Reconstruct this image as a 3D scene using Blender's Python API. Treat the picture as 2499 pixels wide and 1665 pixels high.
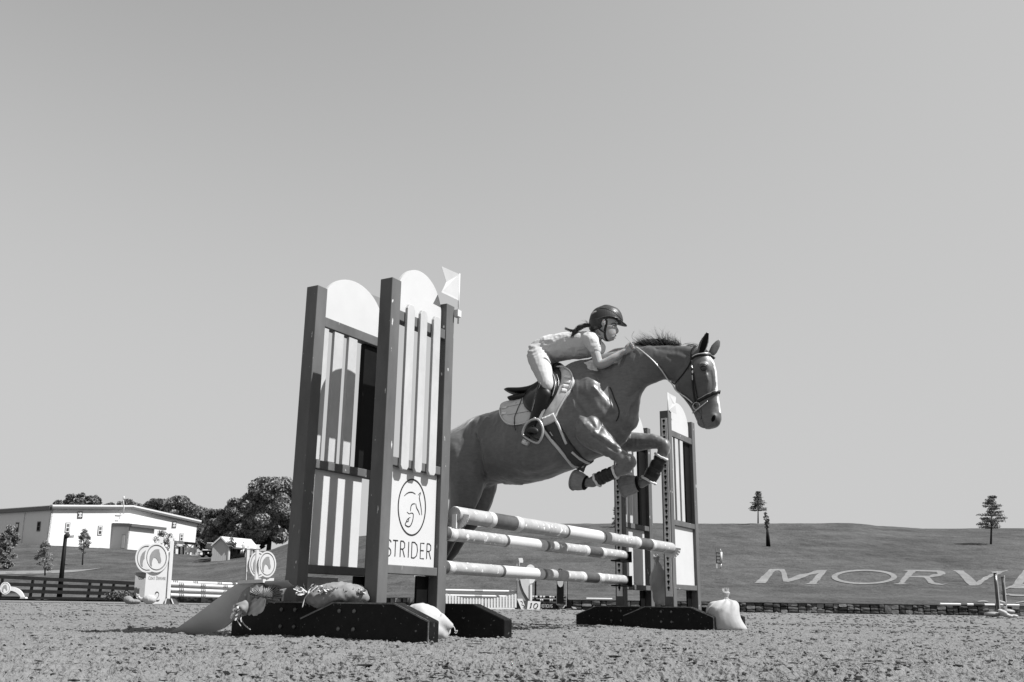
import bpy, bmesh, math, random
import numpy as np
from math import sin, cos, pi, radians, sqrt, atan2, exp
from mathutils import Vector, Matrix, noise
from mathutils.bvhtree import BVHTree
for o in list(bpy.data.objects): bpy.data.objects.remove(o, do_unlink=True)
scene = bpy.context.scene
COL = scene.collection
random.seed(7); RNG = np.random.default_rng(11)

# ---------------------------------------------------------------- camera, sky, sun, exposure
FPX, PITCH, ROLL, CAMH = 2317.8, .2705, .0139, .19
cam_data = bpy.data.cameras.new('camera'); cam = bpy.data.objects.new('camera', cam_data); COL.objects.link(cam)
CR = Matrix.Rotation(radians(90)+PITCH, 3, 'X') @ Matrix.Rotation(ROLL, 3, 'Z')
cam.matrix_world = Matrix.Translation((0, 0, CAMH)) @ CR.to_4x4()
cam_data.sensor_width = 36; cam_data.sensor_fit = 'HORIZONTAL'; cam_data.lens = 36*FPX/2499
cam_data.clip_start = .05; cam_data.clip_end = 5000
scene.camera = cam
PHI = .5292
PO = Vector((sin(PHI), cos(PHI), 0)); JU = Vector((cos(PHI), -sin(PHI), 0)); UP = Vector((0, 0, 1))
CJ = Vector((-.4345, 5.8487, 0)); CAM = Vector((0, 0, CAMH))
SUN = (PO*.105 + JU*.49 + UP*.66).normalized()
sun_el = math.asin(SUN.z); sun_az = atan2(SUN.x, SUN.y)
world = bpy.data.worlds.new("World"); scene.world = world; world.use_nodes = True
wn, wl = world.node_tree.nodes, world.node_tree.links
wn.clear()
sky = wn.new('ShaderNodeTexSky'); sky.sky_type = 'NISHITA'; sky.sun_disc = False
sky.sun_elevation = sun_el; sky.sun_rotation = sun_az; sky.air_density = 1.0; sky.dust_density = 2.0
bw = wn.new('ShaderNodeRGBToBW'); bg = wn.new('ShaderNodeBackground'); wo = wn.new('ShaderNodeOutputWorld')
x2 = wn.new('ShaderNodeMath'); x2.operation = 'POWER'; x2.inputs[1].default_value = 4
ad = wn.new('ShaderNodeMath'); ad.operation = 'ADD'; ad.inputs[1].default_value = 3.2
dv = wn.new('ShaderNodeMath'); dv.operation = 'DIVIDE'
mm = wn.new('ShaderNodeMath'); mm.operation = 'MULTIPLY'; mm.inputs[1].default_value = 3.70
wl.new(sky.outputs[0], bw.inputs[0]); wl.new(bw.outputs[0], x2.inputs[0]); wl.new(x2.outputs[0], ad.inputs[0])
wl.new(x2.outputs[0], dv.inputs[0]); wl.new(ad.outputs[0], dv.inputs[1]); wl.new(dv.outputs[0], mm.inputs[0])
wl.new(mm.outputs[0], bg.inputs['Color']); bg.inputs['Strength'].default_value = .1
wl.new(bg.outputs[0], wo.inputs[0])
sl = bpy.data.lights.new('sun', 'SUN'); sl.energy = 5.0; sl.angle = radians(.5); sl.color = (1, 1, 1)
so = bpy.data.objects.new('sun', sl); COL.objects.link(so); so.rotation_euler = SUN.to_track_quat('Z', 'Y').to_euler()
scene.view_settings.view_transform = 'Standard'; scene.view_settings.look = 'None'
scene.view_settings.exposure = .7; scene.view_settings.gamma = 1
scene.render.engine = 'CYCLES'

# ---------------------------------------------------------------- geometry helpers
def ray(x, y): return CR @ Vector(((x-1249.5)/FPX, -(y-832.5)/FPX, -1))
def onS(x, y, s):            # pixel of the photo -> point on the vertical plane s along the poles
    d = ray(x, y); k = (s-(CAM-CJ).dot(PO))/d.dot(PO); return CAM+d*k
def onT(x, y, t):
    d = ray(x, y); k = (t-(CAM-CJ).dot(JU))/d.dot(JU); return CAM+d*k
def onZ(x, y, z=0):
    d = ray(x, y); return CAM+d*((z-CAMH)/d.z)
def onY(x, y, Y):
    d = ray(x, y); return CAM+d*(Y/d.y)
def J(s, t, z): return CJ+PO*s+JU*t+UP*z
class MB:
    def __init__(s): s.v = []; s.f = []; s.m = []
    def add(s, vs, fs, mi=0):
        b = len(s.v); s.v.extend([tuple(v) for v in vs]); s.f.extend([tuple(i+b for i in f) for f in fs]); s.m.extend([mi]*len(fs)); return s
    def box(s, c, ax, ay, az, mi=0):      # centre and three half-axis vectors
        c = Vector(c); vs = [c+ax*i+ay*j+az*k for i in (-1, 1) for j in (-1, 1) for k in (-1, 1)]
        return s.add(vs, [(0, 1, 3, 2), (4, 6, 7, 5), (0, 4, 5, 1), (2, 3, 7, 6), (0, 2, 6, 4), (1, 5, 7, 3)], mi)
    def bar(s, a, b, w, h, up=UP, mi=0):
        a = Vector(a); b = Vector(b); d = (b-a); n = d.normalized(); x = n.cross(up)
        if x.length < 1e-4: x = n.cross(Vector((1, 0, 0)))
        x.normalize(); y = x.cross(n)
        return s.box((a+b)/2, d/2, x*w/2, y*h/2, mi)
    def tube(s, pts, rs, n=8, mi=0, flat=1.0, ref=None, cap=True):
        pts = [Vector(p) for p in pts]
        if not hasattr(rs, '__len__'): rs = [rs]*len(pts)
        vs = []; fs = []; px = None
        for i, p in enumerate(pts):
            t = (pts[min(i+1, len(pts)-1)]-pts[max(i-1, 0)])
            t = t.normalized() if t.length > 1e-9 else UP
            if px is None:
                r = ref or (UP if abs(t.z) < .9 else Vector((1, 0, 0))); px = (r-t*r.dot(t)).normalized()
            else: px = (px-t*px.dot(t)).normalized()
            py = t.cross(px)
            for k in range(n):
                a = 2*pi*k/n; vs.append(p+px*cos(a)*rs[i]*flat+py*sin(a)*rs[i])
        for i in range(len(pts)-1):
            for k in range(n): fs.append((i*n+k, i*n+(k+1) % n, (i+1)*n+(k+1) % n, (i+1)*n+k))
        if cap: fs.append(tuple(range(n))[::-1]); fs.append(tuple((len(pts)-1)*n+k for k in range(n)))
        return s.add(vs, fs, mi)
    def prism(s, poly, off, mi=0):        # polygon points (planar), extruded by vector off
        n = len(poly); vs = [Vector(p) for p in poly]+[Vector(p)+off for p in poly]
        fs = [tuple(range(n))[::-1], tuple(range(n, 2*n))]+[(i, (i+1) % n, n+(i+1) % n, n+i) for i in range(n)]
        return s.add(vs, fs, mi)
    def ell(s, c, ax, ay, az, nu=14, nv=9, mi=0):
        c = Vector(c); vs = [c-az]; fs = []
        for j in range(1, nv):
            b = -pi/2+pi*j/nv
            for i in range(nu): a = 2*pi*i/nu; vs.append(c+ax*cos(a)*cos(b)+ay*sin(a)*cos(b)+az*sin(b))
        vs.append(c+az)
        for i in range(nu):
            fs.append((0, 1+(i+1) % nu, 1+i)); L = 1+(nv-2)*nu
            fs.append((len(vs)-1, L+i, L+(i+1) % nu))
            for j in range(nv-2): a = 1+j*nu; fs.append((a+i, a+(i+1) % nu, a+nu+(i+1) % nu, a+nu+i))
        if ax.cross(ay).dot(az) < 0: fs = [f[::-1] for f in fs]
        return s.add(vs, fs, mi)
    def loft(s, secs, n=24, sub=4, mi=0, power=1.0):   # sections: (centre, a, b[, power]); smoothed along the path
        S = []
        m = len(secs)
        for i in range(m-1):
            p = [secs[max(i-1, 0)], secs[i], secs[i+1], secs[min(i+2, m-1)]]
            for k in range(sub):
                t = k/sub
                w = (-.5*t+t*t-.5*t**3, 1-2.5*t*t+1.5*t**3, .5*t+2*t*t-1.5*t**3, -.5*t*t+.5*t**3)
                S.append([sum((Vector(p[q][c])*w[q] for q in range(4)), Vector((0, 0, 0))) for c in range(3)])
        S.append([Vector(secs[-1][c]) for c in range(3)])
        vs = []; fs = []
        for c, a, b in S:
            for k in range(n):
                th = 2*pi*k/n; ca, sa = cos(th), sin(th)
                ca = math.copysign(abs(ca)**power, ca); sa = math.copysign(abs(sa)**power, sa)
                vs.append(c+a*ca+b*sa)
        R = len(S)
        for i in range(R-1):
            for k in range(n): fs.append((i*n+k, i*n+(k+1) % n, (i+1)*n+(k+1) % n, (i+1)*n+k))
        fs.append(tuple(range(n))[::-1]); fs.append(tuple((R-1)*n+k for k in range(n)))
        d = S[-1][0]-S[0][0]
        if S[0][1].cross(S[0][2]).dot(d) < 0: fs = [f[::-1] for f in fs]
        return s.add(vs, fs, mi)
    def mesh(s, name, mats, smooth=False, fix=True):
        me = bpy.data.meshes.new(name); me.from_pydata(s.v, [], s.f)
        for m in (mats if isinstance(mats, (list, tuple)) else [mats]): me.materials.append(m)
        if any(s.m): me.polygons.foreach_set('material_index', s.m)
        if fix:
            b = bmesh.new(); b.from_mesh(me); bmesh.ops.recalc_face_normals(b, faces=b.faces); b.to_mesh(me); b.free()
        if smooth: me.polygons.foreach_set('use_smooth', [True]*len(me.polygons))
        me.update(); return me
    def build(s, name, mats, parent=None, smooth=False, bevel=0, fix=True):
        o = bpy.data.objects.new(name, s.mesh(name, mats, smooth, fix)); COL.objects.link(o)
        if parent: attach(o, parent)
        if bevel:
            md = o.modifiers.new('bevel', 'BEVEL'); md.width = bevel; md.segments = 2; md.limit_method = 'ANGLE'
        return o
def attach(o, parent):
    o.parent = parent; o.matrix_parent_inverse = Matrix.Translation(-parent.location) if parent.rotation_euler.z == 0 else parent.matrix_basis.inverted()
def thing(name, loc, label, cat, group=None):
    o = bpy.data.objects.new(name, None); COL.objects.link(o); o.location = loc; o.empty_display_size = .2
    return tag(o, label, cat, group)
def tag(o, label=None, cat=None, group=None, kind=None):
    if label: o['label'] = label
    if cat: o['category'] = cat
    if group: o['group'] = group
    if kind: o['kind'] = kind
    return o
def copy_tree(o, offset, label):
    r = o.copy(); COL.objects.link(r); r.location = o.location+Vector(offset); r['label'] = label
    for c in list(o.children):
        k = c.copy(); COL.objects.link(k); k.parent = r
        for g in list(c.children):
            q = g.copy(); COL.objects.link(q); q.parent = k
    return r
def remesh(mb, name, mats, voxel, smooth_it=2, parent=None, disp=None):
    o = mb.build(name, mats, None, True, fix=False)
    r = o.modifiers.new('r', 'REMESH'); r.mode = 'VOXEL'; r.voxel_size = voxel
    sm = o.modifiers.new('s', 'SMOOTH'); sm.factor = .5; sm.iterations = smooth_it
    dg = bpy.context.evaluated_depsgraph_get(); ev = o.evaluated_get(dg); me = bpy.data.meshes.new_from_object(ev)
    o.modifiers.clear(); o.data = me; me.name = name
    if not me.materials:
        for m in (mats if isinstance(mats, (list, tuple)) else [mats]): me.materials.append(m)
    if disp:
        n = len(me.vertices); co = np.empty(n*3, np.float32); no = np.empty(n*3, np.float32)
        me.vertices.foreach_get('co', co); me.vertices.foreach_get('normal', no)
        co = co.reshape(-1, 3); no = no.reshape(-1, 3); co = disp(co.astype(float), no.astype(float)); me.vertices.foreach_set('co', co.astype(np.float32).ravel())
    me.polygons.foreach_set('use_smooth', [True]*len(me.polygons)); me.update()
    if parent: attach(o, parent)
    return o

# ---------------------------------------------------------------- numpy value noise
def _h(ix, iy, iz, seed):
    n = (ix.astype(np.int64)*374761393+iy.astype(np.int64)*668265263+iz.astype(np.int64)*2147483647+seed*1274126177) & 0xffffffff
    n = ((n ^ (n >> 13))*1274126177) & 0xffffffff
    return ((n ^ (n >> 16)) & 0xffff)/65535.0
def vnoise(x, y, z=None, seed=0):
    z = np.zeros_like(x) if z is None else z
    ix, iy, iz = np.floor(x), np.floor(y), np.floor(z); fx, fy, fz = x-ix, y-iy, z-iz
    fx = fx*fx*(3-2*fx); fy = fy*fy*(3-2*fy); fz = fz*fz*(3-2*fz); r = 0
    for a in (0, 1):
        for b in (0, 1):
            for c in (0, 1):
                r = r+_h(ix+a, iy+b, iz+c, seed)*(fx if a else 1-fx)*(fy if b else 1-fy)*(fz if c else 1-fz)
    return r

# ---------------------------------------------------------------- materials (the photograph is black and white)
MATS = {}
def mat(name, v, rough=.6, spec=.5, var=.0, vscale=8, bump=0., bscale=60, metal=0., coat=0., chips=0., chipv=.7, chipscale=40, stretch=(1, 1, 1), dist=.01, sheen=0.):
    m = bpy.data.materials.new(name); m.use_nodes = True; nt = m.node_tree; N, L = nt.nodes, nt.links; B = N['Principled BSDF']
    B.inputs['Base Color'].default_value = (v, v, v, 1); B.inputs['Roughness'].default_value = rough
    B.inputs['Specular IOR Level'].default_value = spec; B.inputs['Metallic'].default_value = metal; B.inputs['Coat Weight'].default_value = coat
    tc = N.new('ShaderNodeTexCoord'); mp = N.new('ShaderNodeMapping'); mp.inputs['Scale'].default_value = stretch; L.new(tc.outputs['Object'], mp.inputs[0])
    out = None
    if var:
        n = N.new('ShaderNodeTexNoise'); n.inputs['Scale'].default_value = vscale; n.inputs['Detail'].default_value = 6; n.inputs['Roughness'].default_value = .65
        r = N.new('ShaderNodeMapRange'); r.inputs[1].default_value = .3; r.inputs[2].default_value = .7; r.inputs[3].default_value = v*(1-var); r.inputs[4].default_value = v*(1+var)
        L.new(mp.outputs[0], n.inputs[0]); L.new(n.outputs[0], r.inputs[0]); out = r.outputs[0]
    if chips:
        n2 = N.new('ShaderNodeTexNoise'); n2.inputs['Scale'].default_value = chipscale; n2.inputs['Detail'].default_value = 3
        c = N.new('ShaderNodeMapRange'); c.inputs[1].default_value = 1-chips; c.inputs[2].default_value = 1-chips+.03; c.inputs[3].default_value = 0; c.inputs[4].default_value = 1
        L.new(mp.outputs[0], n2.inputs[0]); L.new(n2.outputs[0], c.inputs[0])
        mx = N.new('ShaderNodeMix'); mx.data_type = 'FLOAT'; L.new(c.outputs[0], mx.inputs[0])
        if out: L.new(out, mx.inputs[2])
        else: mx.inputs[2].default_value = v
        mx.inputs[3].default_value = chipv; out = mx.outputs[0]
    if out:
        cb = N.new('ShaderNodeCombineColor')
        for i in range(3): L.new(out, cb.inputs[i])
        L.new(cb.outputs[0], B.inputs['Base Color'])
    if bump:
        n3 = N.new('ShaderNodeTexNoise'); n3.inputs['Scale'].default_value = bscale; n3.inputs['Detail'].default_value = 5
        L.new(mp.outputs[0], n3.inputs[0]); bp = N.new('ShaderNodeBump'); bp.inputs['Strength'].default_value = bump; bp.inputs['Distance'].default_value = dist
        L.new(n3.outputs[0], bp.inputs['Height']); L.new(bp.outputs[0], B.inputs['Normal'])
    if sheen: B.inputs['Sheen Weight'].default_value = sheen
    MATS[name] = m; return m
M_post = mat('dark_paint', .105, .6, .12, .22, 5, .12, 90, chips=.305, chipv=.5, chipscale=38, stretch=(1, 1, .35), dist=.003)
M_foot = mat('black_foot', .005, .5, .15, .6, 20, .3, 60, chips=.325, chipv=.10, chipscale=48, dist=.004)
M_white = mat('white_paint', .48, .5, .4, .03, 6, .08, 80, chips=.25, chipv=.35, chipscale=60, dist=.003)
M_white2 = mat('old_white_paint', .40, .55, .4, .10, 9, .25, 50, chips=.30, chipv=.42, chipscale=30, stretch=(1, 1, .5), dist=.004)
M_stripe = mat('grey_paint', .25, .5, .4, .08, 5, .05, 60)
M_board = mat('grey_board', .40, .55, .4, .10, 5, .05, 60)
M_black = mat('black_paint', .004, .6, .12, .4, 10)
M_ink = mat('lettering_ink', .02, .5, .3)
M_steel = mat('steel', .55, .3, .5, .1, 40, metal=.9)
M_wearlit = mat('worn_lit_edge', .13, .7, .2, .6, 30)  # grey for worn paint and for light caught along the foot edges
M_pitshade = mat('pit_shade', .022, .9, .1, .4, 60)  # near-black colour standing in for the shade in the sand's pits
M_bolt = mat('bolt_steel', .10, .5, .4, .3, 40, metal=.4)
M_track = mat('galvanised_track', .55, .38, .5, .15, 60, metal=.6)
M_polewhite = mat('pole_white', .48, .45, .45, .04, 9, .1, 50, chips=.27, chipv=.5, chipscale=30, dist=.003)
M_polegrey = mat('pole_light_grey', .31, .5, .45, .20, 14, .3, 40, chips=.365, chipv=.72, chipscale=26, dist=.004)
M_poledark = mat('pole_dark', .065, .4, .5, .3, 12, .15, 50, chips=.29, chipv=.3, chipscale=35, dist=.003)
M_tape = mat('white_tape', .52, .35, .5)
M_sack = mat('sack_cloth', .36, .75, .2, .05, 9, .25, 160, dist=.002, sheen=.2)
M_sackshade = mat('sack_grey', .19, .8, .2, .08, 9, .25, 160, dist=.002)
M_cloth = mat('flag_cloth', .44, .7, .2, .04, 9)

# ---------------------------------------------------------------- terrain
# rows: distance -> image height of the ground seen there in the photograph, per column
TX = [-900, 0, 250, 480, 640, 720, 1000, 1200, 1400, 1700, 1850, 1980, 2080, 2180, 2280, 2499, 3400]
TROWS = {
 42:  [None]*6+[1461, 1463, 1465, 1469, 1471, 1473, 1474, 1476, 1477, 1480, 1490],
 60:  [1449, 1461, 1461.5, 1456, 1452, 1450, 1440, 1438, 1436, 1432, 1432, 1433, 1434, 1434, 1434, 1436, 1440],
 75:  [1424, 1436, 1438, 1441, 1430, 1425, 1395, 1390, 1388, 1386, 1386, 1387, 1387, 1388, 1388, 1390, 1394],
 95:  [1392, 1402, 1404, 1412, 1396, 1388, 1345, 1338, 1336, 1334, 1334, 1332, 1330, 1332, 1334, 1336, 1340],
 125: [1352, 1362, 1366, 1375, 1362, 1345, 1298, 1285, 1279, 1278.5, 1277.5, 1276, 1275.5, 1284, 1290, 1290.5, 1292],
 150: [1310, 1326, 1338, 1356, 1345, 1322, 1300, 1290, 1283, 1282, 1281, 1280, 1280, 1288, 1294, 1294, 1296],
 190: [1312, 1328, 1340, 1358, 1350, 1326, 1306, 1296, 1290, 1288, 1288, 1286, 1286, 1292, 1300, 1300, 1302],
 400: [1390]*17, 1500: [1440]*17}
TY = sorted(TROWS)
def _z_of(x, y, Y): return onY(x, y, Y).z
TZ = np.zeros((len(TY), len(TX)))
for i, Yk in enumerate(TY):
    for j, xk in enumerate(TX):
        v = TROWS[Yk][j]
        TZ[i, j] = 0.0 if v is None else _z_of(xk, v, Yk)
TZ[0, 6:] = .40; TZ[0, :6] = 0.0
TU = np.array([onY(x, 1400, 100.).x/100. for x in TX])
def wall_Y(X): return np.where(X > -4, 42.0, 42.0+(-4-X)*1.0)   # line of the stone wall
def terr(X, Y):
    X = np.asarray(X, float); Y = np.asarray(Y, float); u = X/np.maximum(Y, 1)
    yi = np.clip(np.interp(Y, TY, np.arange(len(TY))), 0, len(TY)-1.001); i0 = yi.astype(int); fy = yi-i0
    ui = np.clip(np.interp(u, TU, np.arange(len(TX))), 0, len(TX)-1.001); j0 = ui.astype(int); fu = ui-j0
    fu = fu*fu*(3-2*fu)*.6+fu*.4
    z = (TZ[i0, j0]*(1-fu)+TZ[i0, j0+1]*fu)*(1-fy)+(TZ[i0+1, j0]*(1-fu)+TZ[i0+1, j0+1]*fu)*fy
    return z
def terz(X, Y): return float(terr(np.array([X]), np.array([Y]))[0])
def on_ground(x, y, y0=43, y1=300):       # where a photo pixel's ray meets the hillside
    d = ray(x, y); prev = None; Yc = y0
    while Yc < y1:
        P = CAM+d*(Yc/d.y)
        if P.z <= terz(P.x, P.y): return P
        Yc += .25
    return CAM+d*(y1/d.y)

def fan_mesh(name, us, ys, zf, m, smooth=True):
    U, Yv = np.meshgrid(us, ys); X = U*Yv; Z = zf(X, Yv)
    v = np.stack([X, Yv, Z], -1).reshape(-1, 3); R, C = len(ys), len(us)
    a = (np.arange(R-1)[:, None]*C+np.arange(C-1)[None]).ravel(); f = np.stack([a, a+1, a+C+1, a+C], -1)
    me = bpy.data.meshes.new(name); me.vertices.add(len(v)); me.vertices.foreach_set('co', v.ravel().astype(np.float32))
    me.loops.add(f.size); me.loops.foreach_set('vertex_index', f.ravel().astype(np.int32))
    me.polygons.add(len(f)); me.polygons.foreach_set('loop_start', np.arange(0, f.size, 4, dtype=np.int32)); me.polygons.foreach_set('loop_total', np.full(len(f), 4, np.int32))
    me.polygons.foreach_set('use_smooth', np.full(len(f), smooth)); me.update(calc_edges=True); me.materials.append(m)
    o = bpy.data.objects.new(name, me); COL.objects.link(o); return o

def ground_mat(name, v, lo, hi, scales, bump, spots=0, spotv=.05):
    m = bpy.data.materials.new(name); m.use_nodes = True; N, L = m.node_tree.nodes, m.node_tree.links; B = N['Principled BSDF']
    B.inputs['Roughness'].default_value = .95; B.inputs['Specular IOR Level'].default_value = .15
    g = N.new('ShaderNodeNewGeometry'); acc = None
    for sc, st, wgt in scales:
        mp = N.new('ShaderNodeMapping'); mp.inputs['Scale'].default_value = st; L.new(g.outputs['Position'], mp.inputs[0])
        n = N.new('ShaderNodeTexNoise'); n.inputs['Scale'].default_value = sc; n.inputs['Detail'].default_value = 5; n.inputs['Roughness'].default_value = .7; L.new(mp.outputs[0], n.inputs[0])
        s_ = N.new('ShaderNodeMath'); s_.operation = 'SUBTRACT'; s_.inputs[1].default_value = .5; L.new(n.outputs[0], s_.inputs[0])
        w = N.new('ShaderNodeMath'); w.operation = 'MULTIPLY'; w.inputs[1].default_value = wgt; L.new(s_.outputs[0], w.inputs[0])
        if acc is None: acc = w.outputs[0]
        else:
            a = N.new('ShaderNodeMath'); a.operation = 'ADD'; L.new(acc, a.inputs[0]); L.new(w.outputs[0], a.inputs[1]); acc = a.outputs[0]
    r = N.new('ShaderNodeMapRange'); r.inputs[1].default_value = -.5; r.inputs[2].default_value = .5; r.inputs[3].default_value = lo; r.inputs[4].default_value = hi; L.new(acc, r.inputs[0])
    out = r.outputs[0]
    cb = N.new('ShaderNodeCombineColor')
    for i in range(3): L.new(out, cb.inputs[i])
    L.new(cb.outputs[0], B.inputs['Base Color'])
    bp = N.new('ShaderNodeBump'); bp.inputs['Strength'].default_value = bump[0]; bp.inputs['Distance'].default_value = bump[1]
    n = N.new('ShaderNodeTexNoise'); n.inputs['Scale'].default_value = bump[2]; n.inputs['Detail'].default_value = 4; L.new(g.outputs['Position'], n.inputs[0])
    L.new(n.outputs[0], bp.inputs['Height']); L.new(bp.outputs[0], B.inputs['Normal'])
    return m
M_sand = ground_mat('sand_footing', .3, .075, .25, [(14, (1, 1, 1), .6), (60, (1, 1, 1), .7), (1.2, (1, 1, 1), .2)], (.8, .02, 90))
M_grass = ground_mat('grass', .1, -.005, .130, [(1.5, (1, .5, 1), .5), (9, (1, .35, 1), .9), (.10, (1, 1.8, 1), .8), (.45, (1, .3, 1), .6)], (.8, .15, 4))

def arena_z(X, Y):
    R = np.sqrt(X*X+Y*Y)
    near = np.clip((14-R)/9, 0.0, 1)
    z = (vnoise(X*1.3, Y*1.3, seed=1)-.5)*.03
    c = vnoise(X*14, Y*14, seed=2); c2 = vnoise(X*34+3, Y*34, seed=3); c3 = vnoise(X*80, Y*80+9, seed=4); c4 = vnoise(X*5, Y*5, seed=5); c5 = vnoise(X*150, Y*150, seed=6); dm = .45+1.1*vnoise(X*2.1, Y*2.1, seed=7)
    z = z+(c4-.5)*.020*(.35+.65*near)+(np.abs(c-.5)*-.034+.006)*(.3+.7*near)+((1-np.abs(2*c2-1))-.5)*.017*(.25+.75*near)*dm+((1-np.abs(2*c3-1))-.5)*.010*near*dm+(c5-.5)*.006*near
    return z
def build_ground():
    # arena: polar sheet round the camera, fine where the picture looks
    th = np.concatenate([np.linspace(-pi, -.62, 60, endpoint=False), np.linspace(-.62, .62, 900), np.linspace(.62, pi, 61)[1:]])
    rr = np.concatenate([np.linspace(.3, 2.1, 30, endpoint=False), 2.1*np.exp(np.linspace(0, math.log(7/2.1), 560, endpoint=False)), 7*np.exp(np.linspace(0, math.log(46/7), 330))])
    T, Rr = np.meshgrid(th, rr); X = Rr*np.sin(T); Y = Rr*np.cos(T)
    mask = Y < 42.0
    Z = arena_z(X, Y)*np.clip((44-Rr)/6, 0, 1); Z = Z-.004
    v = np.stack([X, Y, Z], -1).reshape(-1, 3); R_, C_ = T.shape
    a = (np.arange(R_-1)[:, None]*C_+np.arange(C_-1)[None]).ravel(); f = np.stack([a, a+C_, a+C_+1, a+1], -1)
    me = bpy.data.meshes.new('arena_sand'); me.vertices.add(len(v)); me.vertices.foreach_set('co', v.ravel().astype(np.float32))
    me.loops.add(f.size); me.loops.foreach_set('vertex_index', f.ravel().astype(np.int32))
    me.polygons.add(len(f)); me.polygons.foreach_set('loop_start', np.arange(0, f.size, 4, dtype=np.int32)); me.polygons.foreach_set('loop_total', np.full(len(f), 4, np.int32))
    me.polygons.foreach_set('use_smooth', np.full(len(f), True)); me.update(calc_edges=True); me.materials.append(M_sand)
    o = bpy.data.objects.new('arena_sand', me); COL.objects.link(o); tag(o, kind='structure')
    # flat sheet of the same sand beyond, to the fence and past every edge
    mb = MB(); s = 90
    xs = [-1600, -400, -120, -60, -30, 0, 30, 60, 120, 400, 1600]; ys = [-1600, -400, -100, 0, 42, 57.5]
    vs = [(x, y, -.035) for y in ys for x in xs]; n = len(xs)
    mb.add(vs, [(j*n+i, j*n+i+1, (j+1)*n+i+1, (j+1)*n+i) for j in range(len(ys)-1) for i in range(n-1)])
    tag(mb.build('arena_ground', M_sand), kind='structure')
    # far left sand up to the fence (rises a hair)
    us = np.linspace(-1.6, 0.0, 90); ys = np.linspace(41.5, 62, 30)
    def zl(X, Y): return np.where(Y < 57.5, 0.012+(Y-42)*.0009, -.3)
    o = fan_mesh('arena_edge_sand', us, ys, zl, M_sand); tag(o, kind='structure')
    # lawn and hills
    us = np.concatenate([np.linspace(-3.2, -.75, 20, endpoint=False), np.linspace(-.75, .75, 420), np.linspace(.75, 3.2, 21)[1:]])
    ys = np.concatenate([np.linspace(42.35, 160, 330), np.geomspace(161, 1500, 40)])
    def zh(X, Y):
        z = terr(X, Y)
        z = z+(vnoise(X*.9, Y*.9, seed=8)-.5)*.12*np.clip((Y-46)/8, 0, 1)+(vnoise(X*.1, Y*.1, seed=9)-.5)*.35*np.clip((Y-60)/30, 0, 1)*np.clip((150-Y)/40, 0, 1)
        cut = Y < wall_Y(X)+.35                      # sand, not lawn, on the arena side of the wall
        left = X/Y < -.355
        cut = np.where(left, Y < 58.6, cut)
        return np.where(cut, -.6, z)
    o = fan_mesh('lawn_hillside', us, ys, zh, M_grass); tag(o, kind='structure'); return o
lawn = build_ground()
LB = BVHTree.FromPolygons([v.co.copy() for v in lawn.data.vertices], [tuple(p.vertices) for p in lawn.data.polygons])
def lawn_z(x, y):
    h = LB.ray_cast(Vector((x, y, 80)), Vector((0, 0, -1))); return h[0].z if h[0] else 0.0
def on_lawn(x, y):
    h = LB.ray_cast(CAM, ray(x, y).normalized()); return h[0] if h[0] else on_ground(x, y)
# ================================================================ the jump
HW = .0445
def frame_box(mb, s0, s1, t0, t1, z0, z1, mi=0):
    return mb.box(J((s0+s1)/2, (t0+t1)/2, (z0+z1)/2), PO*(s1-s0)/2, JU*(t1-t0)/2, UP*(z1-z0)/2, mi)
def foot_poly(t0, hl, top=.19, end=.105, cham=.22):
    return [(-hl, -.03), (-hl, end), (-hl+cham, top), (hl-cham, top), (hl, end), (hl, -.03)]
KEY = MB()
def _key():
    m = MB(); n = 14; r = .0135; pts = []
    for k in range(n+1):
        a = -pi/2+.42+(2*pi-.84)*k/n; pts.append((cos(a)*r, sin(a)*r))
    pts += [(-.0062, -.028), (.0062, -.028)]
    return pts
KEYPTS = _key()
key_mesh = MB().prism([JU*a+UP*b for a, b in KEYPTS][::-1], -PO*.0016).mesh('keyhole', M_black)
bolt_mesh = MB().ell((0, 0, 0), JU*.012, UP*.012, -PO*.008, 10, 6).mesh('bolt', M_bolt, True)
def pickets_front(root, s0, s1, t, mats, tops=True):
    pass
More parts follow.
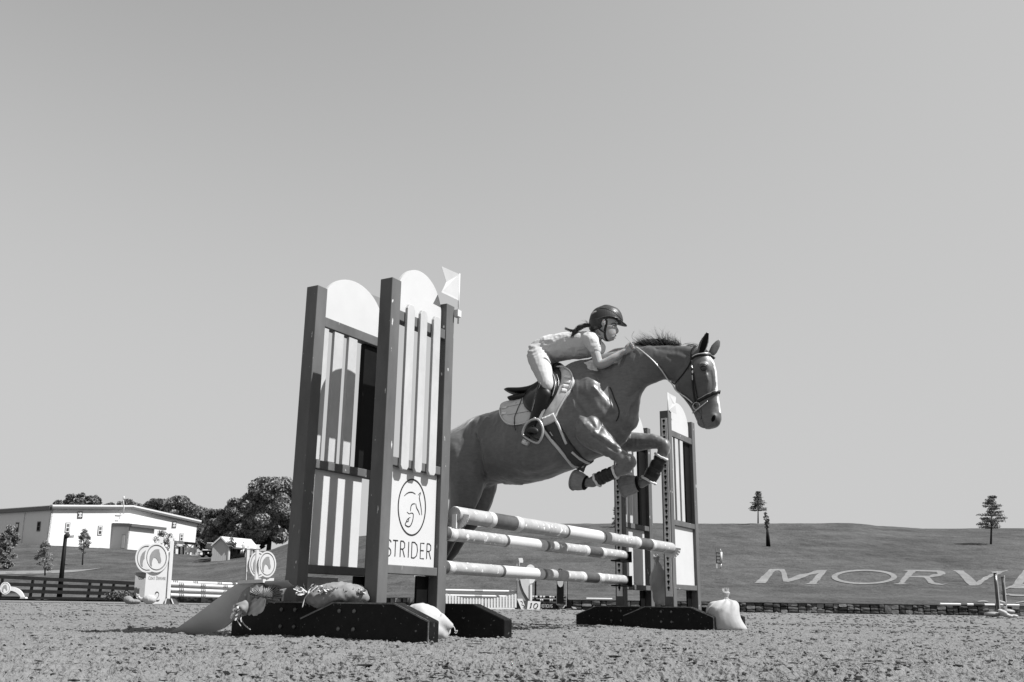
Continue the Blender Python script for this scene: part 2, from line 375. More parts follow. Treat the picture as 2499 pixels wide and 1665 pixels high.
def standard(label, sa, sb, t, kind, strip=None, dark=True):
    """sa<sb: the two posts' centres along the poles; kind: 'strider','stripes','plain','stripes_far'"""
    root = thing('jump_standard', J((sa+sb)/2, t, 0), label, 'jump standard', 'wing standards of the large jump')
    rnd = random.Random(hash(kind) % 100+int(sa*10))
    for s in (sa, sb):
        frame_box(MB(), s-HW, s+HW, t-HW, t+HW, .02, 2.04).build('post', M_post, root, bevel=.004)
        side = -1 if s == sa else 1     # one thick foot on the outer side of each post
        a = s-HW-.092 if side < 0 else s+HW+.002
        tc, hl = .012, .44
        if side < 0 and kind == 'strider': a, tc, hl = -.806, .104, .42
        if side < 0 and kind == 'stripes': a = s-HW-.002
        poly = [J(a, t+tc+p, z) for p, z in foot_poly(t, hl)]
        MB().prism(poly, PO*.088).build('foot', M_foot, root, bevel=.006)
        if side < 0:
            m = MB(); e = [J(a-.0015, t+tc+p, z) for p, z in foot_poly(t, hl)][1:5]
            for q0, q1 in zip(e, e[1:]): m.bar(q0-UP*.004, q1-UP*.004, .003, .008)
            m.bar(J(a-.0015, t+tc+hl-.004, .0), J(a-.0015, t+tc+hl-.004, .10), .003, .007, up=JU); m.build('worn_lit_edge', M_wearlit, root)
            for bt, bz in ((-.05, .055), (.05, .055), (-.05, .145), (.05, .145)):
                b = bpy.data.objects.new('bolt', bolt_mesh); COL.objects.link(b); b.location = J(a-.002, t+bt, bz); attach(b, root)
    i0, i1 = sa+HW+.002, sb-HW-.002
    w = i1-i0; c = (i0+i1)/2
    # arch board between the posts
    n = 26; base = 1.865; zc = 1.945; rx = w/2-.001; rz = .238
    poly = [J(i0+.001, t+.006, base), J(i1-.001, t+.006, base)]+[J(c+rx*cos(a), t+.006, zc+rz*sin(a)) for a in [pi*k/n for k in range(n+1)]]
    MB().prism(poly, -JU*.018).build('arch_board', M_white, root)
    # rails
    frame_box(MB(), i0, i1, t-.022, t+.040, 1.80, 1.862).build('top_rail', M_post, root, bevel=.004)
    frame_box(MB(), i0, i1, t-.022, t+.040, .942, .992).build('middle_rail', M_post, root, bevel=.004)
    frame_box(MB(), i0, i1, t-.022, t+.040, .345, .393).build('bottom_rail', M_post, root, bevel=.004)
    # slats
    if kind == 'strider':
        pk = lambda a, b, z0, z1: [J(a, t+.042, z0+.02), J((a*.8+b*.2), t+.042, z0), J((a*.2+b*.8), t+.042, z0), J(b, t+.042, z0+.02), J(b, t+.042, z1-.028), J(a*.22+b*.78, t+.042, z1-.003), J((a+b)/2, t+.042, z1), J(a*.78+b*.22, t+.042, z1-.003), J(a, t+.042, z1-.028)]
        for a, b in ((-.478, -.404), (-.345, -.273), (-.205, -.130)):
            MB().prism(pk(a, b, .925, 1.915), JU*.02).build('picket', M_white2, root, bevel=.003)
    else:
        o = sa+.67
        for a, b in ((-.6255, -.576), (-.522, -.435), (-.385, -.303)):
            frame_box(MB(), a+o, b+o, t+.012, t+.034, .994, 1.798).build('slat', M_white2, root, bevel=.002)
        frame_box(MB(), -.200+o, i1, t-.0215, t+.012, .994, 1.798).build('black_fill', M_black, root)  # plain black box filling the space up to the post
    # lower panel
    pz0, pz1 = .3945, .9405
    if kind == 'strider':
        p = frame_box(MB(), i0, i1, t+.000, t+.014, pz0, pz1).build('sign_panel', M_white, root)
        emblem(root, t+.0145)
    elif kind == 'plain':
        frame_box(MB(), i0, i1, t+.0, t+.014, pz0, pz1).build('lower_panel', M_white, root)
    else:
        frame_box(MB(), i0, i1-(.14 if kind == 'stripes' else .08), t+.0, t+.014, pz0, pz1).build('lower_panel', M_white, root)
        # something black closes the opening beside the inner post
    frame_box(MB(), sb-HW-.12, sb-HW-.003, t-.035, t-.02, .03, .344).build('black_fill', M_black, root)
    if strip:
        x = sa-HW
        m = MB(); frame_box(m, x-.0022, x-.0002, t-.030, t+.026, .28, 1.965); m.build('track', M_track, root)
        frame_box(MB(), x-.006, x-.0002, t+.027, t+.033, .28, 1.965).build('lit_track_edge', M_white, root)  # lip painted white to give the track its sunlit edge line
        z = 1.94
        while z > .32:
            k = bpy.data.objects.new('keyhole', key_mesh); COL.objects.link(k); k.location = J(x-.0024, t-.002, z); attach(k, root); z -= .0545
    return root
def stroke(mb, pts, w, nrm, th=.0012, mi=0):
    """a painted line: flat ribbon following pts, w wide (number or list), lying on the plane with normal nrm"""
    pts = [Vector(p) for p in pts]; ws = w if hasattr(w, '__len__') else [w]*len(pts); n = len(pts); L = []; R = []
    for i in range(n):
        d = (pts[min(i+1, n-1)]-pts[max(i-1, 0)]).normalized(); x = nrm.cross(d).normalized()
        L.append(pts[i]+x*ws[i]/2); R.append(pts[i]-x*ws[i]/2)
    for i in range(n-1):
        q = [L[i], L[i+1], R[i+1], R[i]]; mb.prism(q, nrm*th, mi)
def spline(pts, k=6):
    P = [Vector(p) for p in pts]; out = []; m = len(P)
    for i in range(m-1):
        p = [P[max(i-1, 0)], P[i], P[i+1], P[min(i+2, m-1)]]
        for j in range(k):
            t = j/k; w = (-.5*t+t*t-.5*t**3, 1-2.5*t*t+1.5*t**3, .5*t+2*t*t-1.5*t**3, -.5*t*t+.5*t**3)
            out.append(sum((p[q]*w[q] for q in range(4)), Vector((0,)*len(P[0]))))
    out.append(P[-1]); return out
GL = {  # simple stroke letters, unit height, own width
 'S': (.5, [[(.5, .86), (.36, .98), (.14, .98), (.01, .82), (.06, .62), (.26, .50), (.46, .38), (.5, .18), (.36, .02), (.13, .02), (0, .14)]], 1),
 'T': (.56, [[(0, 1), (.56, 1)], [(.28, 1), (.28, 0)]], 0),
 'R': (.52, [[(0, 0), (0, 1)], [(0, 1), (.3, 1), (.48, .88), (.48, .62), (.3, .5), (0, .5)], [(.26, .5), (.52, 0)]], 0),
 'I': (.02, [[(0, 0), (0, 1)]], 0),
 'D': (.54, [[(0, 0), (0, 1)], [(0, 1), (.26, 1), (.47, .84), (.54, .5), (.47, .16), (.26, 0), (0, 0)]], 0),
 'E': (.46, [[(.46, 1), (0, 1), (0, 0), (.46, 0)], [(0, .52), (.4, .52)]], 0),
 'C': (.55, [[(.55, .84), (.4, .98), (.2, .98), (.04, .76), (0, .5), (.04, .24), (.2, .02), (.4, .02), (.55, .16)]], 1),
 'O': (.6, [[(.3, 1), (.1, .9), (0, .5), (.1, .1), (.3, 0), (.5, .1), (.6, .5), (.5, .9), (.3, 1)]], 1),
 'A': (.6, [[(0, 0), (.3, 1), (.6, 0)], [(.12, .36), (.48, .36)]], 0),
 'F': (.44, [[(.44, 1), (0, 1), (0, 0)], [(0, .52), (.38, .52)]], 0),
 'N': (.55, [[(0, 0), (0, 1), (.55, 0), (.55, 1)]], 0),
 'G': (.58, [[(.55, .84), (.4, .98), (.2, .98), (.04, .76), (0, .5), (.04, .24), (.2, .02), (.42, .02), (.56, .16), (.56, .46), (.34, .46)]], 0),
 '2': (.52, [[(.02, .78), (.12, .95), (.3, 1), (.46, .9), (.46, .68), (.3, .4), (.02, .03), (.54, .03)]], 0),
 '3': (.5, [[(.02, .84), (.18, 1), (.4, .96), (.46, .76), (.36, .58), (.2, .54), (.38, .5), (.5, .3), (.4, .06), (.18, 0), (0, .12)]], 0),
 '1': (.2, [[(0, .82), (.16, 1), (.16, 0)], [(.02, 0), (.3, 0)]], 0),
 '0': (.56, [[(.28, 1), (.08, .86), (0, .5), (.08, .14), (.28, 0), (.48, .14), (.56, .5), (.48, .86), (.28, 1)]], 0), ' ': (.3, [], 0)}
def write(mb, text, org, ux, uz, h, w, nrm, gap=.16, xs=None, wide=1.0, slant=0, small=None):
    x = 0
    for i, ch in enumerate(text):
        wd, st, cur = GL[ch]; hh = h*(small if (small and i in SMALLSET) else 1)
        for s in st:
            pts = [(a, b) for a, b in s]
            if cur or ch in '2308': pts = [tuple(p) for p in spline([Vector(p) for p in pts], 4)]
            x0 = (xs[i] if xs else x)
            stroke(mb, [Vector(org)+ux*(x0+(a*wide+b*slant)*hh)+uz*(b*hh) for a, b in pts], w, nrm)
        x += (wd*wide+gap)*hh
    return x
SMALLSET = set()
def emblem(root, t):
    P = lambda s, z: J(s, t, z)
    m = MB()
    cx, cz = -.290, .728
    ov = [P(cx+.134*cos(a), cz+.160*sin(a)) for a in [2*pi*k/48 for k in range(49)]]
    stroke(m, ov, .009, JU); m.build('emblem_ring', M_ink, root); m = MB()
    for pts in ([(-.371, .785), (-.345, .802), (-.319, .811), (-.29, .813), (-.262, .806)],
                [(-.235, .803), (-.212, .820), (-.222, .792), (-.214, .768), (-.205, .745), (-.196, .715), (-.190, .690)],
                [(-.255, .752), (-.246, .729), (-.226, .71), (-.211, .690)],
                [(-.262, .750), (-.285, .747), (-.301, .732), (-.305, .704)],
                [(-.338, .696), (-.315, .688), (-.296, .694), (-.277, .690), (-.276, .668), (-.283, .645), (-.298, .622), (-.318, .614), (-.345, .620), (-.350, .628), (-.338, .640), (-.320, .645), (-.318, .662), (-.303, .668)],
                [(-.341, .643), (-.322, .662)]):
        sp = spline([Vector((a, b)) for a, b in pts], 5)
        m = MB(); stroke(m, [P(p[0], p[1]) for p in sp], [.0065*(.45+.55*sin(pi*(i+.5)/len(sp))) for i in range(len(sp))], JU); m.build('emblem_stroke', M_ink, root)
    m = MB()
    for ch, x0 in zip('STRIDER', [-.515, -.457, -.386, -.308, -.277, -.191, -.126]):
        m = MB(); write(m, ch, P(x0, .441), PO, UP, .088, .0068, JU, wide=1.2 if ch == 'D' else .93); m.build('letter', M_ink, root)
C_std = standard('black-footed wing standard with STRIDER sign and leaping horse emblem, nearest the camera', -.5737, 0, 0, 'strider')
D_std = standard('left-most wing standard with white lower panel crossed by shadow stripes, behind the STRIDER one', -.67, .0276, -.4891, 'stripes')
B_std = standard('far wing standard right of the poles with plain white lower panel and keyhole track', 3.8698, 4.54, 0, 'plain', strip=True)
A_std = standard('far wing standard with shadow-striped lower panel and keyhole track, under the horse\'s forelegs', 3.9574, 3.9574+.6974, -.5387, 'stripes_far', strip=True)
# near ends: white plastic cups that carry the poles
def cup(s, t, z, label, w=.05):
    r = thing('jump_cup', J(s, t, z), label, 'jump cup', 'cups that carry the poles')
    m = MB(); pts = [J(s, t+.062*cos(a), z+.062*sin(a)) for a in [pi+pi*k/10 for k in range(11)]]
    for i in range(10): m.bar(pts[i], pts[i+1], w, .006, up=PO)
    m.build('cradle', M_tape, r)
    d = 1 if s < 2 else -1
    frame_box(MB(), s-d*w/2-.012 if d > 0 else s+w/2, s-d*w/2 if d > 0 else s+w/2+.012, t-.016, t+.016, z-.085, z+.0).build('back_plate', M_tape, r)
    return r
# ---- poles: painted bands and tape rings
def jump_pole(s0, s1, t, z, r, bands, label, group='striped poles of the large jump', sag=0):
    mats = [M_polewhite, M_polegrey, M_poledark, M_tape]
    root = thing('jump_pole', J((s0+s1)/2, t, z), label, 'jump pole', group)
    n = 28; m = MB(); L = s1-s0
    m.v = []; rings = []
    cuts = sorted(set([0, .002, 1-.002, 1]+[b[0] for b in bands]+[b[1] for b in bands]+[k/40 for k in range(41)]))
    for q in cuts:
        rr = r*(.93 if q in (0, 1) else 1); zz = z-sag*sin(pi*q)
        rings.append(len(m.v))
        for k in range(n): a = 2*pi*k/n; p = J(s0+L*q, t+rr*cos(a), zz+rr*sin(a)); m.v.append(tuple(p))
    for i in range(len(cuts)-1):
        q = (cuts[i]+cuts[i+1])/2; mi = 0
        for a, b, c in bands:
            if a <= q <= b: mi = c
        for k in range(n): m.f.append((rings[i]+k, rings[i]+(k+1) % n, rings[i+1]+(k+1) % n, rings[i+1]+k)); m.m.append(mi)
    m.f.append(tuple(range(n))[::-1]); m.m.append(bands[0][2]); m.f.append(tuple(rings[-1]+k for k in range(n))); m.m.append(bands[-1][2])
    o = m.build('shaft', mats, root, True)
    md = o.modifiers.new('e', 'EDGE_SPLIT'); md.split_angle = radians(40)
    return root
def rings_on(root, s0, s1, t, z, r, qs, w=.035, sag=0):
    for q in qs:
        s = s0+(s1-s0)*q; zz = z-sag*sin(pi*q); m = MB(); n = 28
        for rr, ss in ((r+.0004, s-w/2), (r+.002, s-w/2), (r+.002, s+w/2), (r+.0004, s+w/2)):
            for k in range(n): a = 2*pi*k/n; m.v.append(tuple(J(ss, t+rr*cos(a), zz+rr*sin(a))))
        for i in range(3):
            for k in range(n): m.f.append((i*n+k, i*n+(k+1) % n, (i+1)*n+(k+1) % n, (i+1)*n+k)); m.m.append(0)
        m.build('tape_ring', M_tape, root, True, fix=True)
def pole_bands(lst, s0, s1): return [((a-s0)/(s1-s0), (b-s0)/(s1-s0), c) for a, b, c in lst]
W_, G_, D_, T_ = 0, 1, 2, 3
s0, s1 = .058, 3.70
b1 = pole_bands([(s0, .43, 1), (.43, .487, 0), (.487, .77, 2), (.77, .845, 0), (.845, 1.505, 1), (1.505, 1.535, 2), (1.535, 2.155, 0), (2.155, 2.18, 2), (2.18, 2.81, 1), (2.81, 2.89, 0), (2.89, 3.16, 2), (3.16, 3.233, 0), (3.233, s1, 1)], s0, s1)
pp = jump_pole(s0, s1, .08, .714, .049, b1, 'topmost and thickest striped pole, resting nearest the camera')
rings_on(pp, s0, s1, .08, .714, .049, [(.458-s0)/(s1-s0), (.808-s0)/(s1-s0), (2.85-s0)/(s1-s0), (3.197-s0)/(s1-s0)], .06)
s0, s1 = .10, 3.76
b2 = pole_bands([(s0, .42, 1), (.42, .72, 2), (.72, .80, 0), (.80, 1.48, 1), (1.48, 1.52, 2), (1.52, 2.13, 0), (2.13, 2.17, 2), (2.17, 2.845, 1), (2.845, 2.925, 0), (2.925, 3.2, 2), (3.2, 3.28, 0), (3.28, s1, 1)], s0, s1)
pp = jump_pole(s0, s1, -.42, .655, .046, b2, 'middle one of the three large striped poles', sag=0)
rings_on(pp, s0, s1, -.42, .655, .046, [(.765-s0)/(s1-s0), (2.885-s0)/(s1-s0), (3.24-s0)/(s1-s0)], .075)
b3 = pole_bands([(s0, .42, 1), (.42, .72, 2), (.72, .775, 0), (.775, 1.43, 1), (1.43, 1.47, 2), (1.47, 2.09, 0), (2.09, 2.13, 2), (2.13, 2.78, 1), (2.78, 2.86, 0), (2.86, 3.13, 2), (3.13, 3.23, 0), (3.23, s1, 1)], s0, s1)
pp = jump_pole(s0, s1, -.42, .428, .044, b3, 'lowest of the three large striped poles')
rings_on(pp, s0, s1, -.42, .428, .044, [(.75-s0)/(s1-s0), (2.82-s0)/(s1-s0), (3.18-s0)/(s1-s0)], .07)
cup(.085, .085, .714, 'white plastic cup holding the near end of the topmost pole', .05)
cup(3.70, .085, .714, 'white plastic cup holding the far end of the topmost pole', .06)
def dark_cup(s, t, z, label):
    r = thing('jump_cup', J(s, t, z), label, 'jump cup', 'cups that carry the poles')
    frame_box(MB(), s-.16, s+.1, t-.05, t+.05, z-.062, z-.048).build('shelf', M_black, r)
    frame_box(MB(), s+.1, s+.112, t-.05, t+.05, z-.062, z+.04).build('back_plate', M_black, r)
dark_cup(3.72, -.42, .655, 'black cup under the far end of the middle pole')
dark_cup(3.72, -.42, .428, 'black cup under the far end of the lowest pole')
# ---- flags on the standards
def sheet(mb, pts2, fn, th=.0015, res=8):
    """pts2: outline polygon in (s,z); fan it as thin cloth"""
    return mb.prism([fn(a, b) for a, b in pts2], JU*th)
def flag(label, s, t, z0, z1, outline, folds=(), grip=None):
    r = thing('corner_flag', J(s, t, z0), label, 'flag', 'flags on top of the standards')
    MB().tube([J(s, t, z0), J(s, t, z1)], .005, 8).build('flagstick', M_tape, r, True)
    m = MB(); nz = 0
    # cloth as a small grid with ripples, cut to outline by prisms
    m.prism([J(a, t+.012*sin(14*(a-s))+.002, b) for a, b in outline], JU*.0012)
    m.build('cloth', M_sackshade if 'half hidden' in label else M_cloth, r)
    for f in folds:
        MB().prism([J(a, t+tt, b) for a, b, tt in f], JU*.0012).build('folded_cloth', M_cloth, r)
    if grip: frame_box(MB(), s-.03, s+.012, t-.02, t+.016, grip-.022, grip+.022).build('clamp', M_tape, r)
    return r
flag('white swallow-tailed flag on the inner post of the STRIDER standard', .066, .06, 1.93, 2.272,
     [(-.144, 2.256), (.060, 2.266), (.060, 2.085), (-.132, 2.085), (-.072, 2.175)], grip=1.995)
flag('pale flag half hidden behind the round top of the left-most standard', .072, -.56, 1.93, 2.19, [(-.29, 2.175), (.066, 2.19), (.066, 2.03), (-.24, 1.99), (-.20, 2.09)])
flag('white swallow-tailed flag above the keyhole post of the far plain-panel standard', 3.815, .05, 1.95, 2.215, [(3.821, 2.213), (4.04, 2.213), (3.99, 2.12), (4.04, 2.04), (3.821, 2.04)])
# ---- sandbags
def bag_disp(amp, sc, seed):
    def f(co, no):
        n = vnoise(co[:, 0]*sc, co[:, 1]*sc, co[:, 2]*sc*.6, seed)-.5; n2 = vnoise(co[:, 0]*sc*3, co[:, 1]*sc*3, co[:, 2]*sc*2, seed+1)-.5
        r = (.5-np.abs(n)*2)
        return co+no*((r*amp*.6+n2*amp*.5)[:, None])
    return f
def sandbag(label, loc, blobs, neck=None, m=M_sack, group='sandbags weighing down the standards', seed=1, frill=None, tie=None, vox=.008):
    r = thing('sandbag', loc, label, 'sandbag', group); b = MB()
    for c, rx, ry, rz in blobs: b.ell(Vector(loc)+Vector(c), Vector(rx), Vector(ry), Vector(rz), 20, 12)
    if neck: b.tube([Vector(loc)+Vector(p) for p in neck[0]], neck[1], 12)
    remesh(b, 'sack', m, vox, 3, r, bag_disp(.019 if m is M_sack else .024, 12 if m is M_sack else 19, seed))
    if frill:      # frayed mouth: many thin ruffled strips
        f = MB(); rr = random.Random(seed)
        for c, d, n, L, w in frill:
            c = Vector(loc)+Vector(c); d = Vector(d)
            for i in range(n):
                q = Vector([rr.uniform(-1, 1) for _ in range(3)])*.55+d.normalized(); q.normalize(); a = c+Vector([rr.uniform(-1, 1)*w for _ in range(3)])
                e = a+q*L*rr.uniform(.5, 1.1); sd = q.cross(Vector([rr.uniform(-1, 1) for _ in range(3)])).normalized()*rr.uniform(.004, .012)
                mid = (a+e)/2+Vector([rr.uniform(-1, 1)*.008 for _ in range(3)])
                k = len(f.v); f.v += [tuple(a-sd*.4), tuple(a+sd*.4), tuple(mid+sd), tuple(mid-sd), tuple(e+sd*.7), tuple(e-sd*.5)]; f.f += [(k, k+1, k+2, k+3), (k+3, k+2, k+4, k+5)]; f.m += [0, 0]
        f.build('frayed_edge', M_cloth, r, fix=False)
    if tie: MB().tube(spline([Vector(loc)+Vector(p) for p in tie], 5), .0025, 5).build('string', M_cloth, r, True)
    return r
X, Y, Z = Vector((1, 0, 0)), Vector((0, 1, 0)), UP
def loft_bag(label, secs, seed, group, frill, tie=None, m=M_sack):
    r = thing('sandbag', secs[0][0], label, 'sandbag', group); b = MB(); b.loft([(Vector(c), Vector((rx, 0, 0)), Vector((0, ry, 0))) for c, rx, ry in secs], 26, 5, power=.85)
    def f(co, no):
        zt = secs[-1][0][2]; z0 = secs[0][0][2]; h = np.clip((co[:, 2]-z0)/(zt-z0), 0, 1); c = np.array(secs[0][0])
        an = np.arctan2(co[:, 1]-c[1], co[:, 0]-c[0]); pl = np.sin(an*9+3*np.sin(h*5))*.007*np.exp(-((h-.66)/.16)**2)
        n = vnoise(co[:, 0]*11, co[:, 1]*11, co[:, 2]*8, seed); return co+no*(pl+(.5-np.abs(n-.5)*2)*.010)[:, None]
    remesh(b, 'sack', m, .007, 4, r, f)
    q = MB(); rr = random.Random(seed); top = Vector(secs[-1][0])
    for i in range(20):
        a = 2*pi*i/20; e = top+Vector((cos(a)*.032, sin(a)*.02, rr.uniform(.01, .045))); g = top+Vector((cos(a+.33)*.032, sin(a+.33)*.02, rr.uniform(.01, .045))); d0 = top+Vector((cos(a)*.014, sin(a)*.01, -.02)); d1 = top+Vector((cos(a+.33)*.014, sin(a+.33)*.01, -.02))
        k = len(q.v); q.v += [tuple(x) for x in (d0, d1, g, e)]; q.f.append((k, k+1, k+2, k+3)); q.m.append(0)
    q.build('frayed_mouth', M_cloth, r, fix=False); nk = Vector(secs[-3][0]); MB().tube([nk+Vector((cos(t)*.024, sin(t)*.02, 0)) for t in [2*pi*k/14 for k in range(15)]], .004, 6).build('string', M_cloth, r, True); return r
p = onZ(1772, 1536); X0, Y0 = p.x, p.y+.08
loft_bag('full pale sandbag with tied top standing alone right of the far standards', [((X0+.03, Y0, -.01), .155, .11), ((X0+.025, Y0, .01), .175, .13), ((X0+.0, Y0, .08), .155, .14), ((X0-.01, Y0, .15), .15, .135), ((X0-.0, Y0, .20), .135, .12), ((X0+.015, Y0, .235), .105, .09), ((X0+.025, Y0, .25), .06, .05), ((X0+.028, Y0, .27), .022, .018), ((X0+.028, Y0, .29), .026, .02), ((X0+.03, Y0, .325), .036, .022)], 3, 'sandbags weighing down the standards', True)
p = onS(1598, 1415, 4.2)
sandbag('grey sandbag hanging with a knotted top between the two far standards', tuple(p), [((.035, 0, -.02), (.085, 0, 0), (0, .08, 0), (0, 0, .15)), ((.055, 0, -.10), (.075, 0, 0), (0, .07, 0), (.03, 0, .13)), ((.09, 0, -.17), (.05, 0, 0), (0, .05, 0), (.02, 0, .08))],
        ([(.035, 0, .1), (.03, 0, .16), (.028, 0, .175), (.022, 0, .22)], [.05, .02, .013, .032]), seed=5, m=M_sack, frill=[((.02, 0, .2), (-.3, -.3, 1), 16, .04, .02)])
p = onT(815, 1446, -.17)
sandbag('grey sandbag with a frayed white mouth lying across the feet between the two near standards', tuple(p), [((.03, 0, -.01), (.15, -.03, 0), (.03, .13, 0), (0, 0, .062)), ((-.05, -.02, -.03), (.09, 0, .0), (0, .10, 0), (0, 0, .05)), ((.10, 0, -.02), (.09, 0, 0), (0, .10, 0), (0, 0, .055))], m=M_sackshade, seed=8,
        frill=[((-.10+.022*k, -.125+.006*k, .012-.001*k), (.1, -.6, .15), 9, .035, .012) for k in range(13)]+[((-.14, -.09, .0), (-1, -.4, .2), 14, .06, .014)], tie=[(-.06, -.15, .03), (-.09, -.17, .0), (-.12, -.16, -.03), (-.13, -.17, -.08)])
p = onS(640, 1455, -.90)
sandbag('grey sandbag with a pleated neck, frayed mouth hanging over the left-most foot', tuple(p), [((-.045, .03, .005), (.085, 0, .035), (0, .045, 0), (-.02, 0, .050)), ((.035, .06, .02), (.075, 0, .02), (0, .05, 0), (0, 0, .045))],
        ([(-.01, 0, .015), (-.035, -.05, -.015), (-.05, -.07, -.03), (-.085, -.09, -.075)], [.06, .03, .015, .042]), m=M_sackshade, seed=12, frill=[((-.088, -.09, -.072), (-.4, -.3, -.9), 40, .040, .030), ((-.03, -.06, -.01), (.9, -.2, .3), 26, .07, .006), ((-.04, -.06, -.01), (.2, -.2, 1), 20, .06, .006)], tie=[(-.09, -.10, -.05), (-.115, -.10, -.08), (-.10, -.10, -.12), (-.075, -.10, -.155)])
bg_ = [o for o in COL.objects if o.get('label', '').startswith('grey sandbag with a pleated neck')][0]
fc_ = onS(643, 1459, -.97); n_ = (CAM-fc_).normalized(); ux_ = n_.cross(UP).normalized()*-1; uy_ = n_.cross(ux_).normalized(); uy_ = uy_ if uy_.z > 0 else -uy_
m = MB(); rr = random.Random(77); N_ = 84; ringp = []
for k in range(N_):
    a = 2*pi*k/N_; R_ = (.066+.034*max(0, cos(a-.6))+.012*sin(3*a))*rr.uniform(.82, 1.12)*(1 if sin(a) > -.6 else .75); ringp.append((a, R_))
m.v.append(tuple(fc_+n_*.012))
for lv, f in ((1, .18), (2, .55), (3, 1.)):
    for k, (a, R_) in enumerate(ringp): m.v.append(tuple(fc_+ux_*cos(a)*R_*f+uy_*sin(a)*R_*f*.72+n_*((.010 if k % 2 else -.004)*(1-abs(f-.55))+.012*(1-f)-.035*f*f)))
for k in range(N_):
    j = (k+1) % N_; m.f.append((0, 1+k, 1+j)); m.m.append(0)
    for lv in (0, 1): m.f.append((1+lv*N_+k, 1+(lv+1)*N_+k, 1+(lv+1)*N_+j, 1+lv*N_+j)); m.m.append(0)
m.build('pleated_cloth', mat('dark_cloth', .24, .85, .1, .25, 30), bg_)  # darker than the pale sack, mottled at random
m = MB(); ed = spline([onS(x, y, -.99) for x, y in ((628, 1455), (612, 1468), (598, 1480), (590, 1496))], 5); e2 = spline([onS(x, y, -.99) for x, y in ((650, 1462), (646, 1482), (640, 1494), (628, 1500))], 5)
K = 9
for i, (a, b) in enumerate(zip(ed, e2)):
    for k in range(K): m.v.append(tuple(a.lerp(b, k/(K-1))+n_*(.010*sin(k*2.3+i*.35))+UP*(-.010*abs(sin(k*1.9)) if i == len(ed)-1 else 0)))
for i in range(len(ed)-1):
    for k in range(K-1): q = i*K+k; m.f.append((q, q+1, q+K+1, q+K)); m.m.append(0)
m.build('torn_mouth', M_sack, bg_, True)
MB().tube(spline([onS(x, y, -1.0) for x, y in ((590, 1494), (588, 1508), (596, 1524), (611, 1537))], 5), .0028, 6).build('string', M_sack, bg_, True)
p = J(-.36, .25, 0)
sandbag('pale sandbag lying on its side behind the front foot, its ear tied with string', (p.x, p.y, 0), [((-.03, .02, .095), (.115, 0, -.06), (0, .11, 0), (.02, 0, .07)), ((-.01, 0, .055), (.09, 0, -.02), (0, .10, 0), (0, 0, .06)), ((-.09, .03, .125), (.08, 0, -.01), (0, .09, 0), (0, 0, .055))],
        ([(.03, -.02, .085), (.075, -.02, .075), (.105, -.02, .075)], [.055, .03, .012]), seed=14, tie=[(.10, -.02, .075), (.11, -.02, .06), (.115, -.03, .045), (.125, -.03, .05), (.12, -.03, .035), (.11, -.03, .04)])
# ---- the curved grey board that leans on the left foot
r = thing('leaning_board', onZ(410, 1548), 'curved grey board leaning on the sand against the left-most standard', 'board')
top = [(408, 1549), (470, 1506), (530, 1461), (585, 1422), (643, 1419), (700, 1416)]
bot = [(412, 1551), (470, 1548), (530, 1532), (572, 1490), (620, 1452), (700, 1430)]
tp = spline([onS(x, y, -.93) for x, y in top], 4); bt = spline([onS(x, y, -.90) for x, y in bot], 4)
m = MB(); K = 8; n = len(tp)
for i in range(n):
    for k in range(K+1):
        f = k/K; p = tp[i].lerp(bt[i], f)+PO*(.05*f*f*min(1, i/6)); m.v.append(tuple(p))
for i in range(n):
    for k in range(K+1): m.v.append(tuple(Vector(m.v[i*(K+1)+k])+PO*.012+JU*.0))
N_ = n*(K+1)
for i in range(n-1):
    for k in range(K):
        a = i*(K+1)+k; b = a+K+1; m.f.append((a, b, b+1, a+1)); m.f.append((N_+a, N_+a+1, N_+b+1, N_+b)); m.m += [0, 0]
def edge(seq):
    for a, b in zip(seq, seq[1:]): m.f.append((a, b, b+N_, a+N_)); m.m.append(0)
edge([i*(K+1) for i in range(n)]); edge([i*(K+1)+K for i in range(n)][::-1]); edge([k for k in range(K+1)][::-1]); edge([(n-1)*(K+1)+k for k in range(K+1)])
m.build('curved_sheet', M_board, r, False)
MB().bar(onS(583, 1421, -.935), onS(645, 1418, -.935), .02, .018).build('capping', M_white, r)
frame_box(MB(), -.66, -.20, -.60, -.585, .01, .33).build('back_sheet', M_board, r)
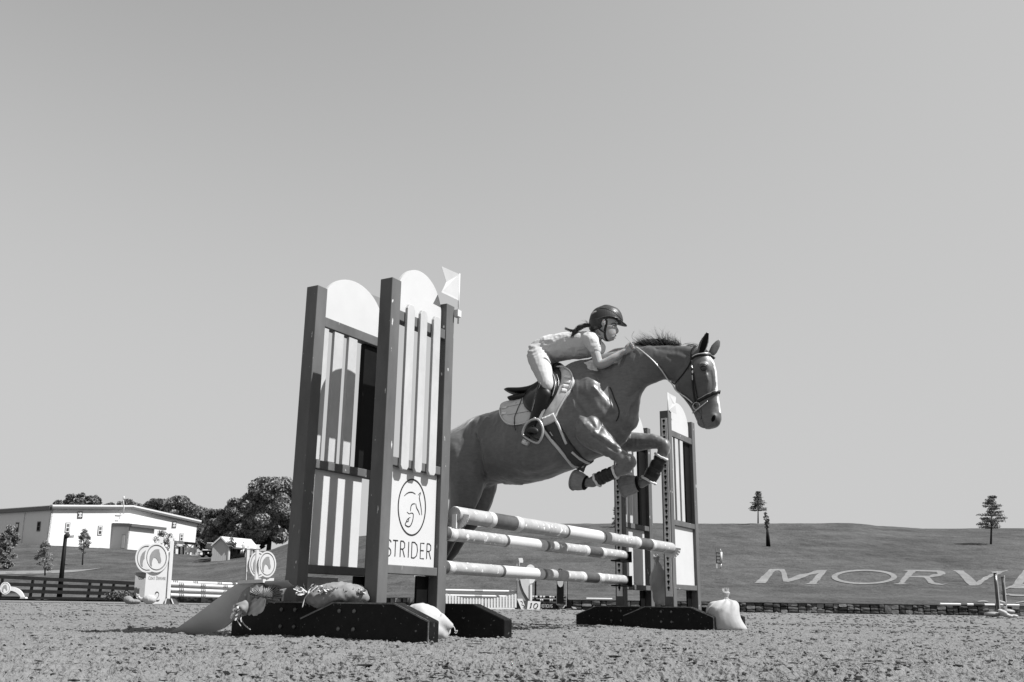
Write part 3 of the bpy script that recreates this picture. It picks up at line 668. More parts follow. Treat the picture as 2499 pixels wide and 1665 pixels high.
# ---- loose lumps of footing near the camera, dark ones standing in for shaded pits
def clods():
    m = MB(); rr = random.Random(5)
    ico = [(0, 0, 1), (.89, 0, .45), (.28, .85, .45), (-.72, .53, .45), (-.72, -.53, .45), (.28, -.85, .45), (.72, .53, -.45), (-.28, .85, -.45), (-.89, 0, -.45), (-.28, -.85, -.45), (.72, -.53, -.45), (0, 0, -1)]
    icf = [(0, 1, 2), (0, 2, 3), (0, 3, 4), (0, 4, 5), (0, 5, 1), (1, 6, 2), (2, 7, 3), (3, 8, 4), (4, 9, 5), (5, 10, 1), (6, 7, 2), (7, 8, 3), (8, 9, 4), (9, 10, 5), (10, 6, 1), (6, 11, 7), (7, 11, 8), (8, 11, 9), (9, 11, 10), (10, 11, 6)]
    Nn = 26000
    R = 2.2+ (np.random.default_rng(3).random(Nn)**1.6)*11; R[:8000] = 11+(np.random.default_rng(6).random(8000)**1.2)*29; T = np.random.default_rng(4).uniform(-.66, .66, Nn)
    Xs = R*np.sin(T); Ys = R*np.cos(T); Zs = arena_z(Xs, Ys); dens = vnoise(Xs*2.2, Ys*2.2, seed=21)
    for x, y, z, d in zip(Xs, Ys, Zs, dens):
        if rr.random() > d*1.3: continue
        s = rr.uniform(.002, .0065)*(1+.12*math.hypot(x, y))*(1 if y < 11 else 1.5)*(2.2 if rr.random() < .03 else 1)
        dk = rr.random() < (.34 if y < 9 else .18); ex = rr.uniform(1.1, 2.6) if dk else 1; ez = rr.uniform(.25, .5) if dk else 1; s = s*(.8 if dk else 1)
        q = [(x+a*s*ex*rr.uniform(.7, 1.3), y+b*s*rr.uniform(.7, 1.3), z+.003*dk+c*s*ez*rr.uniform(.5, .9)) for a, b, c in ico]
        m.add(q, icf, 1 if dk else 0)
    o = m.build('sand_lumps', [M_sand, M_pitshade], fix=False); tag(o, 'loose lumps of sand footing and dark specks painted for shaded pits over the near arena', 'sand lumps', kind='stuff')
clods()
# ================================================================ the horse
S0 = 2.38; KS = 1.06
def coat_mat():
    m = bpy.data.materials.new('horse_coat'); m.use_nodes = True; N, L = m.node_tree.nodes, m.node_tree.links; B = N['Principled BSDF']
    B.inputs['Roughness'].default_value = .42; B.inputs['Specular IOR Level'].default_value = .65; B.inputs['Sheen Weight'].default_value = .35; B.inputs['Coat Weight'].default_value = .35; B.inputs['Coat Roughness'].default_value = .42; B.inputs['Sheen Roughness'].default_value = .4
    at = N.new('ShaderNodeAttribute'); at.attribute_name = 'coat'
    tc = N.new('ShaderNodeTexCoord'); n = N.new('ShaderNodeTexNoise'); n.inputs['Scale'].default_value = 26; n.inputs['Detail'].default_value = 8; n.inputs['Roughness'].default_value = .7
    mp = N.new('ShaderNodeMapping'); mp.inputs['Scale'].default_value = (1, 1, 2.2); L.new(tc.outputs['Object'], mp.inputs[0]); L.new(mp.outputs[0], n.inputs[0])
    r = N.new('ShaderNodeMapRange'); r.inputs[1].default_value = .3; r.inputs[2].default_value = .7; r.inputs[3].default_value = .68; r.inputs[4].default_value = 1.3; L.new(n.outputs[0], r.inputs[0])
    v = N.new('ShaderNodeVectorMath'); v.operation = 'SCALE'; L.new(at.outputs['Color'], v.inputs[0]); L.new(r.outputs[0], v.inputs['Scale']); L.new(v.outputs[0], B.inputs['Base Color'])
    r2 = N.new('ShaderNodeMapRange'); r2.inputs[3].default_value = .36; r2.inputs[4].default_value = .62; L.new(n.outputs[0], r2.inputs[0]); L.new(r2.outputs[0], B.inputs['Roughness'])
    n2 = N.new('ShaderNodeTexNoise'); n2.inputs['Scale'].default_value = 220; n2.inputs['Detail'].default_value = 2; L.new(mp.outputs[0], n2.inputs[0])
    bp = N.new('ShaderNodeBump'); bp.inputs['Strength'].default_value = .25; bp.inputs['Distance'].default_value = .002; L.new(n2.outputs[0], bp.inputs['Height']); L.new(bp.outputs[0], B.inputs['Normal'])
    return m
M_coat = coat_mat()
M_mane = mat('mane_hair', .09, .5, .5, .3, 60)
M_leather = mat('black_leather', .007, .42, .35, .3, 30, .1, 200, dist=.001)
M_boot = mat('horse_boot', .022, .5, .4, .3, 30, .3, 120, dist=.002)
M_rubber = mat('bell_boot_rubber', .17, .5, .4, .2, 30)
M_fleece = mat('sheepskin', .55, .9, .1, .06, 60, .6, 260, dist=.004)
M_pad = mat('saddle_pad', .52, .8, .2, .06, 40, .3, 200, dist=.002)
M_padwhite = mat('pad_white', .64, .7, .2, .03, 40, .2, 200, dist=.002)
M_girth = mat('girth', .05, .6, .3, .2, 30, .3, 160, stretch=(4, 4, .4), dist=.002)
M_eye = mat('eye', .004, .08, .8)
M_line = mat('pad_seam', .12, .7, .2)
M_hole = mat('nostril_dark', .004, .7, .1)
def sec(top, bot, hw, lat=0.0, tl=0.0, bl=0.0):
    """cross-section from the outline's upper and lower pixels; lat = sideways centre (negative is the camera's side)"""
    a = onS(top[0], top[1], S0+lat+tl); b = onS(bot[0], bot[1], S0+lat+bl)
    return ((a+b)/2, (a-b)/2, PO*hw*KS)
def limb(mb, pts, n=14, sub=5):
    """pts: (x, y, lateral, radius in m)"""
    P = [onS(x, y, S0+l) for x, y, l, r in pts]; R = [p[3]*KS for p in pts]
    Q = spline([Vector((p.x, p.y, p.z, r)) for p, r in zip(P, R)], sub)
    mb.tube([Vector(q[:3]) for q in Q], [max(q[3], .004) for q in Q], n)
    for p, r in ((P[0], R[0]), (P[-1], R[-1])): mb.ell(p, JU*r*.98, PO*r*.98, UP*r*.98, 12, 8)
def lump(mb, x, y, lat, rx, ry, rz, rot=0):
    rx *= KS; ry *= KS; rz *= KS; c = onS(x, y, S0+lat); A = JU*cos(rot)+UP*sin(rot); Bv = -JU*sin(rot)+UP*cos(rot)
    mb.ell(c, A*rx, PO*ry, Bv*rz, 18, 12)
hb = MB()
hb.loft([sec((1062, 1118), (1078, 1190), .06), sec((1070, 1098), (1088, 1215), .16), sec((1097, 1070), (1112, 1222), .235), sec((1142, 1032), (1150, 1206), .285), sec((1192, 1011), (1200, 1182), .29),
         sec((1219, 1003), (1238, 1180), .295), sec((1252, 992), (1278, 1182), .315), sec((1290, 974), (1330, 1169), .32), sec((1328, 950), (1375, 1153), .31), sec((1362, 915), (1415, 1137), .295),
         sec((1396, 888), (1450, 1121), .265), sec((1432, 880), (1488, 1106), .22), sec((1474, 885), (1520, 1085), .155), sec((1515, 910), (1545, 1052), .10), sec((1540, 950), (1558, 1020), .08)], 32, 5)
hb.loft([sec((1372, 900), (1520, 1075), .13), sec((1405, 884), (1546, 1040), .13), sec((1440, 874), (1560, 1003), .12), sec((1492, 859), (1563, 966), .105), sec((1545, 847), (1584, 941), .092), sec((1600, 841), (1618, 927), .085),
         sec((1650, 841), (1642, 936), .082), sec((1690, 844), (1652, 945), .078), sec((1712, 853), (1668, 945), .07)], 28, 5, power=.93)
hb1 = hb; hb = MB()
# head
hb.loft([sec((1700, 842), (1660, 905), .062), sec((1722, 856), (1650, 930), .088), sec((1737, 873), (1648, 948), .098), sec((1745, 895), (1655, 961), .098), sec((1749, 920), (1668, 973), .082), sec((1751, 945), (1679, 987), .067),
         sec((1754, 970), (1688, 1001), .058), sec((1757, 993), (1694, 1013), .054), sec((1760, 1013), (1702, 1030), .057), sec((1760, 1028), (1712, 1042), .052), sec((1752, 1040), (1722, 1047), .038), sec((1744, 1044), (1730, 1048), .015)], 28, 5, power=.9)
for sd in (-1, 1):
    lump(hb, 1674, 934, sd*.058, .075, .032, .062, .9)       # cheek
    lump(hb, 1695, 1002, sd*.012, .020, .024, .020)
    lump(hb, 1717, 893, sd*.082, .034, .026, .024, -.5)     # brow
    lump(hb, 1722, 915, sd*.070, .012, .016, .06, .25)      # face crest
    lump(hb, 1741, 1018, sd*.040, .030, .022, .036, .3)     # nostril swelling
    limb(hb, [(1722, 1040, sd*.025, .022), (1709, 1034, sd*.02, .022), (1706, 1026, sd*.02, .014)])
hb2 = hb; hb = hb1
# muscles on both sides
for sd in (-1, 1):
    lump(hb, 1425, 975, sd*.145, .17, .115, .23, -.25)      # shoulder blade
    lump(hb, 1455, 1005, sd*.135, .15, .105, .14, -.7)      # point of shoulder
    lump(hb, 1398, 1035, sd*.175, .09, .105, .17, -.15)     # triceps
    lump(hb, 1172, 1045, sd*.185, .11, .10, .11, .4)        # hip
    lump(hb, 1122, 1110, sd*.17, .17, .11, .26, -.35)       # thigh
    lump(hb, 1300, 1080, sd*.16, .34, .165, .25, .1)        # ribs
lump(hb, 1530, 1010, 0, .09, .12, .15, .3)                  # breast
# hind legs
for sd, dx in ((-1, 0), (1, 26)):
    q = [(1118+dx, 1100, sd*.17, .19), (1138+dx*1.2, 1165, sd*.17, .165), (1128+dx*1.4, 1235, sd*.16, .115), (1106+dx*1.0, 1290, sd*.15, .078), (1084+dx*.9, 1342, sd*.14, .056), (1076+dx*.6, 1362, sd*.14, .05),
         (1070+dx*.3, 1398, sd*.14, .036), (1064+dx*.1, 1424, sd*.14, .035), (1058, 1440, sd*.14, .04), (1052, 1450, sd*.14, .03)]
    limb(hb, q)
hb1 = hb; hb = hb2
# near (right) foreleg: forearm, knee, cannon, pastern
NL, FL = -.17, .16
limb(hb, [(1440, 1050, NL+.01, .135), (1468, 1075, NL, .098), (1500, 1103, NL, .066), (1519, 1120, NL, .054), (1527, 1132, NL, .052), (1519, 1145, NL, .048), (1505, 1151, NL, .034), (1482, 1159, NL, .030), (1462, 1168, NL, .031), (1450, 1174, NL, .036), (1440, 1178, NL, .030), (1428, 1176, NL, .034)])
limb(hb, [(1490, 1065, FL, .12), (1530, 1078, FL, .085), (1570, 1080, FL, .062), (1600, 1078, FL, .052), (1619, 1086, FL, .050), (1618, 1104, FL, .044), (1605, 1128, FL, .032), (1592, 1150, FL, .029), (1582, 1168, FL, .034), (1570, 1178, FL, .032), (1555, 1180, FL, .034)])
lump(hb, 1537, 1125, NL, .035, .045, .05, .5); lump(hb, 1626, 1084, FL, .03, .045, .05, .3)
# ears
def ear(base, tip, lat, w, out):
    b = onS(base[0], base[1], S0+lat); e = onS(tip[0], tip[1], S0+lat+out); d = e-b; w *= KS; side = PO*.55+JU*.84
    side = (side-d.normalized()*side.dot(d.normalized())).normalized(); th = d.normalized().cross(side)
    return [(b, side*w*.72, th*w*.55), (b+d*.22, side*w*.95, th*w*.5), (b+d*.45, side*w, th*w*.4), (b+d*.7, side*w*.75, th*w*.28), (b+d*.88, side*w*.38, th*w*.16), (e, side*.002, th*.002)]
e1 = ear((1709, 862), (1729, 806), -.05, .037, -.02); e2 = ear((1735, 866), (1758, 826), .05, .034, .03)
hb.loft(e1, 16, 4); hb.loft(e2, 16, 4)
horse = thing('horse', CJ+PO*S0+UP*.2, 'dark bay horse with a white blaze leaping over the striped poles', 'horse')
GROOVES = [([(1163, 1060), (1170, 1100), (1176, 1140), (1183, 1168)], 6, -.020), ([(1178, 1075), (1184, 1110), (1190, 1150)], 8, .010),
  ([(1418, 962), (1440, 988), (1455, 1008)], 15, -.022), ([(1393, 948), (1410, 990), (1436, 1022), (1452, 1042)], 6, -.012), ([(1448, 945), (1478, 980), (1500, 1000)], 7, .012),
  ([(1400, 975), (1412, 1010), (1425, 1035)], 8, .010), ([(1445, 1064), (1475, 1083), (1507, 1104)], 3.5, -.014), ([(1450, 1053), (1480, 1072), (1512, 1094)], 4.5, .010), ([(1462, 1055), (1478, 1020), (1500, 1010)], 8, -.012),
  ([(1525, 1008), (1533, 978), (1562, 948)], 9, -.016), ([(1165, 1072), (1171, 1047), (1190, 1020)], 8, .014), ([(1722, 905), (1727, 930), (1723, 955)], 3.5, .006), ([(1735, 908), (1738, 940), (1733, 967)], 4, -.007),
  ([(1701, 1000), (1708, 1013), (1713, 1030), (1720, 1046)], 2.4, -.014), ([(1706, 892), (1716, 888), (1727, 893)], 2.5, .006), ([(1712, 906), (1720, 912), (1728, 906)], 3, -.006), ([(1600, 850), (1650, 856), (1680, 866)], 7, -.008), ([(1630, 870), (1655, 880), (1680, 900)], 7, -.008),
  ([(1230, 1178), (1262, 1183), (1275, 1180)], 5, .012), ([(1545, 990), (1538, 1020), (1520, 1050)], 6, -.012), ([(1515, 1062), (1560, 1060), (1600, 1066)], 4, .006), ([(1530, 1085), (1570, 1082), (1605, 1086)], 5, -.010), ([(1528, 1112), (1534, 1124), (1530, 1136)], 5, .007), ([(1480, 1118), (1502, 1128)], 4, -.006)]
def to_px(co):
    RT = np.array(CR.transposed()); q = (co-np.array(CAM)) @ RT.T
    return 1249.5+FPX*q[:, 0]/-q[:, 2], 832.5-FPX*q[:, 1]/-q[:, 2]
def carve(co, no):
    x, y = to_px(co); near = (no @ np.array(CR @ Vector((0, 0, 1)))) > -.2
    dsp = np.zeros(len(co))
    for pl, w, dep in GROOVES:
        d = np.full(len(co), 1e9); Q = spline([Vector(p) for p in pl], 4)
        L = len(Q)-1
        for i in range(L):
            ax, ay = Q[i]; bx, by = Q[i+1]; t = np.clip(((x-ax)*(bx-ax)+(y-ay)*(by-ay))/max((bx-ax)**2+(by-ay)**2, 1e-9), 0, 1)
            g = 1+2.2*abs((i+.5)/L*2-1)**4; d = np.minimum(d, np.hypot(x-ax-t*(bx-ax), y-ay-t*(by-ay))*g)
        dsp += dep*np.exp(-(d/w)**2)
    return co+no*(dsp*near)[:, None]
def horse_disp(co, no):
    co = carve(co, no)
    r = co @ np.array([PO.x, PO.y, PO.z])
    n = vnoise(co[:, 0]*9, co[:, 1]*9, co[:, 2]*7, 31)-.5; n2 = vnoise(co[:, 0]*22, co[:, 1]*22, co[:, 2]*16, 32)-.5
    n3 = (1-np.abs(2*vnoise(co[:, 0]*30, co[:, 1]*30, co[:, 2]*14, 33)-1))-.5; tq = (co @ np.array([JU.x, JU.y, 0])-CJ.dot(JU)); fore = 1+.9*np.exp(-((tq-.25)/.35)**2)
    head = (co @ np.array([JU.x, JU.y, 0])-CJ.dot(JU)) > .72
    k = np.where(head, .35, 1.)
    return co+no*((n*.013+n2*.0065+n3*.003)*k*fore)[:, None]
tmp = remesh(hb1, 'trunk', M_coat, .014, 34)
hb.add([v.co for v in tmp.data.vertices], [tuple(p.vertices) for p in tmp.data.polygons]); bpy.data.objects.remove(tmp)
body = remesh(hb, 'body', M_coat, .0095, 5, horse, horse_disp)
me = body.data; nv = len(me.vertices); co = np.empty(nv*3); me.vertices.foreach_get('co', co); co = co.reshape(-1, 3)
juv = np.array([JU.x, JU.y, 0]); pov = np.array([PO.x, PO.y, 0]); c0 = np.array(CJ)
tt = (co-c0) @ juv; ss = (co-c0) @ pov-S0; zz = co[:, 2]
v = np.full(nv, .09)
v -= .05*np.clip((tt-.25)/.4, 0, 1)*np.clip((zz-1.6)/.2, 0, 1)*(1-.5*np.clip((tt-.95)/.1, 0, 1))              # darker neck
leg = zz < 1.0; v[leg] = .035; v -= .022*np.clip((-.55-tt)/.4, 0, 1)
# black points of the bay: legs from the knee down
kn = onS(1519, 1120, S0+NL)
P1 = np.array(onS(1722, 868, S0)); P2 = np.array(onS(1758, 1012, S0))       # blaze line along the face
d = (P2-P1)/np.linalg.norm(P2-P1); u = (co-P1) @ d; Lf = np.linalg.norm(P2-P1)
fr = (co-P1) @ juv-(u*(d @ juv))
wv = .026+.010*(vnoise(u*40, u*0+3, seed=6)-.5)+.012*np.exp(-((u-.06)/.04)**2)
bl = (u > .015) & (u < Lf*.98) & (np.abs(ss-.004) < wv) & (fr > .0)
v[bl] = .62
mz = (u > Lf*.93) & (np.abs(ss) < .12) & (tt > 1.0); v[mz & ~bl] *= .55
vm = np.clip(v, 0, 1)
ca = me.color_attributes.new('coat', 'FLOAT_COLOR', 'POINT')
ca.data.foreach_set('color', np.stack([vm, vm, vm, np.ones(nv)], -1).astype(np.float32).ravel())
dg = bpy.context.evaluated_depsgraph_get(); dg.update()
HB = BVHTree.FromPolygons([Vector(c) for c in co], [tuple(p.vertices) for p in me.polygons])
def hit(x, y, off=0.0, tree=None):
    d = ray(x, y).normalized(); r = (tree or HB).ray_cast(CAM+d*4, d, 8)
    if r[0] is None: return None
    n = r[1] if r[1].dot(d) < 0 else -r[1]
    return r[0]+n*off, n
def mirror(p): return p-PO*(2*((p-CJ).dot(PO)-S0))
def strap(name, px, w, mtl, parent, off=.004, th=.004, k=5, back=None, tree=None, both=False, close=False):
    """flat strap lying on the animal along photo pixels px (near side)"""
    pts = []; last = None; lastd = 7.2
    for q in spline([Vector((a, b)) for a, b in px], k):
        h = hit(q[0], q[1], off, tree)
        if h: pts.append(h); lastd = (h[0]-CAM).length
        elif back is not None:
            d = ray(q[0], q[1]).normalized(); pts.append((CAM+d*(lastd+back), -d))
    if len(pts) < 2: return None
    m = MB()
    P = [p[0] for p in pts]; Nn = [p[1] for p in pts]
    for it in range(2): P = [P[0]]+[(P[i-1]+P[i]*2+P[i+1])/4 for i in range(1, len(P)-1)]+[P[-1]]
    def rib(P, Nn):
        b = len(m.v)
        for i, p in enumerate(P):
            d = (P[min(i+1, len(P)-1)]-P[max(i-1, 0)]).normalized(); n = (Nn[i]-d*Nn[i].dot(d)).normalized(); x = d.cross(n); ww = w[min(i*len(w)//len(P), len(w)-1)] if hasattr(w, '__len__') else w
            m.v += [tuple(p+x*ww/2), tuple(p+x*ww*.3+n*th), tuple(p-x*ww*.3+n*th), tuple(p-x*ww/2)]
        for i in range(len(P)-1):
            a = b+i*4
            for k2 in range(3): m.f.append((a+k2, a+k2+1, a+k2+5, a+k2+4)); m.m.append(0)
            m.f.append((a+3, a, a+4, a+7)); m.m.append(0)
        m.f.append((b, b+1, b+2, b+3)); m.m.append(0); e = b+(len(P)-1)*4; m.f.append((e+3, e+2, e+1, e)); m.m.append(0)
    rib(P, Nn)
    if both: rib([mirror(p) for p in P], [n-PO*2*n.dot(PO) for n in Nn])
    return m.build(name, mtl, parent, True)
def inpoly(x, y, poly):
    c = False; j = len(poly)-1
    for i in range(len(poly)):
        if (poly[i][1] > y) != (poly[j][1] > y) and x < (poly[j][0]-poly[i][0])*(y-poly[i][1])/(poly[j][1]-poly[i][1])+poly[i][0]: c = not c
        j = i
    return c
def drape(name, poly, mtl, parent, off, th, puff=0., both=True, lat=None, nr=7):
    """padded sheet with outline poly (photo pixels) that follows the animal's flank"""
    cx = sum(p[0] for p in poly)/len(poly); cy = sum(p[1] for p in poly)/len(poly)
    ring = [tuple(p) for p in spline([Vector(p) for p in list(poly)+[poly[0]]], 4)][:-1]
    m = MB(); n = len(ring); rows = []; lastp = None
    for r in range(nr+1):
        f = 1-r/nr; row = []
        for (x, y) in ring:
            X_, Y_ = cx+(x-cx)*f, cy+(y-cy)*f; h = hit(X_, Y_, 0)
            if h is None or (lat is not None and (h[0]-CJ).dot(PO)-S0 > lat):
                p = onS(X_, Y_, S0+(lat if lat is not None else -.15)); nn = (-PO*.9+UP*.3).normalized(); h = (p, nn)
            row.append([h[0], h[1]])
        rows.append(row)
    # smooth the depth a little
    for row in rows:
        for it in range(3):
            q = [x[0].copy() for x in row]
            for i in range(n): row[i][0] = (q[i-1]+q[i]*2+q[(i+1) % n])/4 if row is not rows[0] else q[i]
    def side(fl):
        b = len(m.v)
        for r, row in enumerate(rows):
            e = (0 if r == 0 else (.6 if r == 1 else 1))
            for p, nn in row:
                q = p+nn*(off+th*e+puff*min(1, r/3)*e)
                m.v.append(tuple(mirror(q) if fl else q))
        for p, nn in rows[0]:
            q = p-nn*.01; m.v.append(tuple(mirror(q) if fl else q))
        for r in range(nr):
            for i in range(n):
                j = (i+1) % n; m.f.append((b+r*n+i, b+r*n+j, b+(r+1)*n+j, b+(r+1)*n+i)); m.m.append(0)
        for i in range(n):
            j = (i+1) % n; m.f.append((b+(nr+1)*n+i, b+(nr+1)*n+j, b+j, b+i)); m.m.append(0)
    side(False)
    if both: side(True)
    return m.build(name, mtl, parent, True)
# eye, nostril, inner ears
for sd in (-1, 1):
    c = onS(1717, 899, S0-.094) if sd < 0 else mirror(onS(1717, 899, S0-.094))
    h = hit(1717, 900, -.006) if sd < 0 else None
    if h: c0e = h[0]
    c = c0e if sd < 0 else mirror(c0e)
    MB().ell(c, JU*.026, PO*.020, UP*.022, 16, 10).build('eye', M_eye, horse, True)
    h = hit(1741, 1021, -.004); c = h[0] if sd < 0 else mirror(h[0]); nn = h[1] if sd < 0 else h[1]-PO*2*h[1].dot(PO)
    ax = (UP-nn*UP.dot(nn)).normalized(); bx = nn.cross(ax)
    MB().ell(c, (ax*.9-bx*.35*(1 if sd < 0 else -1)).normalized()*.029, (bx+ax*.3).normalized()*.015, nn*.008, 14, 8).build('nostril', M_hole, horse, True)
strap('eyelid', [(1709, 897), (1714, 892.5), (1721, 893), (1726, 899)], .008, M_coat, horse, 0, .004)
for nm, px in (('mouth_line', [(1706, 1036), (1712, 1018), (1713, 1008), (1711, 998)]),):
    strap(nm, px, .004, M_hole, horse, -.001, .0015)
def inner_ear(e, sgn):
    m = MB(); c = [(p, a, b) for p, a, b in e]
    f = [(c[i][0]-c[i][2]*(1.02 if i < 5 else 1)*0, c[i][1], c[i][2]) for i in range(len(c))]
    L = []; n0 = (CAM-e[2][0]).normalized()
    for i, (p, a, b) in enumerate(e[:-1]):
        w = a*.62; bb = b if b.dot(n0) > 0 else -b
        L.append((p-w+bb*.97, p+bb*1.06, p+w+bb*.97))
    tip = e[-1][0]; b = 0
    for q in L: m.v += [tuple(x) for x in q]
    for i in range(len(L)-1):
        for k in (0, 1): m.f.append((i*3+k, i*3+k+1, i*3+4+k, i*3+3+k)); m.m.append(0)
    m.build('inner_ear', M_hole, horse, True)
inner_ear(e1, 1)
# mane: upright wind-blown tufts along the crest, plus the dark roached base
mm_ = MB(); rr = random.Random(9)
crest = [(1470, 868), (1500, 857), (1530, 850), (1558, 843), (1590, 838), (1620, 838), (1650, 840), (1680, 842)]
cp = spline([Vector(p) for p in crest], 8)
def tuft(m, p, d, L, curl, w):
    pts = []; n = 7; q = p.copy(); dd = d.normalized()
    for i in range(n):
        pts.append(q.copy()); q = q+dd*L/n; dd = (dd+curl*(i/n)).normalized()
    m.tube(pts, [w*(1-.85*i/(n-1)) for i in range(n)], 4)
for i in range(560):
    x = rr.uniform(1553, 1662) if rr.random() < .86 else rr.uniform(1640, 1694)
    q = min(cp, key=lambda c: abs(c[0]-x)); y = q[1]+rr.uniform(-2, 6)
    base = onS(x, y, S0+rr.uniform(-.018, .018)); g = sin((x-1550)/115*pi) if x < 1665 else .12
    H = (.035+.085*max(g, .1)*rr.uniform(.35, 1.1)) if x < 1665 else .05
    f = (x-1550)/110
    if f < .6: d0 = UP*rr.uniform(.35, .8)-JU*rr.uniform(.6, 1.1)+PO*rr.uniform(-.3, .3); cur = UP*rr.uniform(-.1, .35)+JU*rr.uniform(-.1, .15)
    elif rr.random() < .6: d0 = UP*rr.uniform(.6, 1)-JU*rr.uniform(.1, .7)+PO*rr.uniform(-.3, .3); cur = JU*rr.uniform(.35, .75)-UP*rr.uniform(.1, .45)
    else: d0 = UP*.7-JU*rr.uniform(.2, .9); cur = -JU*rr.uniform(.0, .3)+UP*.1
    if x > 1665: d0 = JU*1-UP*.03+PO*rr.uniform(-.2, .2)+UP*rr.uniform(0, .25); cur = -UP*.1
    tuft(mm_, base, d0, H*rr.uniform(1.0, 1.9), cur, rr.uniform(.0007, .0026))
for pts in ([(1557, 846), (1548, 842), (1538, 835), (1525, 822)], [(1556, 845), (1546, 832), (1542, 820), (1548, 808)]):
    mm_.tube(spline([onS(x, y, S0) for x, y in pts], 5), .0012, 4)
mm_.build('mane', M_mane, horse, True, fix=False)
mb = MB(); mb.loft([sec((1553, 836), (1556, 850), .010), sec((1575, 829), (1580, 848), .013), sec((1610, 827), (1612, 845), .013), sec((1640, 832), (1642, 845), .011), sec((1658, 840), (1660, 846), .008)], 12, 5)
mb.build('mane_base', M_hole, horse, True)
fl = MB()
for i in range(90):
    a = onS(1714+rr.uniform(-4, 5), 853+rr.uniform(-3, 3), S0+rr.uniform(-.025, .03)); tuft(fl, a, JU*1.0-UP*.7+PO*rr.uniform(-.3, .3), .06, -UP*.3, .0018)
fl.build('forelock', M_coat, horse, True, fix=False)
tl = MB()
for i in range(160):
    a = onS(1075, 1115, S0+rr.uniform(-.03, .03)); tuft(tl, a, -JU*rr.uniform(.4, .7)-UP*rr.uniform(.5, 1.)+PO*rr.uniform(-.12, .12), rr.uniform(.3, .5), -UP*.35, .003)
tl.build('tail', M_mane, horse, True, fix=False)
# hooves of the hind legs
for sd, dx in ((-1, 0), (1, 3)):
    p = onS(1050+dx, 1454, S0+sd*.14); MB().loft([(p+UP*.03, JU*.036, PO*.036), (p-UP*.045, JU*.058+UP*.01, PO*.055)], 16, 2).build('hoof', M_rubber, horse, True)
for x, y, x2, y2, l in ((1425, 1176, 1402, 1171, NL), (1553, 1180, 1521, 1186, FL)):
    a = onS(x, y, S0+l); b = onS(x2, y2, S0+l); d = b-a; n = d.cross(PO).normalized()
    MB().loft([(a, n*.045, PO*.045), (b, n*.066, PO*.06)], 18, 2).build('hoof', M_rubber, horse, True)
# ---- boots on the forelegs
def tendon_boot(label, axis, l, r0, r1, bands, loc):
    r0 *= KS; r1 *= KS; root = thing('tendon_boot', onS(axis[0][0], axis[0][1], S0+l), label, 'horse boot', 'boots on the forelegs')
    P = spline([onS(x, y, S0+l) for x, y in axis], 5); n = len(P)
    MB().tube(P, [r0+(r1-r0)*i/(n-1)+.003*sin(i*1.7) for i in range(n)], 18).build('shell', M_boot, root, True)
    for f0, f1 in bands:
        i0 = int(f0*(n-1)); i1 = max(i0+1, int(f1*(n-1))); Q = [P[i0].lerp(P[i1], k/3) for k in range(4)]
        MB().tube(Q, [r0+(r1-r0)*(i0/(n-1))+.0065]*4, 18).build('strap', M_leather, root, True)
    def fleece(c, d, r, w):
        m = MB(); x = d.cross(PO).normalized(); y = d.cross(x).normalized(); ring = [c+x*cos(a)*r+y*sin(a)*r+Vector([RNG.uniform(-.003, .003) for _ in range(3)]) for a in [2*pi*k/22 for k in range(23)]]
        ring[-1] = ring[0]; m.tube(ring, [w*RNG.uniform(.85, 1.15) for _ in ring], 8); m.build('fleece_rim', M_fleece, root, True)
    fleece(P[0], (P[1]-P[0]).normalized(), r0+.004, .011); fleece(P[-1], (P[-1]-P[-2]).normalized(), r1+.004, .010)
    return root
tendon_boot('dark tendon boot with white fleece edges on the near foreleg', [(1502, 1152), (1480, 1160), (1457, 1172)], NL, .045, .048, [(.12, .3), (.42, .6), (.7, .85)], 0)
tendon_boot('dark strapped tendon boot with white fleece edges on the far foreleg, tucked under the chest', [(1614, 1115), (1600, 1142), (1584, 1172)], FL, .047, .055, [(.08, .28), (.36, .56), (.64, .84)], 0)
def bell_boot(label, a, b, l, ra, rb):
    A = onS(a[0], a[1], S0+l); Bp = onS(b[0], b[1], S0+l); d = (Bp-A); dn = d.normalized(); x = dn.cross(PO).normalized(); y = dn.cross(x).normalized()
    ra *= KS; rb *= KS; root = thing('bell_boot', A, label, 'horse boot', 'boots on the forelegs')
    m = MB(); n = 56; K = 7
    for k in range(K):
        f = k/(K-1); r = ra+(rb-ra)*(f**.8)
        for i in range(n):
            g = 1+(.07 if i % 4 < 2 else -.04)*(1-abs(2*f-.9))*(f < .8); m.v.append(tuple(A+d*f+x*cos(2*pi*i/n)*r*g+y*sin(2*pi*i/n)*r*g))
    for k in range(K-1):
        for i in range(n): m.f.append((k*n+i, k*n+(i+1) % n, (k+1)*n+(i+1) % n, (k+1)*n+i)); m.m.append(0)
    m.f.append(tuple((K-1)*n+i for i in range(n))); m.m.append(0); m.build('rubber_bell', M_rubber, root, True)
    MB().tube([A-dn*.006, A+dn*.004], [ra*.9, ra+.006], 24).build('collar', M_hole, root, True)
    ring = [Bp-dn*.012+x*cos(t)*(rb+.001)+y*sin(t)*(rb+.001) for t in [2*pi*k/30 for k in range(31)]]
    MB().tube(ring, .004, 6).build('rim', M_rubber, root, True)
bell_boot('ribbed rubber bell boot over the near fore hoof, sole to the left', (1430, 1179), (1400, 1171), NL, .052, .080)
bell_boot('ribbed rubber bell boot over the far fore hoof in front of the keyhole post', (1558, 1180), (1519, 1187), FL, .056, .088)
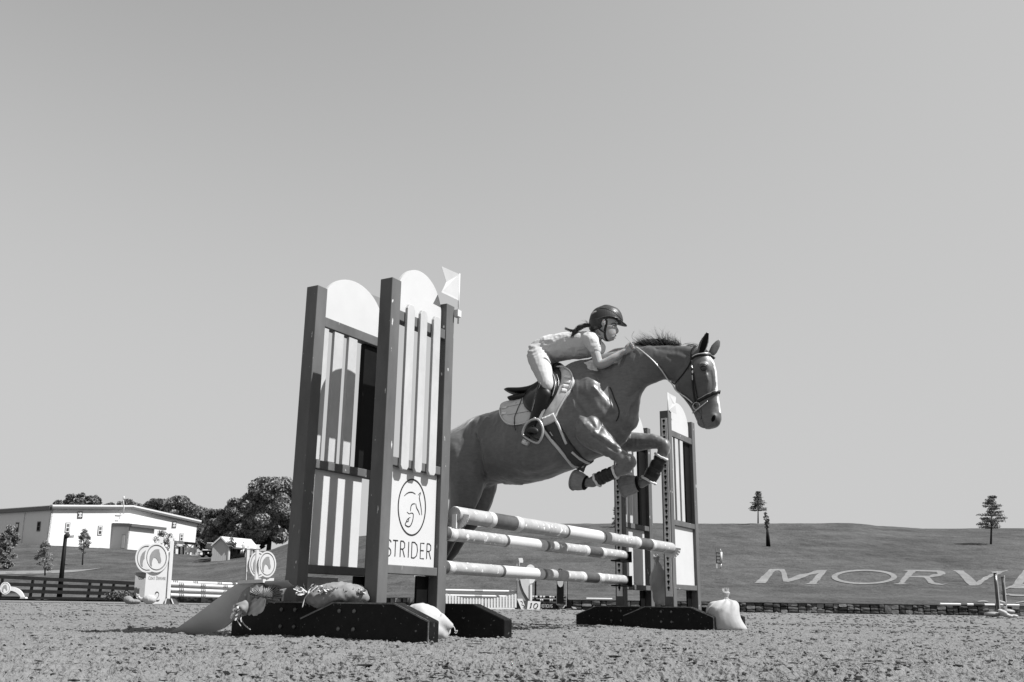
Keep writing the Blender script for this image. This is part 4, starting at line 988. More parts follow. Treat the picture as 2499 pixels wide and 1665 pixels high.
# ---- saddle pad, saddle, girth
pad = thing('saddle_pad', onS(1300, 960, S0), 'light grey quilted saddle pad with white reflective bands under the saddle', 'saddle pad')
drape('rear_pad', [(1220, 998), (1222, 988), (1232, 981), (1260, 974), (1285, 962), (1300, 975), (1300, 1000), (1292, 1031), (1268, 1037), (1246, 1038), (1232, 1032), (1223, 1018)], M_pad, pad, .006, .006, lat=-.10)
drape('front_pad', [(1366, 899), (1376, 895), (1392, 905), (1401, 925), (1401, 938), (1392, 957), (1376, 981), (1363, 1004), (1356, 1020), (1342, 1026), (1328, 1037), (1318, 1036), (1322, 1010), (1345, 975), (1362, 940)], M_pad, pad, .006, .008, lat=-.10)
strap('piping', [(1222, 996), (1221, 1006), (1225, 1020), (1234, 1031), (1247, 1036.5), (1262, 1037), (1278, 1034), (1291, 1030)], .010, M_padwhite, pad, .014, .004)
strap('piping', [(1380, 899), (1392, 907), (1400, 924), (1399, 938), (1391, 955), (1374, 981), (1362, 1003), (1355, 1018)], .010, M_padwhite, pad, .015, .004)
for i, (x, y) in enumerate([(1234, 986), (1233, 998), (1232, 1011)]):
    strap('reflective_patch', [(x-5, y), (x+6, y-1)], .034, M_padwhite, pad, .014, .002)
for i, (x, y) in enumerate([(1387, 922), (1385, 934), (1382, 945), (1378, 955)]):
    strap('reflective_patch', [(x-7, y-1), (x+8, y+1)], .033, M_padwhite, pad, .016, .002)
for px in ([(1240, 1015), (1292, 1006)], [(1262, 976), (1256, 1035)], [(1240, 996), (1290, 985)], [(1340, 1015), (1352, 1021)], [(1334, 1020), (1340, 1031)]): strap('quilt_seam', px, .0035, M_line, pad, .0135, .001)
sad = thing('saddle', onS(1310, 940, S0), 'black leather jumping saddle under the rider, with twin-lobed cantle', 'saddle')
m = MB()
m.loft([sec((1241, 951), (1248, 962), .10), sec((1256, 949), (1262, 966), .15), sec((1283, 947), (1290, 968), .13), (sec((1308, 938), (1315, 965), .10)), sec((1335, 915), (1345, 950), .09), sec((1358, 888), (1368, 915), .09), sec((1368, 886), (1380, 905), .06)], 20, 5)
m.build('seat', M_leather, sad, True)
m = MB()
for sd in (-1, 1): m.loft([sec((1241, 968), (1246, 979), .035, sd*.09), sec((1256, 964), (1262, 977), .05, sd*.10), sec((1285, 960), (1292, 972), .05, sd*.12)], 14, 5)
m.build('panel', M_leather, sad, True)
drape('flap', [(1280, 962), (1279, 975), (1281, 990), (1291, 1004), (1310, 1013), (1328, 1008), (1345, 988), (1362, 958), (1372, 925), (1366, 903), (1345, 905), (1318, 930)], M_leather, sad, .022, .010, lat=-.10)
drape('knee_roll', [(1350, 912), (1357, 914), (1363, 930), (1362, 950), (1354, 972), (1349, 975), (1353, 955), (1354, 935)], M_leather, sad, .034, .012, lat=-.10, both=False)
strap('knee_roll_welt', [(1352, 913), (1359, 926), (1360, 945), (1353, 972)], .006, M_track, sad, .047, .003)
strap('knee_roll_welt', [(1364, 921), (1368, 932), (1367, 948)], .005, M_track, sad, .036, .003)
strap('pommel_plate', [(1353, 909), (1362, 904), (1374, 902), (1380, 903)], .022, M_sack, sad, .036, .004)
strap('stirrup_strap', [(1278, 968), (1272, 988), (1263, 1008), (1258, 1024), (1259, 1040), (1261, 1052)], .008, M_leather, sad, .018, .003)
gi = thing('girth', onS(1370, 1070, S0), 'dark elastic girth edged with white sheepskin round the belly', 'girth')
strap('webbing', [(1340, 1028), (1352, 1047), (1368, 1073), (1390, 1105), (1412, 1127), (1428, 1136)], .125, M_girth, gi, .006, .006, k=7, back=.02, both=True)
strap('fleece_edge', [(1326, 1049), (1345, 1074), (1362, 1094), (1380, 1115), (1394, 1132), (1404, 1138), (1424, 1136)], .030, M_fleece, gi, .006, .012, k=7, back=.02)
strap('fleece_edge', [(1354, 1022), (1362, 1036), (1370, 1054), (1377, 1070), (1382, 1082)], .024, M_fleece, gi, .010, .012, k=7)
strap('fleece_edge', [(1395, 1102), (1410, 1114), (1424, 1123), (1438, 1129)], .024, M_fleece, gi, .008, .012, k=6, back=.02)
strap('billet', [(1326, 1031), (1340, 1026), (1356, 1018)], .075, M_pad, gi, .018, .004)
strap('buckle', [(1343, 1054), (1350, 1064)], .009, M_steel, gi, .016, .003)
# ---- martingale and bridle
mg = thing('martingale', onS(1500, 960, S0), 'thin leather neck strap lying across the shoulder', 'martingale')
strap('neck_strap', [(1488, 945), (1494, 957), (1500, 975), (1507, 990), (1511, 1005), (1509, 1018), (1504, 1028)], .010, M_leather, mg, .003, .003)
br = thing('bridle', onS(1700, 900, S0), 'dark leather bridle with padded noseband and browband and long-cheeked steel bit', 'bridle')
strap('browband', [(1688, 875), (1698, 869), (1710, 866.5), (1724, 866), (1736, 869), (1744, 876)], .022, M_leather, br, .004, .008, k=6, back=.0)
strap('browband_trim', [(1690, 872.5), (1700, 867), (1711, 864.5), (1724, 864), (1736, 867), (1743, 873)], .008, M_track, br, .010, .004, k=6, back=.0)
strap('headpiece', [(1701, 844), (1694, 848), (1689, 857), (1687, 868), (1687, 880)], .018, M_leather, br, .004, .004, k=6)
strap('cheek_piece', [(1688, 880), (1689, 900), (1690, 925), (1692, 950), (1695, 972), (1697, 983)], .016, M_leather, br, .004, .005)
strap('cheek_piece', [(1692, 905), (1695, 930), (1699, 955), (1703, 978)], .010, M_leather, br, .004, .005)
strap('throat_lash', [(1686, 882), (1680, 895), (1668, 912), (1655, 928), (1648, 937)], .011, M_leather, br, .004, .004)
strap('noseband', [(1702, 979), (1712, 974), (1725, 967), (1738, 961), (1750, 957), (1758, 958)], .032, M_leather, br, .004, .011, k=6, back=.0)
strap('noseband_trim', [(1704, 975), (1714, 969.5), (1726, 962.5), (1738, 957), (1750, 953.5), (1757, 954)], .004, M_track, br, .014, .003, k=6, back=.0)
strap('chin_strap', [(1671, 968), (1680, 978), (1690, 986), (1699, 992)], .014, M_leather, br, .004, .005)
strap('buckle', [(1688, 893), (1691, 900)], .012, M_steel, br, .009, .004); strap('buckle', [(1690, 906), (1691, 912)], .012, M_steel, br, .009, .004)
strap('buckle_tongue', [(1690, 916), (1690.5, 928)], .008, M_tape, br, .009, .002)
h = hit(1701, 991, .010); c = h[0]
rg = [c+JU*cos(a)*.029+UP*sin(a)*.029 for a in [2*pi*k/24 for k in range(25)]]
MB().tube(rg, .0032, 7).build('bit_ring', M_steel, br, True)
a = hit(1690.5, 1008, .02); a = (a[0] if a else onS(1690.5, 1008, S0-.06)); b = hit(1726, 981, .012)[0]
m = MB().tube([a, (a+b)/2, b], [.0035, .006, .0035], 8); m.ell(b, JU*.006, PO*.006, UP*.006, 10, 6); m.ell(a, JU*.006, PO*.006, UP*.006, 10, 6); m.build('bit_cheek', M_steel, br, True)
rein = MB(); rp = []
for q in spline([Vector(p) for p in [(1553, 850), (1563, 856), (1580, 868), (1600, 886), (1618, 906), (1633, 928), (1643, 941), (1656, 955), (1675, 968), (1692, 984)]], 5):
    h = hit(q[0], q[1], .012); rp.append(h[0] if h else onS(q[0], q[1], S0-.07))
for it in range(3): rp = [rp[0]]+[(rp[i-1]+rp[i]*2+rp[i+1])/4 for i in range(1, len(rp)-1)]+[rp[-1]]
rein.tube(rp, .0055, 6); rein.build('rein', M_track, br, True)
MB().tube([mirror(p) for p in rp], .0055, 6).build('rein', M_leather, br, True)
# ================================================================ the rider
M_skin = mat('skin', .32, .7, .15, .05, 30, .06, 120, dist=.001)
M_skin.node_tree.nodes['Principled BSDF'].inputs['Subsurface Weight'].default_value = .05
M_lip = mat('lips', .16, .4, .5)
M_hair = mat('dark_hair', .018, .4, .5, .4, 60)
M_shirt = mat('white_shirt', .48, .8, .2, .03, 20, .25, 40, dist=.004)
M_breech = mat('pale_breeches', .42, .8, .2, .04, 20, .25, 60, dist=.003)
M_rboot = mat('riding_boot', .010, .45, .35, .3, 30, .08, 120, dist=.001)
M_helmet = mat('helmet_shell', .025, .45, .4, .1, 60, .04, 300, dist=.0005)
M_helmgloss = mat('helmet_stripe', .06, .3, .5)
M_iron = mat('stirrup_iron', .42, .35, .5, .05, 50, metal=.4)
rider = thing('person', onS(1320, 950, S0), 'young rider in white shirt, pale breeches and black boots leaning over the horse\'s neck', 'person')
shirt = MB()
shirt.loft([sec((1322, 828), (1352, 886), .125), sec((1338, 821), (1364, 880), .125), sec((1366, 816), (1388, 876), .118), sec((1394, 812.5), (1415, 874), .125), sec((1418, 811), (1438, 869), .14), sec((1438, 811), (1460, 860), .125), sec((1452, 814), (1470, 848), .075)], 28, 5)
def armpts(sd):
    return [(1446, 834, sd*.135, .058), (1452, 850, sd*.155, .047)]
for sd in (-1, 1): limb(shirt, [(1436, 828, sd*.10, .062), (1443, 832, sd*.14, .060), (1448, 843, sd*.155, .053), (1452, 853, sd*.16, .046)])
lump(shirt, 1444, 822, 0, .05, .065, .04, .2)
bre = MB()
bre.loft([sec((1297, 850), (1310, 895), .08), sec((1300, 843), (1330, 896), .135), sec((1312, 834), (1344, 892), .14), sec((1326, 827), (1355, 886), .128)], 26, 5)
for sd in (-1, 1):
    limb(bre, [(1312, 868, sd*.085, .092), (1318, 885, sd*.14, .088), (1325, 905, sd*.22, .076), (1331, 925, sd*.285, .062), (1335, 941, sd*.315, .054), (1331, 952, sd*.32, .040)])
lump(bre, 1305, 872, -.06, .055, .08, .075, 0); lump(bre, 1305, 872, .06, .055, .08, .075, 0)
skin = MB()
skin.loft([sec((1330, 845), (1350, 870), .06), sec((1370, 830), (1390, 862), .07), sec((1420, 822), (1440, 858), .10), sec((1445, 822), (1463, 845), .06)], 16, 4)
HX, HYc = 1478, 800
hc = onS(HX, HYc, S0); YH = hc.y                       # the head is turned to look along the picture plane
F3 = Vector((1, .04, 0)).normalized(); L3 = Vector((-.04, 1, 0)).normalized()
def hd(x, y, dy=0.0): return onY(x, y, YH)+L3*dy*KS
def hsec(a, b, hw, dy=0): A = hd(*a); Bq = hd(*b); return ((A+Bq)/2+L3*dy, (A-Bq)/2, L3*hw*KS)
# neck
limb(skin, [(1450, 835, 0, .052), (1456, 824, 0, .045), (1463, 814, 0, .043), (1470, 805, 0, .044)])
# skull and face: sections run from the back of the head to the face, face outline on the right
skin.loft([hsec((1478, 752), (1476, 756), .01), hsec((1494, 758), (1445, 763), .062), hsec((1502, 768), (1441, 775), .071), hsec((1506, 779), (1441, 787), .073), hsec((1507.5, 788), (1443, 798), .072), hsec((1505.5, 796), (1449, 806), .068),
           hsec((1505.5, 803), (1456, 812), .064), hsec((1504.5, 810), (1463, 819), .060), hsec((1503.5, 815.5), (1468, 825), .055), hsec((1501, 820), (1472, 829), .049), hsec((1499, 825.5), (1477, 832), .041), hsec((1495.5, 830.5), (1483, 833), .026)], 28, 5, power=.92)
skin.loft([(hd(1503, 797), F3*.006, L3*.007), (hd(1505.5, 802), F3*.010, L3*.009), (hd(1507, 807), F3*.0105, L3*.012), (hd(1506.5, 811.5), F3*.009, L3*.015), (hd(1504, 814.5), F3*.006, L3*.012)], 14, 4)   # nose
for sd in (-1, 1):
    skin.ell(hd(1506.0, 812.3, sd*.011), F3*.007, L3*.006, UP*.006, 10, 7)
    skin.ell(hd(1503.5, 790.5, sd*.030), F3*.011, L3*.026, UP*.006, 12, 7)        # brow
    skin.ell(hd(1493, 812, sd*.036), F3*.020, L3*.017, UP*.022, 12, 8)            # cheek
skin.ell(hd(1495.5, 828, 0), F3*.013, L3*.018, UP*.012, 12, 8)      # chin
skin.ell(hd(1503.0, 820.0), F3*.007, L3*.017, UP*.0045, 12, 7); skin.ell(hd(1501.2, 825.0), F3*.0075, L3*.015, UP*.005, 12, 7)    # lips, pursed
# ear
er = hd(1468.8, 797, -.078)
skin.ell(er, F3*.017, -L3*.009, UP*.024+F3*-.003, 14, 9)
# arms
def hand(mb, wrist, knk, sd):
    d = (knk-wrist).normalized(); side = PO*sd; up = (UP-d*UP.dot(d)).normalized()
    palm = wrist+d*.034; out = (side*.5+up*.2).normalized()
    mb.loft([(wrist, up*.021, PO*.016), (wrist+d*.022, up*.028, PO*.015), (wrist+d*.050, up*.034, PO*.016), (wrist+d*.068, up*.031, PO*.014)], 14, 4, power=.85)
    for i, L in enumerate((.060, .066, .062, .050)):       # four fingers curled round the rein
        o = wrist+d*.060+up*(.026-.017*i); r = .0082-.0006*(i == 3)
        p1 = o+d*L*.42+out*.004; p2 = p1+(d*.2-up*.25-PO*sd*-.8).normalized()*L*.34*-1*(-1); p3 = p2-d*L*.34
        mb.tube([o, o+d*L*.25, p1, p2, p3], [r, r, r*.97, r*.9, r*.75], 8)
    t0 = wrist+d*.024+up*.024; mb.tube([t0, t0+d*.022+up*.010-PO*sd*-.002, t0+d*.044+up*.008, t0+d*.060+up*.0], [.010, .0095, .0088, .007], 8)
for sd in (-1, 1):
    wr = (1524, 858)
    if sd < 0: limb(skin, [(1446, 840, sd*.15, .040), (1455, 868, sd*.165, .0385), (1462, 888, sd*.165, .037), (1478, 886, sd*.155, .037), (1497, 874, sd*.14, .032), (1512, 864.5, sd*.12, .025), (1524, 858, sd*.11, .021)])
    else: limb(skin, [(1446, 840, sd*.15, .040), (1455, 866, sd*.165, .037), (1466, 880, sd*.165, .034), (1484, 870, sd*.15, .034), (1503, 858, sd*.13, .028), (1516, 854, sd*.11, .023), (1526, 852, sd*.10, .020)])
    w_ = onS(1524, 858, S0+sd*.11) if sd < 0 else onS(1526, 852, S0+sd*.10)
    k_ = onS(1545, 844.5, S0+sd*.095) if sd < 0 else onS(1547, 843, S0+sd*.085)
    hand(skin, w_, k_, sd)
for sd in (-1, 1): limb(skin, [(1318, 868, sd*.07, .045), (1329, 925, sd*.27, .032), (1326, 965, sd*.315, .03), (1308, 1008, sd*.32, .02)])
skin.loft([sec((1308, 858), (1322, 880), .05), sec((1332, 846), (1350, 870), .06)], 14, 4)
remesh(skin, 'body', M_skin, .0042, 3, rider)
def fold(amp, sc, seed, az=1.):
    def f(co, no):
        n = vnoise(co[:, 0]*sc, co[:, 1]*sc, co[:, 2]*sc*az, seed); r = 1-np.abs(2*n-1); n2 = vnoise(co[:, 0]*sc*2.3, co[:, 1]*sc*2.3, co[:, 2]*sc*2.3*az, seed+1); r2 = 1-np.abs(2*n2-1)
        return co+no*((r-.5)*amp+(r2-.5)*amp*.45)[:, None]
    return f
def shirt_disp(co, no):
    co = fold(.011, 13, 51, 1.6)(co, no); return co
sh = remesh(shirt, 'shirt', M_shirt, .006, 4, rider, shirt_disp)
def bre_disp(co, no):
    z = co[:, 2]; base = fold(.004, 14, 61)(co, no)
    hip = np.clip((z-onS(1310, 893, S0).z)/.08, 0, 1)
    w = np.sin(z*150+12*(vnoise(co[:, 0]*6, co[:, 1]*6, z*6, 63)))*.0035*hip
    return base+no*w[:, None]
remesh(bre, 'breeches', M_breech, .006, 4, rider, bre_disp)
# sleeve hems, collar, belt-line
def hem(pts, r, par, m, nm): MB().tube(pts, r, 7).build(nm, m, par, True)
c = onS(1452, 851, S0-.157); d = (onS(1462, 888, S0-.165)-onS(1452, 851, S0-.157)).normalized(); x = d.cross(PO).normalized()
hem([c+x*cos(a)*.049+PO*sin(a)*.049 for a in [2*pi*k/26 for k in range(27)]], .0035, sh, M_shirt, 'sleeve_hem')
nk = onS(1458, 820, S0); ax = (onS(1468, 806, S0)-onS(1450, 838, S0)).normalized(); x = ax.cross(PO).normalized()
hem([nk+x*cos(a)*.062+PO*sin(a)*.054-ax*.012*cos(a) for a in [2*pi*k/26 for k in range(27)]], .008, sh, M_shirt, 'collar')
MB().loft([(onS(1468, 834, S0), PO*.03, JU*.006), (onS(1472, 842, S0), PO*.048, JU*.007), (onS(1471, 854, S0), PO*.048, JU*.007), (onS(1467, 864, S0), PO*.03, JU*.006)], 14, 4).build('shirt_front', M_shirt, rider, True)
# riding boots
for sd in (-1, 1):
    lat = sd*.325; m = MB()
    m.loft([sec((1320, 930), (1322, 936), .012, lat), sec((1312, 944), (1338, 946), .040, lat), sec((1309, 955), (1346, 961), .052, lat), sec((1304, 972), (1342, 976), .053, lat), sec((1299, 992), (1334, 996), .046, lat), sec((1296, 1010), (1323, 1014), .038, lat), sec((1294, 1022), (1315, 1024), .034, lat), sec((1290, 1036), (1310, 1034), .036, lat)], 22, 5)
    lf = lat+sd*.01
    limb(m, [(1302, 1026, lf, .037), (1293, 1046, lf, .038), (1286, 1062, lf+sd*-.0, .035)])
    a = onS(1292, 1046, S0+lf); t = onS(1305, 1055, S0+lf+sd*.075)
    m.loft([(a-JU*.0, UP*.036, PO*.034), (a.lerp(t, .35), UP*.034, PO*.012+JU*.036), (a.lerp(t, .75), UP*.027, PO*.012+JU*.040), (t, UP*.012, PO*.008+JU*.022)], 20, 5)
    remesh(m, 'boot', M_rboot, .006, 4, rider)
    hp = onS(1283.5, 1079, S0+lf+sd*.0); hx = (onS(1300, 1086, S0+lf)-onS(1275, 1072, S0+lf)).normalized(); hy = hx.cross(PO).normalized()
    m = MB(); m.loft([(hp-hy*.024, hx*.034, PO*.028), (hp+hy*.018, hx*.034, PO*.028)], 18, 2, power=.7).build('heel', M_track, rider, True)
    tp_ = t+(CAM-t).normalized()*.004
# sole seen inside the stirrup
sp = onS(1303, 1052, S0-.40)
MB().ell(sp, (JU*.95-UP*.3).normalized()*.044, -PO*.016, (UP*.95+JU*.3).normalized()*.030, 18, 10).build('toe_cap', M_boot, rider, True)
for pl in ([(1319, 935), (1316, 945), (1309, 962), (1303, 985), (1298, 1003)],):
    MB().tube(spline([onS(x, y, S0-.325-.045) for x, y in pl], 4), .0022, 5).build('boot_seam', M_track, rider, True)
# stirrups
for sd in (-1, 1):
    st = thing('stirrup', onS(1303, 1050, S0+sd*.36), 'pale stirrup iron and leather on the rider\'s near foot' if sd < 0 else 'stirrup iron on the far side of the horse, hidden by its barrel', 'stirrup', 'stirrups')
    lat = S0+sd*(.415 if sd < 0 else .36)
    pts = [(1304, 1023.5), (1312, 1024), (1320, 1032), (1325, 1047), (1323, 1064), (1316, 1078), (1309, 1081), (1295, 1075), (1281, 1066), (1276, 1060), (1277, 1050), (1284, 1036), (1294, 1027), (1304, 1023.5)]
    MB().tube(spline([onS(x, y, lat) for x, y in pts], 4), .0105, 8).build('iron', M_iron, st, True)
    MB().bar(onS(1281, 1058, lat), onS(1313, 1073, lat), .05, .013, up=JU).build('tread', M_leather, st)
    MB().ell(onS(1304.6, 1022, lat), JU*.014, PO*.009, UP*.013).build('eye_loop', M_iron, st, True)
    if sd < 0: MB().bar(onS(1316, 1024, S0-.37), onS(1328, 999, S0-.34), .021, .005, up=PO).build('stirrup_leather', M_iron, st)
# helmet
hel = MB()
hsh = [hsec((1500, 749.5), (1462, 749), .020), hsec((1507, 754), (1451, 755), .058), hsec((1514, 762), (1443, 765), .079), hsec((1518.5, 772), (1439, 776), .088), hsec((1520.5, 782), (1437, 786), .090), hsec((1520, 789), (1437, 794), .089)]
HS = MB().loft([hsec((1486, 744.5), (1474, 744.5), .008)]+hsh, 40, 5)
ho = HS.build('helmet_shell_part', M_helmet); 
hm = thing('riding_helmet', hc, 'dark matte riding helmet with a short peak and glossy swept stripe', 'helmet')
# trim the bottom with the sweeping line of the rim
me_ = ho.data; top_keep = []
for vv in me_.vertices: pass
attach(ho, hm); ho.name = 'shell'
rim = [hd(1521, 788.5), hd(1519, 789.5, -.03), hd(1511, 786.5, -.066), hd(1498, 782, -.086), hd(1482, 779.5, -.091), hd(1466, 782, -.088), hd(1452, 787, -.075), hd(1441, 792.5, -.045), hd(1437, 794, 0), hd(1441, 792.5, .045), hd(1452, 787, .075), hd(1466, 782, .088), hd(1482, 779.5, .091), hd(1498, 782, .086), hd(1511, 786.5, .066), hd(1519, 789.5, .03), hd(1521, 788.5)]
rimc = spline(rim, 4)
MB().tube(rimc, .0035, 6).build('rim', M_helmgloss, hm, True)
# shell cut: move vertices below the rim line up onto it
rx = sorted([((p-hc).dot(F3), p.z) for p in rimc if (p-hc).dot(L3) <= 0]); RXx = [a for a, b in rx]; RXz = [b for a, b in rx]
for vv in me_.vertices:
    zr = np.interp((vv.co-hc).dot(F3), RXx, RXz)
    if vv.co.z < zr: vv.co.z = zr-.001
pk = MB(); top = []; n = 15
for i in range(n):
    a = -1.15+2.3*i/(n-1); base = hd(1484, 786)+F3*cos(a)*.112+L3*sin(a)*.086-UP*(.004+.006*cos(a)); ext = F3*(.048*cos(a)**1.2+.004)-UP*(.026*cos(a)**1.2)
    zr = np.interp((base-hc).dot(F3), RXx, RXz); base.z = zr+.001
    top.append((base, base+ext))
for b_, e_ in top: pk.v += [tuple(b_), tuple(b_.lerp(e_, .5)+UP*.003), tuple(e_), tuple(b_-UP*.006), tuple(e_-UP*.003)]
for i in range(n-1):
    q = i*5; r_ = q+5
    for a, b in ((0, 1), (1, 2), (2, 4), (4, 3), (3, 0)): pk.f.append((q+a, q+b, r_+b, r_+a)); pk.m.append(0)
pk.build('peak', M_helmet, hm, True)
for off, y0 in ((0, 0), (7, -3)):
    pts = [(1463+off, 752+y0), (1478+off, 754+y0), (1494+off*.9, 760+y0*.8), (1507+off*.7, 770+y0*.6), (1516+off*.4, 781), (1520.5, 787)]
    ht = BVHTree.FromPolygons([v_.co.copy() for v_ in me_.vertices], [tuple(p.vertices) for p in me_.polygons])
    strap('stripe', pts, .004, M_hole if off == 0 else M_helmgloss, hm, .0005, .0018, tree=ht)
strap('swept_band', [(1466, 750.5), (1482, 752), (1497, 757.5), (1510, 768), (1518, 779)], .013, M_helmgloss, hm, .0003, .0015, tree=ht)
sb = rider.children[0]
sbt = BVHTree.FromPolygons([v_.co.copy() for v_ in sb.data.vertices], [tuple(p.vertices) for p in sb.data.polygons])
strap('chin_strap', [(1480, 782), (1479, 795), (1476, 808), (1476.5, 820), (1480, 829), (1483, 832)], .021, M_rboot, hm, .002, .004, tree=sbt)
strap('chin_strap', [(1456, 790), (1464, 803), (1472, 809), (1476, 810)], .013, M_rboot, hm, .012, .004, tree=sbt)
# hair: cap under the helmet and ponytail
h_ = MB(); rr = random.Random(4)
h_.loft([hsec((1490, 779), (1437, 786), .084), hsec((1486, 788), (1437, 793), .083), hsec((1480, 798), (1438, 801), .078), hsec((1470, 807), (1443, 808), .058)], 28, 4, power=.75)
h_.build('hair', M_hair, rider, True)
ear = MB(); ear.ell(hd(1468.8, 797, -.094), F3*.0165, -L3*.009, UP*.022, 14, 9); ear.build('ear', M_skin, rider, True)
MB().tube(spline([hd(1466.5, 791, -.103), hd(1471, 790, -.103), hd(1472.5, 796, -.103), hd(1469, 803, -.102)], 4), .0022, 5).build('ear_fold', M_skin, rider, True)
MB().ell(hd(1470, 798, -.1035), F3*.005, -L3*.002, UP*.007).build('ear_hollow', M_lip, rider, True)
pt = MB()
def strand(pts, w, n=5): pt.tube(spline(pts, 5), [w*(1-.8*i/(len(spline(pts, 5))-1)) for i in range(len(spline(pts, 5)))], n)
for i in range(150):
    j = lambda s=.012: Vector([rr.uniform(-s, s) for _ in range(3)])
    k = rr.random()
    tip = hd(1380, 802)+j(.012) if k < .45 else (hd(1396, 823)+j(.014) if k < .75 else hd(1410, 808)+j(.02))
    strand([hd(1446, 797)+j(.010), hd(1430, 794)+j(.014), hd(1414, 800+rr.uniform(-3, 3))+j(.014), hd(1400, 808 if k < .45 else 812)+j(.012), tip], rr.uniform(.0012, .0032))
for i in range(14):
    a = rr.uniform(-3, 10); strand([hd(1438, 793)+Vector([rr.uniform(-.01, .01) for _ in range(3)]), hd(1430+a*.3, 787-rr.uniform(0, 4)), hd(1420+a, 786-rr.uniform(0, 8))], .0007, 3)
pt.build('ponytail', M_hair, rider, True, fix=False)
# face details
M_white_eye = mat('eye_white', .22, .3, .5)
MB().ell(hd(1499.2, 797.5, -.047), F3*.008, L3*.0055, UP*.0052, 12, 8).build('eye', M_white_eye, rider, True)
MB().ell(hd(1500.8, 797.3, -.0515), F3*.0038, L3*.0025, UP*.0042, 10, 7).build('iris', M_eye, rider, True)
strap('eyelid', [(1494, 797.5), (1497, 794.8), (1500.5, 794.3), (1503, 796)], .0055, M_hair, rider, .0005, .0022, tree=sbt)
strap('eyebrow', [(1491, 792), (1495, 789.3), (1500, 789.2), (1504, 791.5)], .0085, M_hair, rider, .0005, .002, tree=sbt)
strap('mouth', [(1495, 823), (1499, 822), (1502.5, 822.5)], .0085, M_hair, rider, -.001, .0025, tree=sbt)
strap('lower_lip', [(1497, 826), (1499.5, 826), (1501.5, 825.5)], .006, M_lip, rider, .0, .002, tree=sbt)
MB().ell(hd(1504.8, 814.6, -.012), F3*.003, L3*.003, UP*.0015).build('nostril', M_hole, rider, True)
# ================================================================ background
def G(x, y, y0=43): return on_ground(x, y, y0)
M_stone = [mat('stone_%s' % n, v, .85, .3, .3, 3, .6, 14, dist=.03) for n, v in (('dark', .055), ('middle', .10), ('pale', .165), ('black', .03))]
M_mortar = mat('wall_core', .012, .9, .2, .3, 6)
M_cap = mat('wall_grass_edge', .06, .9, .2, .4, 8, .5, 20)
# ---- stone retaining wall: every stone of the part that reads stone by stone
wall = thing('stone_wall', (8, 42, 0), 'low dark dry-stone wall holding up the lawn along the back of the arena', 'stone wall')
def wl(X): return 42.0 if X > -4 else 42.0+(-4-X)
rr = random.Random(21)
cm = MB(); cm.box((13, 42.2, .19), Vector((17, 0, 0)), Vector((0, .14, 0)), UP*.21); cm.build('core', M_mortar, wall)
cm = MB(); a_, b_ = Vector((-4, 42.2, .19)), Vector((-24, 62.2, .19)); cm.box((a_+b_)/2, (b_-a_)/2, Vector((.1, .1, 0)), UP*.19); cm.build('core', M_mortar, wall)
def stone_mesh(seed, m):
    q = random.Random(seed); b = bmesh.new(); bmesh.ops.create_cube(b, size=1)
    bmesh.ops.subdivide_edges(b, edges=b.edges[:], cuts=1, use_grid_fill=True)
    for v in b.verts:
        n = v.co.normalized(); v.co = v.co.lerp(n*.5, .30)+Vector([q.uniform(-.05, .05) for _ in range(3)])
    me = bpy.data.meshes.new('stone'); b.to_mesh(me); b.free(); me.materials.append(m); return me
SM = [stone_mesh(i, M_stone[[0, 1, 0, 2, 3, 1, 0, 3, 2, 0, 1, 3][i]]) for i in range(12)]
count = 0; far = MB()
def lay(X0, X1, parts):
    global count
    X = X0
    while X < X1:
        w = rr.uniform(.20, .46); rows = rr.choice([2, 3, 3, 3, 2, 1]); h = .40/rows
        for k in range(rows):
            ww = w; xs = [(X, w)]
            if rows < 3 and rr.random() < .25: pass
            for xx, w2 in xs:
                hh = h*rr.uniform(.88, 1.04); z = .0+h*(k+.5); c = Vector((xx+w2/2, wl(xx+w2/2)+.03+rr.uniform(-.03, .03), z))
                if parts and count < 300:
                    o = bpy.data.objects.new('stone', rr.choice(SM)); COL.objects.link(o); o.location = c; o.scale = (w2*.97, .22, hh*.95); o.rotation_euler = (rr.uniform(-.1, .1), rr.choice([0, pi]), rr.uniform(-.1, .1)); attach(o, wall); count += 1
                else: far.box(c, Vector((w2*.47, 0, 0)), Vector((0, .1, 0)), UP*hh*.46, rr.choice([0, 1, 2, 3]))
        X += w
lay(1.2, 2.4, True); lay(2.4, 20.2, True); lay(-4.2, 1.2, False); lay(20.2, 29, False); lay(-23, -4.2, False)
o = far.build('far_stones', M_stone, wall); tag(o, kind='stuff')
cp_ = MB(); cp_.box((13, 42.14, .412), Vector((17, 0, 0)), Vector((0, .22, 0)), UP*.012); cp_.bar((-4, 42.15, .39), (-24, 62.15, .39), .4, .03); cp_.build('turf_edge', M_cap, wall)
# ---- painted words on the hillside
M_lime = ground_mat('lime_paint', .2, .08, .26, [(9, (1, .35, 1), .8), (1.2, (1, .5, 1), .7), (30, (1, 1, 1), .5)], (.5, .1, 5))
def hill_shape(name, poly_px, parent, k=1):
    """outline given on the photo, laid 3 cm above the turf and following it"""
    b = bmesh.new(); vs = []
    pts = poly_px
    for x, y in pts: p = on_lawn(x, y); vs.append(b.verts.new((p.x, p.y, p.z+.05)))
    f = b.faces.new(vs); bmesh.ops.triangulate(b, faces=[f], ngon_method='EAR_CLIP')
    for it in range(3):
        bmesh.ops.subdivide_edges(b, edges=[e for e in b.edges if e.calc_length() > .7], cuts=1)
        bmesh.ops.triangulate(b, faces=b.faces[:])
    for v in b.verts:
        v.co.z = lawn_z(v.co.x, v.co.y)+.025
    me = bpy.data.meshes.new(name); b.to_mesh(me); b.free(); me.materials.append(M_lime); o = bpy.data.objects.new(name, me); COL.objects.link(o); attach(o, parent); return o
S_ = 719/2354
